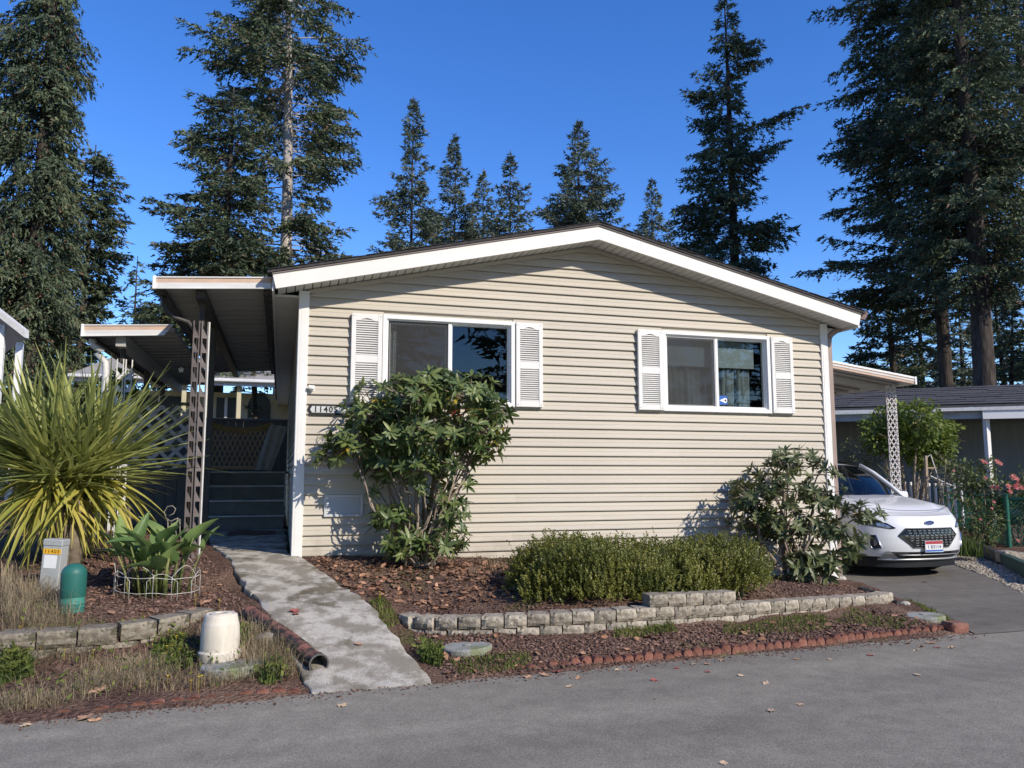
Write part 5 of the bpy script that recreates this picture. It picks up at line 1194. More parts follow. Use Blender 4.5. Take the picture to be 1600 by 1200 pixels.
# single fallen leaves on asphalt and walk
flm = [pm('fallen_a', (.36,.20,.12), (.50,.32,.20), 30, .9), pm('fallen_b', (.42,.30,.20), (.58,.44,.30), 30, .9), pm('fallen_c', (.28,.07,.06), (.40,.13,.10), 30, .9)]
def fallen_mesh(m_, seed):
    r = random.Random(seed); b = B(); n = 14; c = (0,0,.004); rim = []
    for k in range(n):
        a = 2*math.pi*k/n; rad = (1 if k%2==0 else .62)*r.uniform(.75,1.1); rim.append((rad*math.cos(a), rad*math.sin(a), r.uniform(.0,.38)))
    b.v = [c]+rim; b.f = [(0,1+k,1+(k+1)%n) for k in range(n)]; me = bpy.data.meshes.new('fallen_leaf'); me.from_pydata(b.v,[],b.f); me.materials.append(m_); me.update(); return me
fms = [[fallen_mesh(flm[j],j*5+k) for k in range(3)] for j in range(3)]
LV = [(534,1103,1,.05),(1205,1111,1,.05),(1106,1050,2,.04),(1058,1044,2,.03),(1128,1032,0,.05),(1083,1038,1,.05),(1105,1038,0,.04),(1158,1056,1,.04),(1197,1068,1,.045),(1022,1063,2,.04),(966,1047,1,.05),(986,1047,2,.03),(904,1060,0,.05),(890,1073,1,.05),(1296,1030,1,.035),(1360,1024,2,.04),(1434,1055,1,.04),(1250,1101,1,.045),(132,1123,0,.09),(148,1126,0,.06),(155,1082,0,.09),(40,1134,1,.05),(460,966,2,.07),(462,970,2,.05),(560,1022,0,.045),(1024,1092,2,.02),(852,1055,0,.06),(870,1050,2,.055),(825,1058,0,.05),(1440,1010,0,.06),(1455,1005,0,.06),(1465,1012,2,.05),(1432,1016,1,.05),(1487,1012,1,.06),(1445,916,0,.05),(1130,1192,1,.04),(1420,1005,0,.05),(350,1012,0,.05),(790,1024,0,.06),(726,1042,0,.06),(1245,1030,0,.035)]
for k,(u,v,j,s) in enumerate(LV):
    p = hit(u,v); z = max(p.z, .008); wm_ = bool(walk_mask(np.array([p.x]),np.array([p.y]))[0])
    if p.y < edge_y(p.x): p = onz(u,v,.008)
    elif wm_: p.z = float(np.interp(p.y,WY,WZ))+.006
    elif bool(drive_mask(np.array([p.x]),np.array([p.y]))[0]): p.z = float(drive_z(p.y))+.004
    else: p.z += .01
    o = bpy.data.objects.new('fallen_leaf', fms[j][k%3]); o.location = p; o.rotation_euler = (rng.uniform(-.2,.2),rng.uniform(-.2,.2),rng.uniform(0,6.28)); o.scale = (s*.85,s*.7,s*.6); COL.objects.link(o)
    look = ('curled rust brown','pale tan','dark red')[j]; pl_c = 'asphalt road' if p.y < edge_y(p.x) else 'concrete walk' if wm_ else 'driveway' if p.z < .06 and p.x > 6.2 else 'garden bed'
    tag(o, '%s fallen leaf lying on the %s' % (look, pl_c), 'leaf', '%s fallen leaves on the %s' % (look, pl_c))
# ------------------------------------------------------------------ conifers
needle_a = leafmat('needles_blue_green', (.052,.080,.046), (.145,.180,.095), .55, .45, .15, .6, .25, hue=.03, dead=((.16,.10,.055),.05))
needle_b = leafmat('needles_dark', (.042,.068,.042), (.125,.160,.085), .5, .45, .15, .6, .25, hue=.03, dead=((.15,.09,.05),.05))
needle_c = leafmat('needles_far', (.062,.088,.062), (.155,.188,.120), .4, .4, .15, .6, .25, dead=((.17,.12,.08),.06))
bark_d = pm('bark_dark', (.030,.025,.022), (.085,.068,.056), 5, .95, bump=.03, bscale=9, stretch=(2,2,.5))
bark_l = pm('bark_pale', (.30,.265,.235), (.50,.46,.42), 3, .95, bump=.02, bscale=12, stretch=(2,2,.6))
TREES = {}
def conifer(label, tu, depth, rows, mat, bark, tr=.3, seed=1, dens=9., g=None, sp=.2, s0=.18, droop=.28, up=.12, tip=.12, hang=.25, extra=(), pos=None, top_v=None, group='conifers behind the house', fill=1.0, base_bare=None, rk=.9):
    rs = np.random.RandomState(seed); g = g or depth*.0064
    base = at(tu, 700, depth) if pos is None else Vector(pos); bx, by = base.x, base.y; bz = .3
    zz = np.array([at(tu, v, depth).z for v, l, r in rows])[::-1]; k = depth/FPX
    rl = np.array([(tu-l)*k for v, l, r in rows])[::-1]; rr_ = np.array([(r-tu)*k for v, l, r in rows])[::-1]
    z0, z1 = zz[0], zz[-1]
    t = thing('conifer_tree', (bx, by, bz), label, 'tree', group)
    # trunk
    top = z1 + (.3 if min(rl[-1], rr_[-1]) < .5 else 0)
    b = B(); lean = rs.uniform(-.15,.15,2); pts = []; rad = []
    for q in np.linspace(0,1,12):
        z = bz-.3+(top-bz+.3)*q; pts.append((bx+lean[0]*math.sin(q*5), by+lean[1]*math.sin(q*4), z)); rad.append(max(.02, tr*(1-q)**.8*(1+.35*math.exp(-q*22))))
    b.tube(pts, rad, 10); b.build('trunk', bark, t, True)
    # limbs
    nb = int((z1-z0)*dens*1.7); z = np.sort(z0+(z1-z0)*rs.rand(nb)); az = rs.rand(nb)*2*np.pi
    c = np.cos(az); w = .5+.5*np.sign(c)*np.abs(c)**.7
    Rl = np.interp(z, zz, rl); Rr = np.interp(z, zz, rr_); Rb = Rl*(1-w)+Rr*w
    ph = rs.rand(6)*6.28
    mod = 1 + .16*np.sin(z*2.1+2*az+ph[0]) + .12*np.sin(z*4.7-3*az+ph[1])
    Rb = np.maximum(.12, rk*Rb*mod*rs.uniform(.62,1.06,nb))
    fr = (z-z0)/(z1-z0); upv = up + .5*np.clip(fr-.75,0,1) + rs.normal(0,.05,nb); dr = droop*rs.uniform(.6,1.4,nb)
    for (v_, tip_u, tip_v) in extra:     # single long limbs that stick out of the outline
        L_ = (tip_u-tu)*k; zt = at(tu,tip_v,depth).z; za = at(tu,v_,depth).z
        for j in range(3):
            z = np.append(z, za+rs.normal(0,.1)); az = np.append(az, (0 if L_>0 else np.pi)+rs.normal(0,.1)); Rb = np.append(Rb, abs(L_)*(1,.9,.75)[j]); upv = np.append(upv, (zt-za)/abs(L_)+droop*.9); dr = np.append(dr, droop)
    nb = len(z)
    H = RGT; Hd = np.array([H.x,H.y,0.]); Fd = np.array([FWD.x,FWD.y,0.])
    D = np.cos(az)[:,None]*Hd + np.sin(az)[:,None]*Fd; S = -np.sin(az)[:,None]*Hd + np.cos(az)[:,None]*Fd
    O = np.stack([np.full(nb,bx), np.full(nb,by), z],1)
    def curve(i, s):
        h = D[i]*(Rb[i]*s)[:,None]; dz = Rb[i]*(upv[i]*s - dr[i]*s*s + tip*s**3); h[:,2] += dz; return O[i]+h
    m = 6; ss = np.linspace(0,1,m); allv=[]; 
    ring = []
    r0 = np.clip(Rb*.012,.012,.06)
    for q in range(m):
        P = curve(np.arange(nb), np.full(nb,ss[q])); r_ = (r0*(1-.8*ss[q]))[:,None]
        ring.append(np.stack([P+S*r_, P-S*r_*.5+np.array([0,0,1.])*r_*.87, P-S*r_*.5-np.array([0,0,1.])*r_*.87],1))
    Vb = np.stack(ring,1).reshape(-1,3)   # branch, m, 3
    o = (np.arange(nb)*m*3)[:,None,None]; q = (np.arange(m-1)*3)[None,:,None]; f = []
    for a, c2 in ((0,1),(1,2),(2,0)):
        f.append(np.concatenate([o+q+a, o+q+c2, o+q+3+c2, o+q+3+a],2).reshape(-1,4))
    ob_ = obj_from('limbs', mesh_np('limbs', Vb, np.concatenate(f), bark), t); tag(ob_, kind='stuff')
    # branchlets and needle tufts
    cnt = np.maximum(3, (Rb*(1-s0)/sp*2.2*fill).astype(int)); I = np.repeat(np.arange(nb), cnt); n1 = len(I)
    s = s0+(1-s0)*(rs.rand(n1)*.97+.03)**.62; P = curve(I, s); eps = .02; T = norm(curve(I, np.minimum(s+eps,1.001))-curve(I, s-eps))
    sg = np.where(rs.rand(n1)<.5,-1.,1.); Rc = np.minimum(Rb[I], 3.2)
    bl = (.10+.42*(1-s))*Rc*rs.uniform(.5,1.15,n1); ang = rs.uniform(.45,1.05,n1)
    Dd = norm(T*np.cos(ang)[:,None] + S[I]*(sg*np.sin(ang))[:,None] + np.array([0,0,1.])*rs.normal(-hang*.5,.12,n1)[:,None])
    ts = g*.34; cn = np.maximum(2, (bl/ts).astype(int)); J = np.repeat(np.arange(n1), cn); n2 = len(J)
    qq = rs.rand(n2); p = P[J]+Dd[J]*(bl[J]*qq)[:,None]; p[:,2] -= hang*bl[J]*qq*qq
    p += rs.normal(0, g*.16, (n2,3))
    td = norm(Dd[J]+rs.normal(0,.42,(n2,3))+np.array([0,0,-hang*.5+.08])); ln = g*rs.uniform(.65,1.3,n2)
    wv = norm(np.cross(td, rs.normal(0,1,(n2,3))))*(g*rs.uniform(.15,.26,n2))[:,None]
    Vt = np.stack([p-wv, p+wv, p+td*ln[:,None]],1).reshape(-1,3)
    cr = obj_from('crown', mesh_np('crown', Vt, np.arange(n2*3).reshape(-1,3), mat), t); tag(cr, kind='stuff')
    print('TREE', label[:40], n2); return t
conifer('tall drooping dark spruce cut off by the left edge of the view', 35, 24, [(-260,10,60),(-120,-40,80),(0,-70,84),(60,-85,112),(100,-90,116),(180,-100,100),(250,-110,108),(330,-120,112),(420,-130,120),(520,-130,130),(640,-120,120)], needle_a, bark_d, .36, 1, 31, sp=.15, s0=.06, rk=.80, droop=.55, hang=.75, tip=.05)
conifer('shorter dark spruce just right of the tall left-hand spruce, over the white carport', 118, 29, [(236,112,124),(262,92,156),(318,70,172),(385,62,182),(450,50,164),(520,48,152),(620,60,150),(700,70,140)], needle_b, bark_d, .22, 2, 30, sp=.13, rk=1.0, s0=.1, droop=.25, hang=.4)
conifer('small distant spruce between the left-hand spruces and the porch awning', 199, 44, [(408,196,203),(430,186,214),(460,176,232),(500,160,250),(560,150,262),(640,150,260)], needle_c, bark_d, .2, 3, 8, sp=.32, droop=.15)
conifer('tall open fir with a bare pale trunk rising above the porch awning', 431, 31, [(-230,415,455),(-110,370,500),(-40,335,525),(5,290,532),(40,306,545),(85,300,564),(110,262,560),(135,290,566),(170,320,548),(215,340,552),(250,330,556),(278,330,522),(310,330,502),(345,320,512),(375,320,560),(420,310,590),(520,300,580)], needle_a, bark_l, .34, 4, 12.5, sp=.15, s0=.22, droop=.22, hang=.42, up=.08)
conifer('dense bushy fir in front of the pale trunked fir', 338, 28, [(148,325,350),(162,296,374),(172,250,380),(195,268,392),(228,246,398),(262,262,404),(300,250,420),(335,218,424),(362,240,430),(400,196,440),(450,200,450),(540,190,450)], needle_b, bark_d, .3, 5, 22, sp=.16, s0=.1, droop=.2, hang=.32, up=.12)
far = [(638,157,[(157,637,641),(190,622,655),(215,618,664),(240,620,650),(265,612,674),(290,604,664),(310,580,668),(340,572,684),(370,576,700),(410,560,720)],.22),
       (706,212,[(212,705,708),(235,694,714),(262,684,722),(285,672,742),(310,676,728),(335,660,748),(370,650,760),(420,640,770)],.18),
       (752,268,[(268,750,754),(292,742,766),(320,734,778),(345,722,788),(380,715,800)],.15),
       (797,242,[(242,796,799),(262,784,812),(282,786,810),(300,776,832),(325,776,824),(345,764,840),(385,755,850)],.18),
       (910,192,[(192,908,912),(215,896,928),(245,884,938),(262,872,958),(288,866,956),(305,856,978),(335,842,984),(365,832,992),(410,820,1000)],.26),
       (1028,282,[(282,1026,1030),(300,1018,1038),(322,1012,1044),(345,1006,1054),(370,994,1066),(410,980,1075)],.16)]
names = ['tallest of the far spruces, left of the roof ridge', 'slim far spruce leaning against the right of the tallest one', 'smallest far spruce in the middle of the row over the roof', 'pointed narrow far spruce halfway up the left roof slope', 'broad conical far spruce just left of the ridge', 'little far spruce peeking out right of the ridge']
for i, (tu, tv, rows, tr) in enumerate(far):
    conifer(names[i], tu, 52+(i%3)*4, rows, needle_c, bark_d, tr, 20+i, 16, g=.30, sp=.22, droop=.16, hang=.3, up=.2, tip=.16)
conifer('irregular tall spruce with curling limbs right of the ridge', 1156, 38, [(-12,1150,1162),(20,1138,1178),(45,1134,1176),(65,1128,1208),(90,1120,1216),(108,1112,1200),(130,1096,1184),(150,1090,1180),(165,1104,1176),(185,1084,1190),(205,1094,1200),(230,1080,1212),(262,1072,1236),(290,1076,1206),(315,1058,1216),(340,1048,1236),(372,1064,1244),(400,1078,1220),(440,1070,1230),(500,1060,1240)], needle_b, bark_d, .36, 40, 18, sp=.18, droop=.35, hang=.45, tip=.22, extra=[(215,1280,182),(108,1226,106),(75,1216,72),(262,1250,236),(150,1078,158),(360,1252,382)])
conifer('huge dark fir with bare lower trunk behind the right-hand neighbour roof', 1483, 33, [(-280,1440,1520),(-120,1370,1580),(0,1332,1600),(40,1326,1600),(75,1344,1590),(112,1310,1600),(150,1322,1610),(178,1304,1600),(205,1322,1600),(240,1294,1590),(275,1306,1600),(310,1298,1590),(345,1300,1580),(375,1284,1580),(402,1246,1570),(432,1262,1560),(462,1296,1550),(490,1330,1540)], needle_b, bark_d, .33, 50, 13, sp=.17, droop=.25, hang=.38, up=.1)
conifer('second huge dark fir with thick sunlit trunk near the right edge', 1541, 29, [(-320,1500,1580),(-120,1440,1640),(0,1420,1660),(100,1410,1680),(200,1400,1690),(300,1410,1690),(380,1400,1690),(440,1430,1680),(470,1470,1640)], needle_b, bark_d, .45, 51, 13, sp=.18, s0=.1, droop=.3, hang=.4, up=.05)
conifer('dark fir half outside the right edge of the view', 1640, 34, [(-200,1600,1680),(0,1560,1740),(150,1545,1760),(300,1540,1760),(420,1545,1760),(520,1560,1740),(600,1580,1720)], needle_b, bark_d, .4, 52, 9, sp=.22, droop=.25, hang=.4)
conifer('low broad fir filling the gap behind the carport roof', 1402, 36, [(395,1396,1408),(430,1372,1430),(470,1350,1450),(510,1346,1462),(545,1322,1470),(590,1316,1480),(640,1320,1480)], needle_b, bark_d, .3, 53, 16, sp=.2, droop=.12, hang=.3)
conifer('dark fir low behind the two huge trunks', 1512, 42, [(470,1505,1518),(510,1490,1535),(545,1470,1555),(580,1462,1570),(630,1450,1580)], needle_c, bark_d, .25, 54, 20, sp=.22)
conifer('dark background fir filling the gap left of the huge trunks', 1448, 46, [(400,1440,1456),(450,1418,1480),(500,1404,1496),(560,1392,1508),(640,1388,1515)], needle_b, bark_d, .25, 58, 18, sp=.22)
conifer('dark background fir between the thick trunk and the right edge', 1572, 46, [(400,1566,1578),(450,1545,1600),(500,1530,1615),(560,1520,1625),(640,1515,1630)], needle_b, bark_d, .25, 59, 18, sp=.22)
conifer('green young fir low at the right edge behind the neighbour roof', 1592, 36, [(470,1588,1596),(520,1572,1616),(560,1560,1630),(620,1550,1640)], needle_a, bark_d, .2, 55, 12, sp=.24, up=.3)
conifer('low spruce seen under the porch awning beside the cream house', 392, 23, [(470,380,400),(540,330,440),(590,330,440),(612,340,430),(640,380,410)], needle_a, bark_d, .16, 56, 14, sp=.2, hang=.5)
conifer('shadowy spruce behind the far end of the lower awning', 250, 34, [(430,240,260),(500,200,300),(560,190,310),(620,190,310),(680,200,300)], needle_b, bark_d, .25, 57, 10, sp=.26)
# trees across the road, behind the viewer: they shade the sky and show as reflections in the panes
spots = [(-.2+d_*math.sin(R(a)), -9.2-d_*math.cos(R(a)), -160+(j*37)%90) for j,(a,d_) in enumerate(((-88,26),(-77,31),(-67,24),(-57,29),(-48,26),(-39,31),(-31,25),(-23,29),(-15,27),(-7,31),(1,29),(9,32)))]
spots += [(3.5+.549*48+.835*q, -.835*48+.549*q, -60) for q in (-15,-6,3,12,21)] + [(40,-17,-120),(43,-7,-100),(41,3,-140)]
for k, (x, y, tv) in enumerate(spots):
    conifer('dark fir standing across the road behind the viewer', 910, 30, [(tv,905,915),(max(tv+60,30),810,1010),(170,740,1080),(300,690,1130),(560,700,1120)], needle_b, bark_d, .35, 80+k, 4, g=.85, sp=.55, pos=(x,y,0), group='conifers across the road')
# ------------------------------------------------------------------ right-hand carport, neighbour, fence, roses
cpt = thing('side_carport', (9,3,.05), 'white edged metal carport roof on the right side of the house', 'carport')
YF = 2.3; e1 = ony(1429,589,YF); e0 = ony(1293,562,YF); slp = (e1.z-e0.z)/(e1.x-e0.x); zr = lambda x: e1.z+slp*(x-e1.x); xh = HW+.06
for i in range(20):
    y0 = YF+.06+i*.34; b = B(); 
    for (dy0,dy1,lo,hi) in ((0,.26,.075,.085),(.26,.33,.115,.125)):
        b.prism([(xh,y0+dy0,zr(xh)-hi),(e1.x-.04,y0+dy0,zr(e1.x)-hi),(e1.x-.04,y0+dy0,zr(e1.x)-lo),(xh,y0+dy0,zr(xh)-lo)],(0,dy1-dy0-.004,0))
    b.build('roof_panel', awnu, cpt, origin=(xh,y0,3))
b = B(); b.prism([(xh,YF+.05,zr(xh)-.07),(e1.x-.04,YF+.05,zr(e1.x)-.07),(e1.x-.04,YF+.05,zr(e1.x)-.03),(xh,YF+.05,zr(xh)-.03)],(0,6.8,0)); b.build('roof_sheet', awnw, cpt)
def cstrip(a, c, yo, m_): 
    b = B(); b.prism([(xh,YF+yo,zr(xh)-c),(e1.x,YF+yo,zr(e1.x)-c),(e1.x,YF+yo,zr(e1.x)-a),(xh,YF+yo,zr(xh)-a)],(0,.03,0)); b.build('fascia_strip', m_, cpt)
cstrip(0,.035,-.012,vinylw); cstrip(.035,.06,0,awnp); cstrip(.06,.085,-.008,awnw); cstrip(.085,.13,.0,awnp)
b = B(); b.cbox(e1.x-.01,e1.x+.03,YF-.02,YF+.04,zr(e1.x)-.14,zr(e1.x)+.006,.003); b.build('end_cap', vinylw, cpt)
b = B(); b.box(e1.x-.06,e1.x,YF+.04,YF+6.8,zr(e1.x)-.14,zr(e1.x)-.01); b.build('gutter', awnw, cpt)
b = B(); b.box(xh,e1.x-.07,YF+1.3,YF+1.4,zr(xh)-.30,zr(xh)-.22) if False else b.prism([(xh,YF+.5,zr(xh)-.24),(e1.x-.07,YF+.5,zr(e1.x)-.24),(e1.x-.07,YF+.5,zr(e1.x)-.13),(xh,YF+.5,zr(xh)-.13)],(0,.06,0)); b.build('beam', awnu, cpt)
lx = ony(1397,700,YF+.35); lp_ = thing('lattice_post', (lx.x,YF+.35,.05), 'white diamond lattice post holding the carport corner behind the car', 'post')
ztop = zr(lx.x)-.16; diamond_panel(lp_, (lx.x-.13,YF+.32,.03),(1,0,0),ztop-.03,.20,latticep,2); diamond_panel(lp_, (lx.x+.085,YF+.33,.03),(.55,.83,0),ztop-.03,.20,latticep,2)
for (dx,dy) in ((-.13,0),(.08,0),(.20,.18)):
    b = B(); b.cbox(lx.x+dx-.009,lx.x+dx+.009,YF+.33+dy-.009,YF+.33+dy+.009,.03,ztop,.003); b.build('rail', latticep, lp_)
# neighbour house with dark shingles; its lot lies at an angle to ours
LD = Vector((.8,-.6,0)); LN = Vector((.6,.8,0))          # along its eave, and away from us
nh_ = thing('neighbour_house', (16,9,.2), 'long grey green house with dark shingle roof behind the carport', 'house')
ev = at(1600,634,20.0); ez = ev.z; E0 = ev-LD*9.; E1 = ev+LD*5.
wallm = pm('grey_green_siding', (.15,.165,.150), (.18,.195,.178), 3, .8, stretch=(6,6,.3)); roofn = pm('neighbour_shingle', (.050,.050,.054), (.095,.093,.098), 18, .95, bump=.01, bscale=30, stretch=(1,1,3), rnd=.12)
rdg = LN*3.6+UP*.82
b = B(); b.prism([E0,E1,E1+rdg,E0+rdg],UP*.06); rf = b.build('roof', roofn, nh_)
rsh = random.Random(6)
for j in range(9):                       # shingle courses as separate lapped strips
    a0 = (LN*3.6+UP*.82)*(j/9); a1 = (LN*3.6+UP*.82)*((j+1.04)/9); s = 0
    while s < 14:
        L_ = rsh.uniform(.8,1.2); p0 = E0+LD*s; p1 = E0+LD*min(14,s+L_-.01); b = B(); dz = rsh.uniform(.062,.075)
        b.prism([p0+a0+UP*(dz+.02),p1+a0+UP*(dz+.02),p1+a1+UP*dz,p0+a1+UP*dz],UP*.01); b.build('shingle', roofn, rf, origin=p0+a0); s += L_
b = B(); b.prism([E0+LN*1.5,E1+LN*1.5,E1+LN*1.5-UP*(ez-.1),E0+LN*1.5-UP*(ez-.1)],LN*.2); b.build('wall', wallm, nh_)
b = B(); b.prism([E0-UP*.10,E1-UP*.10,E1-UP*.01,E0-UP*.01],LN*.10-LN*.2); b.build('gutter', awnw, nh_)
gbm = pm('beam_bluegrey', (.40,.42,.43), (.34,.36,.37), 4, .6)
b = B(); b.prism([E0-UP*.30+LN*.05,E1-UP*.30+LN*.05,E1-UP*.11+LN*.05,E0-UP*.11+LN*.05],LN*.15); b.build('beam', gbm, nh_)
b = B(); q = ev-LD*.95; b.prism([q-UP*.32-LN*.02,E1-UP*.32-LN*.02,E1-UP*.10-LN*.02,q-UP*.10-LN*.02],-LN*.05); b.build('fascia', vinylw, nh_)
for s_ in (-.85,-7.2,3.2):
    p = ev+LD*s_+LN*.12; b = B(); b.cbox(p.x-.06,p.x+.06,p.y-.06,p.y+.06,.05,ez-.3,.006); b.build('post', trimw, nh_)
for s_ in (-3.9,-8.0):
    p = ev+LD*s_+rdg*.86+UP*.07; b = B(); b.cbox(p.x-.2,p.x+.2,p.y-.2,p.y+.2,p.z,p.z+.10,.03); b.build('roof_vent', blackp, nh_)
# gravel strip, timber edging
FD = Vector((.6,.8,0))
gravm = pm('gravel', (.24,.205,.155), (.42,.37,.295), 30, .95, island=.4)
rs = np.random.RandomState(31); n = 9000; tG = rs.rand(n); x = 0
yy = rs.uniform(-2.6,3.4,n); xx = np.interp(yy,DRY,DRX)+rs.rand(n)*np.interp(yy,[-2.6,0,3.4],[1.6,.75,.6])-.02
oc = (np.array([(.6,0,0),(0,.5,0),(-.6,0,0),(0,-.5,0),(0,0,.4),(0,0,-.3)]), np.array([(0,1,4),(1,2,4),(2,3,4),(3,0,4),(1,0,5),(2,1,5),(3,2,5),(0,3,5)]))
zz = terrain(xx,yy); v, f = batch(oc, np.stack([xx,yy,np.maximum(zz,drive_z(yy)-.03)+.008],1), rs.normal(0,1,(n,3)), rs.normal(0,.5,(n,3))+np.array([0,0,1.]), rs.uniform(.025,.06,n))
tag(obj_from('gravel', mesh_np('gravel', v, f, gravm)), 'pale crushed gravel strip along the driveway', 'gravel', kind='stuff')
timb = thing('timber_edging', (10.3,.3,.05), 'dark green timber edging beside the gravel strip', 'edging'); tgm = pm('timber_green', (.030,.062,.048), (.045,.085,.065), 8, .7)
A_ = Vector((9.55,-1.0,0)); k = 0
for s0_, s1_ in ((0,2.0),(2.01,4.2)):
    a = A_+FD*s0_; c = A_+FD*s1_; b = B(); b.beam(a+UP*.14,c+UP*.145,.10,.22,UP); b.build('timber', tgm if k==0 else darkm, timb); k += 1
for k_,(u,v) in enumerate(((1572,866),(1590,868))):
    p = at(u,v,12.6+.2*k_); b = B(); b.cbox(p.x-.13,p.x+.13,p.y-.1,p.y+.1,.1,p.z+.05,.015,jit=.006); tag(b.build('concrete_block', blockm, origin=(p.x,p.y,.1)), ('concrete block set behind the green timber by the fence post','second concrete block at the right border behind the timber')[k_], 'block', 'blocks by the fence')
# chain link fence
fgm = pm('fence_green', (.012,.115,.075), (.018,.14,.095), 6, .4, spec=.5); fp = onz(1577,853,.17); F0 = Vector((fp.x,fp.y,0)); ftop = at(1575,777,(fp-CAM).dot(FWD)).z
fence = thing('chain_link_fence', (fp.x,fp.y,.15), 'green chain link fence with round posts beside the roses', 'fence')
def fpost(p, h, r_=.035): b = B(); b.tube([(p.x,p.y,.05),(p.x,p.y,h)],r_,12); b.lathe([(r_*1.15,0),(r_*1.15,.02),(.002,.05)],(p.x,p.y,h),12); b.build('post', fgm, fence, True, autosmooth=40)
fpost(F0, ftop+.03, .042); FE = F0+FD*9; FS = F0+Vector((.8,-.35,0)).normalized()*3.5
for s_ in (3.0,6.0,9.0): fpost(F0+FD*s_, ftop, .028)
b = B(); b.tube([F0+UP*(ftop-.03), FE+UP*(ftop-.03)],.028,8); b.build('top_rail', fgm, fence, True); b = B(); b.tube([F0+UP*(ftop-.03), FS+UP*(ftop-.03)],.028,8); b.build('top_rail', fgm, fence, True)
def chain(p0, p1, h0, h1, cell):
    d = p1-p0; L_ = d.length; d.normalize(); b = B(); s = -(h1-h0)
    while s < L_:
        for sg in (0,1):
            a, c = (s, s+(h1-h0)) if sg==0 else (s+(h1-h0), s)
            lo, hi = 0., 1.
            za, zc = h0, h1; qa, qc = max(0,min(L_,a)), max(0,min(L_,c)); ta, tc_ = (qa-a)/(c-a), (qc-a)/(c-a)
            if abs(tc_-ta) > .02: b.tube([p0+d*qa+UP*(za+(zc-za)*ta), p0+d*qc+UP*(za+(zc-za)*tc_)],.0050,3,False)
        s += cell
    tag(b.build('wire_mesh', fgm, fence), kind='stuff')
chain(F0, F0+FD*9, .16, ftop-.03, .075); chain(F0, FS, .16, ftop-.03, .075)
# white stair railing beyond the fence
wr = thing('white_railing', (13,7,.2), 'white picket stair railing behind the chain link fence', 'railing')
ra, rb_ = at(1405,770,18.), at(1502,768,17.0); g0 = .3
for i in range(11):
    t_ = i/10; p = ra.lerp(rb_,t_); zt_ = at(1405+97*t_, (752+6*t_) if t_ < .5 else 755, (p-CAM).dot(FWD)).z; b = B(); b.cbox(p.x-.022,p.x+.022,p.y-.022,p.y+.022,g0,zt_,.004); b.build('picket', vinylw, wr, origin=(p.x,p.y,g0))
h0, h1 = at(1452,744,17.4), at(1492,762,16.9); b = B(); b.beam(h0,h1,.06,.04); b.build('hand_rail', vinylw, wr)
# garden stake frame
sk = at(1448,790,15.5); stk = thing('garden_stake', (sk.x,sk.y,.2), 'brown wooden garden stake with a crosspiece by the fence', 'stake'); kt = at(1446,712,15.5); stm = pm('stake_wood',(.30,.23,.17),(.38,.30,.22),12,.9)
b = B(); b.beam((sk.x,sk.y,.1),kt,.05,.05,(1,0,0)); b.build('upright', stm, stk)
b = B(); b.tube([kt-UP*.05, kt+RGT*.10+UP*.02, kt+RGT*.2-UP*.35, kt+RGT*.26-UP*.7],.012,6); b.build('hoop', latticep, stk, True)
b = B(); b.beam(kt-UP*.24-RGT*.02, kt-UP*.24+RGT*.2,.03,.03); b.build('crosspiece', stm, stk)
# broadleaf shrubs and roses
def shrub(name, label, base, blobs, depth, n, ls, mat, seed, cat='bush', yr=.5, group=None, trunk=None, w=.5):
    rs = np.random.RandomState(seed); base = Vector(base); t = thing(name, tuple(base), label, cat, group); b = B(); O=[]
    wts = np.array([q[2]**2 for q in blobs],float); wts /= wts.sum(); cp_ = []
    for (u,v,r_) in blobs:
        c = at(u,v,depth+rs.uniform(-yr,yr)*.5); cp_.append(arr(c)); o = base+Vector((rs.uniform(-.06,.06),rs.uniform(-.06,.06),-.05)); m_ = o.lerp(c,.5)+Vector((rs.normal(0,.05),rs.normal(0,.05),.05)); tr_ = trunk or .02
        b.tube([o,m_,c],[tr_,tr_*.6,tr_*.25],6)
        for k in range(5):
            e = c+Vector(rs.normal(0,1,3)*r_*depth/FPX*.6); b.tube([c,e],[tr_*.25,.003],4,False)
    b.build('trunk' if trunk else 'stems', stemm, t, True)
    I = rs.choice(len(blobs), n, p=wts); d = norm(rs.normal(0,1,(n,3))); rad = np.array([blobs[i][2] for i in I])*depth/FPX; q = rad*(.45+.6*rs.rand(n)**.6)*(1+.18*np.sin(d[:,0]*5+I)+.15*np.sin(d[:,2]*7+I*2))
    O = np.array(cp_)[I]+d*q[:,None]; D = d+rs.normal(0,.6,(n,3))-np.array([0,0,.25]); tp = (np.array([(0,0,0),(w/2,.35,.06),(w*.36,.7,.02),(0,1,-.06),(-w*.36,.7,.02),(-w/2,.35,.06)]), np.array([(0,1,2,3,4,5)]))
    v, f = batch(tp, O, D, d*.6+rs.normal(0,.4,(n,3))+np.array([0,0,.5]), ls*rs.uniform(.6,1.25,n)); tag(obj_from('crown' if trunk else 'foliage', mesh_np('foliage', v, f, mat), t), kind='stuff'); return t
limem = leafmat('lime_leaf', (.10,.15,.025), (.23,.29,.06), 1.6, .3, .35, .5, .4); olivem = leafmat('olive_leaf', (.11,.125,.06), (.22,.23,.12), 2, .3, .3, .6, .3); rosel = leafmat('rose_leaf', (.065,.10,.032), (.16,.20,.065), 2.2, .35, .25, .5, .4)
shrub('clipped_tree', 'small round-headed bright green tree behind the carport post', (at(1424,800,17).x,at(1424,800,17).y,.2), [(1375,668,26),(1405,660,28),(1435,660,34),(1465,675,28),(1445,690,34),(1400,690,28),(1370,690,18),(1470,700,22),(1440,715,20)], 17, 5600, .11, limem, 61, 'tree', 1.0, trunk=.05)
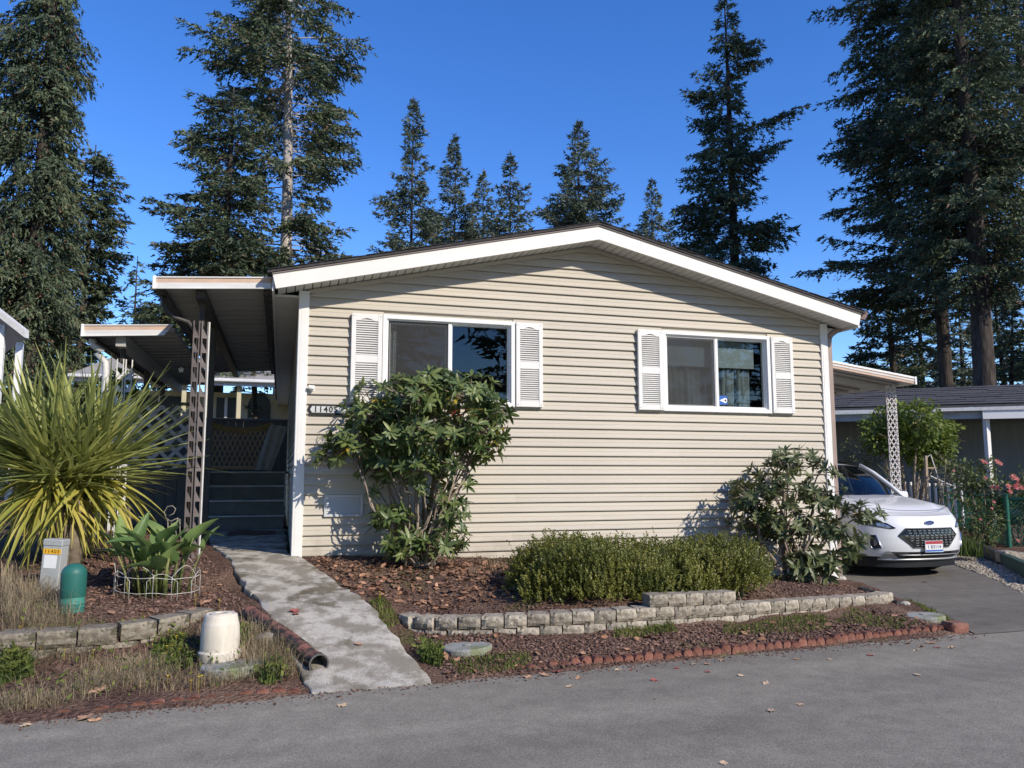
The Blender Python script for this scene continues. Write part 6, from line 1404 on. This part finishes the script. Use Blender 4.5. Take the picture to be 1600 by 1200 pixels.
shrub('olive_shrub', 'soft grey green shrub seen over the car windscreen', (at(1345,800,17.5).x,at(1345,800,17.5).y,.1), [(1335,705,24),(1350,715,26),(1320,720,20),(1362,735,20),(1340,740,26)], 17.5, 2200, .07, olivem, 62, w=.3)
shrub('thin_shrub', 'straggly light green shrub left of the white pickets', (at(1470,800,16.5).x,at(1470,800,16.5).y,.2), [(1478,725,16),(1470,750,14),(1482,770,14),(1392,745,18),(1500,745,14)], 16.5, 900, .06, olivem, 63, w=.35)
ros = []
for (lab,base_uv,blobs,dep,n,sd_) in (('tall rose bush with pink blooms behind the fence post', (1540,840), [(1510,745,22),(1535,745,24),(1530,775,28),(1560,765,20),(1505,770,18),(1500,730,14),(1545,725,12)], 15.2, 2000, 64),
   ('rose bush with a cluster of pink blooms at the right border', (1592,840), [(1590,770,22),(1600,800,28),(1575,800,22),(1615,770,26),(1600,745,12)], 15.0, 1500, 65),
   ('low rose bush behind the chain link mesh', (1530,850), [(1520,805,24),(1545,815,24),(1500,830,20),(1535,840,20),(1555,800,18)], 14.9, 1500, 66)):
    p = at(*base_uv,dep); ros.append((shrub('rose_bush', lab, (p.x,p.y,.15), blobs, dep, n, .065, rosel, sd_, group='rose bushes behind the fence', yr=.4), dep))
pinkm = leafmat('rose_petal', (.62,.19,.17), (.78,.36,.31), 8, .15, .3, .6, .3)
def rose_mesh():
    b = B()
    for ring_,(n_,r_,el) in enumerate(((5,.9,.25),(5,.65,.7),(4,.4,1.1))):
        for k in range(n_):
            a = 2*math.pi*(k+ring_*.5)/n_; c, s = math.cos(a), math.sin(a); z0 = .1*ring_
            b.add([(0,0,z0),(r_*.7*math.cos(a-.5),r_*.7*math.sin(a-.5),z0+.4*el),(r_*c,r_*s,z0+.75*el),(r_*.7*math.cos(a+.5),r_*.7*math.sin(a+.5),z0+.4*el)],[(0,1,2,3)])
    me = bpy.data.meshes.new('rose'); me.from_pydata(b.v,[],b.f); me.materials.append(pinkm); me.update(); return me
rm = rose_mesh(); rs = random.Random(2)
for (i,u,v,s) in ((0,1534,721,.055),(0,1541,724,.05),(0,1557,722,.06),(0,1563,725,.05),(0,1490,736,.03),(0,1540,747,.04),(1,1583,747,.08),(1,1588,750,.06),(1,1575,760,.06),(1,1587,762,.075),(1,1597,764,.07),(1,1578,769,.055),(0,1550,763,.06),(0,1557,763,.07),(1,1590,757,.05),(2,1553,785,.04),(2,1549,795,.035),(2,1532,812,.03),(1,1590,845,.04)):
    t, dep = ros[i]; p = at(u,v,dep-.45); o = bpy.data.objects.new('rose', rm); o.location = p; o.rotation_euler = (R(rs.uniform(20,70)),0,rs.uniform(-.8,.5)); o.scale = (s*1.1,)*3; link(o,t)
p = at(1512,865,13.2); Pn = np.stack([p.x+np.random.RandomState(1).normal(0,.1,160), p.y+np.random.RandomState(2).normal(0,.1,160), np.full(160,.15)],1); blades('iris_leaves', Pn, .25,.5, grn2, 71, 'tuft of upright green weed blades by the fence foot', .5, .010)
shrub('yellow_shrub', 'yellow green shrub under the lower awning beside the spiky plant', (at(200,800,11).x,at(200,800,11).y,.7), [(196,610,18),(205,625,15),(192,590,14),(178,600,16),(170,620,16),(160,600,12),(180,640,20)], 11, 1500, .06, limem, 67)
shrub('dark_shrub', 'dark leafy shrub behind the spiky plant by the deck', (at(60,800,13).x,at(60,800,13).y,.7), [(40,660,40),(90,650,36),(20,690,40),(120,680,36),(70,700,40)], 13, 2600, .09, rosel, 68)
# climbing plant on the railing
# ------------------------------------------------------------------ white SUV: built nose at +x, then turned to face the road
car = thing('parked_suv', (0,0,0), 'white SUV parked nose out under the carport beside the house', 'car')
paint, nt, bs, N, L = nodes_of('car_white'); bs.inputs['Base Color'].default_value = (.72,.73,.74,1); bs.inputs['Roughness'].default_value = .35; bs.inputs['Coat Weight'].default_value = .8; bs.inputs['Coat Roughness'].default_value = .06
chrome = pm('car_chrome', (.65,.66,.68), None, rough=.15, metal=1.); dgry = pm('car_dark_plastic', (.028,.028,.03), (.04,.04,.042), 20, .55); gloss = pm('car_gloss_black', (.01,.01,.011), None, rough=.12, spec=.5)
silv = pm('car_silver_trim', (.42,.43,.44), None, rough=.35, metal=.6); tyrem = pm('tyre', (.02,.02,.02), (.03,.03,.03), 30, .85); lampg = pm('lamp_lens', (.30,.32,.35), (.62,.65,.68), 22, .12, metal=.7, spec=.6); carglass = glassmat('car_glass', (.28,.34,.36), 1.6)
HWc = .93
def zsh(x): return float(np.interp(x,[-4.55,-4.2,-1.3,-.9,-.5,-.25,-.1,0],[1.02,1.06,1.045,1.02,.965,.91,.86,.83]))     # shoulder line
def xfront(z): return float(np.interp(z,[.18,.26,.34,.45,.60,.72,.80,.86,.92],[-.16,-.09,-.02,0,-.005,-.02,-.05,-.09,-.16]))
def halfw(z): return float(np.interp(z,[.18,.30,.55,.80,.95,1.06],[.87,.915,.93,.925,.905,.875]))
def face_x(y, z):
    w = halfw(z); q = min(1,abs(y)/w); return xfront(z)-.80*(1-(1-q**2.5)**(1/2.5))*1.0 if q < 1 else xfront(z)-.80
def nose(y, z, off=0.): return Vector((face_x(y,z)+off, y, z))
arch = [(-.93,.36),(-3.62,.36)]; AR = .375
def zbot(x):
    zb = .20
    for (cx,cz) in arch:
        if abs(x-cx) < AR: zb = max(zb, cz+math.sqrt(AR*AR-(x-cx)**2))
    return zb
path = []
for x in np.concatenate([np.linspace(-4.5,-4.02,6),np.linspace(-4.0,-3.24,25),np.linspace(-3.2,-1.33,14),np.linspace(-1.31,-.80,19)]): path.append(('s',x))
for q in np.linspace(.999,0,26): path.append(('f',q))
def column(kind, val, side):
    pts = []; m_ = 14
    for j in range(m_+1):
        t_ = j/m_
        if kind == 's':
            z = zbot(val)+(zsh(val)-zbot(val))*t_; w = halfw(z); rear = max(0,(-4.1-val))/.5; pts.append((val, side*(w-.10*rear**2 - (.02*math.sin(math.pi*t_) if .35<t_<.75 else 0)*0), z))
        else:
            zt_ = .90-.02*(1-val); zt_ = float(np.interp(val,[0,.6,1],[.86,.87,zsh(-.80)])); zb_ = float(np.interp(val,[0,.9,1],[.30,.30,.26])) if True else .2
            if val > .93: zb_ = float(np.interp(val,[.93,.999],[.27,zbot(-.80)]))
            z = zb_+(zt_-zb_)*t_; w = halfw(z); y = val*w; pts.append((face_x(y,z), side*y, z))
    return pts
for side, in ((1,),(-1,)):
    rows = [column(k,v,side) for k,v in path]; b = B(); b.grid(rows)
    if side < 0: b.f = [f[::-1] for f in b.f]
    b.build('side_body', paint, car, True, autosmooth=50)
# bonnet and cowl
def zhood(x, y):
    w = halfw(.95); q = min(1,abs(y)/w); zc = float(np.interp(x,[-1.32,-1.0,-.6,-.3,-.15,0.],[1.13,1.10,1.035,.965,.92,.862])); ze = zsh(x); f = q**3.2; crease = .018*math.exp(-((q-.62)/.10)**2)*min(1,max(0,-x-.1)/.4); return zc*(1-f)+ze*f+crease
b = B(); rows = []
for s in np.linspace(0,1,16):
    row = []
    for q in np.linspace(-1,1,33):
        aq = abs(q); zt_ = float(np.interp(aq,[0,.6,1],[.86,.87,zsh(-.80)])); w = halfw(zt_); yf = q*w*.999; xf = face_x(yf,zt_); xb = -1.34-.10*(1-aq**2)*0-.0
        x = xf+(xb-xf)*s; y = q*(w*(1-s)+halfw(1.0)*s)*(1 if s<.02 else .998); z = zhood(x,y) if s>0 else zt_
        if s>0: z = zt_*(1-min(1,s*4))+z*min(1,s*4)
        row.append((x,y,z))
    rows.append(row)
b.grid(rows); b.f=[f[::-1] for f in b.f]; b.build('bonnet', paint, car, True, autosmooth=60)
b = B()
for q in np.linspace(-.92,.92,30)[:-1]: pass
pts = [Vector((face_x(q*halfw(.855),.855)-.105,q*halfw(.855)*.97,zhood(face_x(q*halfw(.855),.855)-.105,q*halfw(.855))+.006)) for q in np.linspace(-.78,.78,26)]; b.tube(pts,.004,4); b.build('bonnet_seam', dgry, car)
# cabin: pillars, roof, glass
roofpts = lambda x: float(np.interp(x,[-4.5,-4.2,-3.4,-2.6,-2.1,-1.34],[1.10,1.45,1.64,1.67,1.63,1.10]))
def section(x, z): return float(np.interp(z,[1.02,1.64,1.68],[.885,.66,.60]))
b = B(); rows = []
for x in np.linspace(-4.25,-2.08,14): zt_ = roofpts(x); rows.append([(x,q*section(x,zt_)*(1.0),zt_-.05*abs(q)**3) for q in np.linspace(-1,1,13)])
b.grid(rows); b.build('roof', paint, car, True)
ws = B(); r0 = [Vector((-1.32-.10*abs(q)**2*2.2,q*.80,1.115-.03*q*q)) for q in np.linspace(-1,1,13)]; r1 = [Vector((-2.06-.04*abs(q)**2,q*.60,1.615-.03*q*q)) for q in np.linspace(-1,1,13)]
ws.grid([[a.lerp(c,t_)+Vector((.05,0,.035))*math.sin(math.pi*t_) for a,c in zip(r0,r1)] for t_ in np.linspace(0,1,7)]); ws.build('windscreen', carglass, car, True)
for s in (1,-1):
    b = B(); b.tube([Vector((-1.36,s*.86,1.06)),Vector((-1.62,s*.80,1.27)),Vector((-1.90,s*.72,1.48)),Vector((-2.12,s*.64,1.61))],[.03,.035,.035,.035],8); b.build('pillar', paint, car, True)
    for (xa,xb_) in ((-1.75,-2.55),(-2.62,-3.45),(-3.52,-4.05)):
        za, zb_ = min(roofpts(xa),1.60)-.06, min(roofpts(xb_),1.60)-.04; b = B(); b.add([(xa,s*.875,1.06),(xb_,s*.875,1.06),(xb_,s*section(0,zb_)*1.02,zb_),(xa,s*section(0,za)*1.02,za)],[(0,1,2,3)]); b.build('side_window', carglass, car)
    for xa in (-2.58,-3.48,-4.1): zb_ = roofpts(xa)-.02; b = B(); b.beam((xa,s*.88,1.04),(xa,s*section(0,zb_),zb_),.08,.02,(1,0,0)); b.build('pillar', dgry, car)
    b = B(); b.tube([(-2.1,s*.62,1.625),(-2.6,s*.635,1.655),(-3.4,s*.63,1.635),(-4.1,s*.62,1.50)],.03,6); b.build('roof_rail', gloss, car, True)
    # mirror
    mc = Vector((-1.62,s*1.0,1.10)); b = B(); b.cbox(-.07,.07,-.11,.11,-.06,.08,.03,M=Matrix.Translation(mc)); b.beam(mc+Vector((0,-s*.1,-.04)),(-1.62,s*.88,1.06),.05,.03); b.build('mirror', paint, car, True, autosmooth=40)
b = B(); b.box(-4.4,-.7,-.80,.80,.30,.34); b.build('floor_pan', blackm, car)
b = B(); b.box(-1.75,-1.38,-.72,.72,.9,1.06); b.build('dashboard', dgry, car)
seatm = pm('seat_dark', (.05,.05,.055), (.07,.07,.075), 9, .8)
for s in (.36,-.36): b = B(); b.cbox(-2.75,-2.55,s-.24,s+.24,.6,1.22,.06); b.cbox(-2.72,-2.60,s-.12,s+.12,1.24,1.42,.05); b.build('seat', seatm, car)
b = B(); b.cbox(-4.50,-4.3,-.80,.80,.30,1.10,.05); b.build('tailgate', paint, car)
b = B(); b.cbox(-2.0,-1.92,-.34,-.06,1.10,1.13,.01) if False else b.tube([(-1.95+.0,.36+.17*math.cos(a),1.02+.15*math.sin(a)) for a in np.linspace(0,6.28,18)],.014,6); b.build('steering_wheel', blackm, car, True)
# wheels
for (cx,cz) in arch:
    for s in (1,-1):
        w = bpy.data.objects.new('wheel', None); w.location = (cx,s*.82,cz); link(w,car); b = B(); prof = [(.20,-.11),(.31,-.115),(.345,-.09),(.355,-.04),(.355,.04),(.345,.09),(.31,.115),(.20,.11)]; b.lathe(prof,(0,0,0),28,False); M = Matrix.Translation((cx,s*.82,cz)) @ Matrix.Rotation(R(90),4,'X'); b.v=[tuple(M@Vector(p)) for p in b.v]; b.build('tyre', tyrem, w, True, autosmooth=40)
        b = B()
        for k in range(5):
            a = 2*math.pi*k/5; b.prism([M@Vector((.05*math.cos(a+1.2),.05*math.sin(a+1.2),-s*.10)),M@Vector((.21*math.cos(a+.16),.21*math.sin(a+.16),-s*.105)),M@Vector((.21*math.cos(a-.16),.21*math.sin(a-.16),-s*.105)),M@Vector((.05*math.cos(a-1.2),.05*math.sin(a-1.2),-s*.10))],(0,-s*.02,0))
        b.lathe([(.215,-.10),(.225,-.108),(.225,.05),(.19,.05)],(0,0,0),28,False); n0 = len(b.v)-4*28; b.v = b.v[:n0]+[tuple(M@Vector((p[0],p[1],p[2]*s))) for p in b.v[n0:]]; b.build('rim', silv, w)
        b = B(); b.lathe([(.36,-.02),(.36,.0)],(0,0,0),20,False); 
    b = B()
    for s in (1,-1): b.grid([[(cx+AR*math.cos(a),s*(.915-dy),cz+AR*math.sin(a)) for a in np.linspace(0,math.pi,18)] for dy in (0,.35)])
    b.build('arch_liner', blackm, car, True)
    for s in (1,-1):
        b = B(); b.tube([(cx+(AR+.012)*math.cos(a),s*(halfw(cz+AR*math.sin(a))+.002),cz+(AR+.012)*math.sin(a)) for a in np.linspace(-.15,math.pi+.15,24)],.016,5); b.build('arch_trim', dgry, car, True)
for s in (1,-1): b = B(); b.cbox(-3.22,-1.33,s*.90-.03,s*.90+.03,.17,.30,.02); b.build('sill', dgry, car)
b = B(); ys_ = np.linspace(-.84,.84,25); pf = [nose(y,.28,-.035) for y in ys_]
b.prism([Vector((p.x,p.y,.15)) for p in pf]+[Vector((-1.2,.80,.15)),Vector((-1.2,-.80,.15))],(0,0,.13)); b.build('undertray', blackm, car)
# nose details, laid on the nose surface
def patch(outline, off, name, mat, parent=car, n=14, thick=.0):
    """closed (y,z) outline filled as rows and pushed off the nose"""
    zs = np.linspace(min(p[1] for p in outline)+.001, max(p[1] for p in outline)-.001, n); rows=[]; m_=18
    for z in zs:
        ys=[]
        for (a,c) in zip(outline, outline[1:]+outline[:1]):
            if (a[1]-z)*(c[1]-z) <= 0 and a[1]!=c[1]: ys.append(a[0]+(c[0]-a[0])*(z-a[1])/(c[1]-a[1]))
        y0,y1 = min(ys),max(ys); rows.append([tuple(nose(y0+(y1-y0)*k/m_, z, off)) for k in range(m_+1)])
    b = B(); b.grid(rows); return b.build(name, mat, parent, True)
gr = [(-.30,.435),(.30,.435),(.50,.60),(.40,.695),(-.40,.695),(-.50,.60)]
grille = patch(gr, .006, 'grille', gloss)
b = B()
for j in range(7):
    z = .462+j*.034; ww = float(np.interp(z,[.435,.60,.695],[.30,.48,.40]))-.03; nseg = int(ww*2/.075)
    for k in range(nseg):
        y = -ww+2*ww*(k+.5+(j%2)*.5)/nseg
        if abs(y) > ww: continue
        b.tube([nose(y-.022,z+.008,.016),nose(y,z-.004,.020),nose(y+.022,z+.008,.016)],.0042,4)
b.build('grille_mesh', silv, grille)
loop = gr+[gr[0]]; b = B(); pts=[]
for a,c in zip(loop,loop[1:]):
    for t_ in np.linspace(0,1,8,endpoint=False): pts.append(nose(a[0]+(c[0]-a[0])*t_,a[1]+(c[1]-a[1])*t_,.008))
pts.append(pts[0]); b.tube(pts,.009,5,False); b.build('grille_surround', dgry, grille, True)
lowg = patch([(-.66,.275),(.66,.275),(.60,.375),(-.60,.375)], .006, 'lower_intake', dgry)
patch([(-.40,.285),(.40,.285),(.36,.365),(-.36,.365)], .012, 'intake_mesh', gloss, lowg, 8)
b = B(); b.tube([nose(y,.262,.014) for y in np.linspace(-.70,.70,26)],.016,6); b.build('skid_trim', silv, car, True)
b = B(); b.tube([nose(y,.330,.018) for y in np.linspace(-.5,.5,20)],.006,5); b.build('intake_bar', silv, car, True)
for s in (1,-1):
    hl = patch([(s*.52,.70),(s*.585,.69),(s*.86,.745),(s*.895,.80),(s*.84,.825),(s*.62,.775)], .008, 'headlight', gloss)
    patch([(s*.56,.705),(s*.60,.70),(s*.84,.752),(s*.80,.785),(s*.63,.755)], .013, 'lens', lampg, hl, 8)
    b = B(); b.tube([nose(s*y,z,.016) for y,z in ((.53,.705),(.62,.77),(.84,.818),(.885,.80))],.005,5); b.build('lamp_strip', chrome, hl)
    fg = patch([(s*.70,.43),(s*.765,.40),(s*.80,.45),(s*.79,.60),(s*.755,.60)], .006, 'fog_recess', dgry)
    b = B(); b.tube([nose(s*y,z,.012) for y,z in ((.70,.425),(.765,.395),(.808,.45),(.80,.605),(.752,.605),(.70,.425))],.011,6,False); b.build('fog_bezel', chrome, fg, True)
    patch([(s*.735,.46),(s*.77,.455),(s*.775,.56),(s*.755,.56)], .012, 'fog_lamp', lampg, fg, 6)
    patch([(s*.44,.255),(s*.70,.255),(s*.66,.375),(s*.62,.385)], .010, 'corner_trim', silv)
for s in (1,-1):
    b = B(); b.tube([Vector((x,s*.80,zhood(x,.80)+.004)) for x in np.linspace(-1.30,-.52,14)],.0045,4); b.build('bonnet_gap', dgry, car)
# emblem and plate
bluem = pm('emblem_blue', (.012,.035,.19), None, rough=.2, coat=.6); b = B(); ez_ = .775
b.prism([nose(0,ez_,.010)+Vector((0,.078*math.cos(a),.030*math.sin(a))) for a in np.linspace(0,2*math.pi,28,endpoint=False)],(.012,0,0)); em = b.build('emblem', bluem, car)
ex0 = xfront(ez_); b = B(); b.tube([Vector((ex0+.023,.076*math.cos(a),ez_+.029*math.sin(a))) for a in np.linspace(0,2*math.pi,30)],.003,5,False); b.build('emblem_rim', chrome, em)
text_part('emblem_text','Ford',.042,chrome,em,Matrix.Translation((ex0+.0225,0,ez_)) @ Matrix.Rotation(R(90),4,'Z') @ Matrix.Rotation(R(90),4,'X') @ Matrix.Shear('XZ',4,(.0,.0)), ext=.0006)
pz = .452; px_ = xfront(pz)+.028; platew = pm('plate_white',(.70,.70,.70),None,rough=.5); plr = pm('plate_red',(.38,.045,.06),None,rough=.5); plb = pm('plate_blue',(.05,.14,.42),None,rough=.5); plk = pm('plate_ink',(.10,.12,.20),None,rough=.6)
b = B(); b.cbox(px_,px_+.008,-.153,.153,pz-.076,pz+.076,.002); pl8 = b.build('number_plate', platew, car)
b = B(); b.box(px_+.0085,px_+.0095,-.148,.148,pz+.030,pz+.071); b.build('plate_band', plr, pl8); b = B(); b.box(px_+.0085,px_+.0095,-.148,.148,pz-.072,pz-.050); b.build('plate_band', plb, pl8)
b = B(); b.tube([Vector((px_+.004,y,z)) for y,z in ((-.157,pz-.08),(.157,pz-.08),(.157,pz+.08),(-.157,pz+.08),(-.157,pz-.08))],.006,5,False); b.build('plate_frame', chrome, pl8)
Mt = Matrix.Translation((px_+.0100,0,pz-.010)) @ Matrix.Rotation(R(90),4,'Z') @ Matrix.Rotation(R(90),4,'X')
text_part('plate_number','1 B3114',.066,plk,pl8,Mt,bold=.001,ext=.0004,space=1.08)
for s in (1,-1): b = B(); b.tube([(-1.36,s*.10+q*.6*s,1.135-.02*q) for q in np.linspace(0,1,8)],.010,5); b.build('wiper', dgry, car)
# place it: nose towards the road
car.location = (8.70,-.07,.032); car.rotation_euler = (0,0,R(-90))
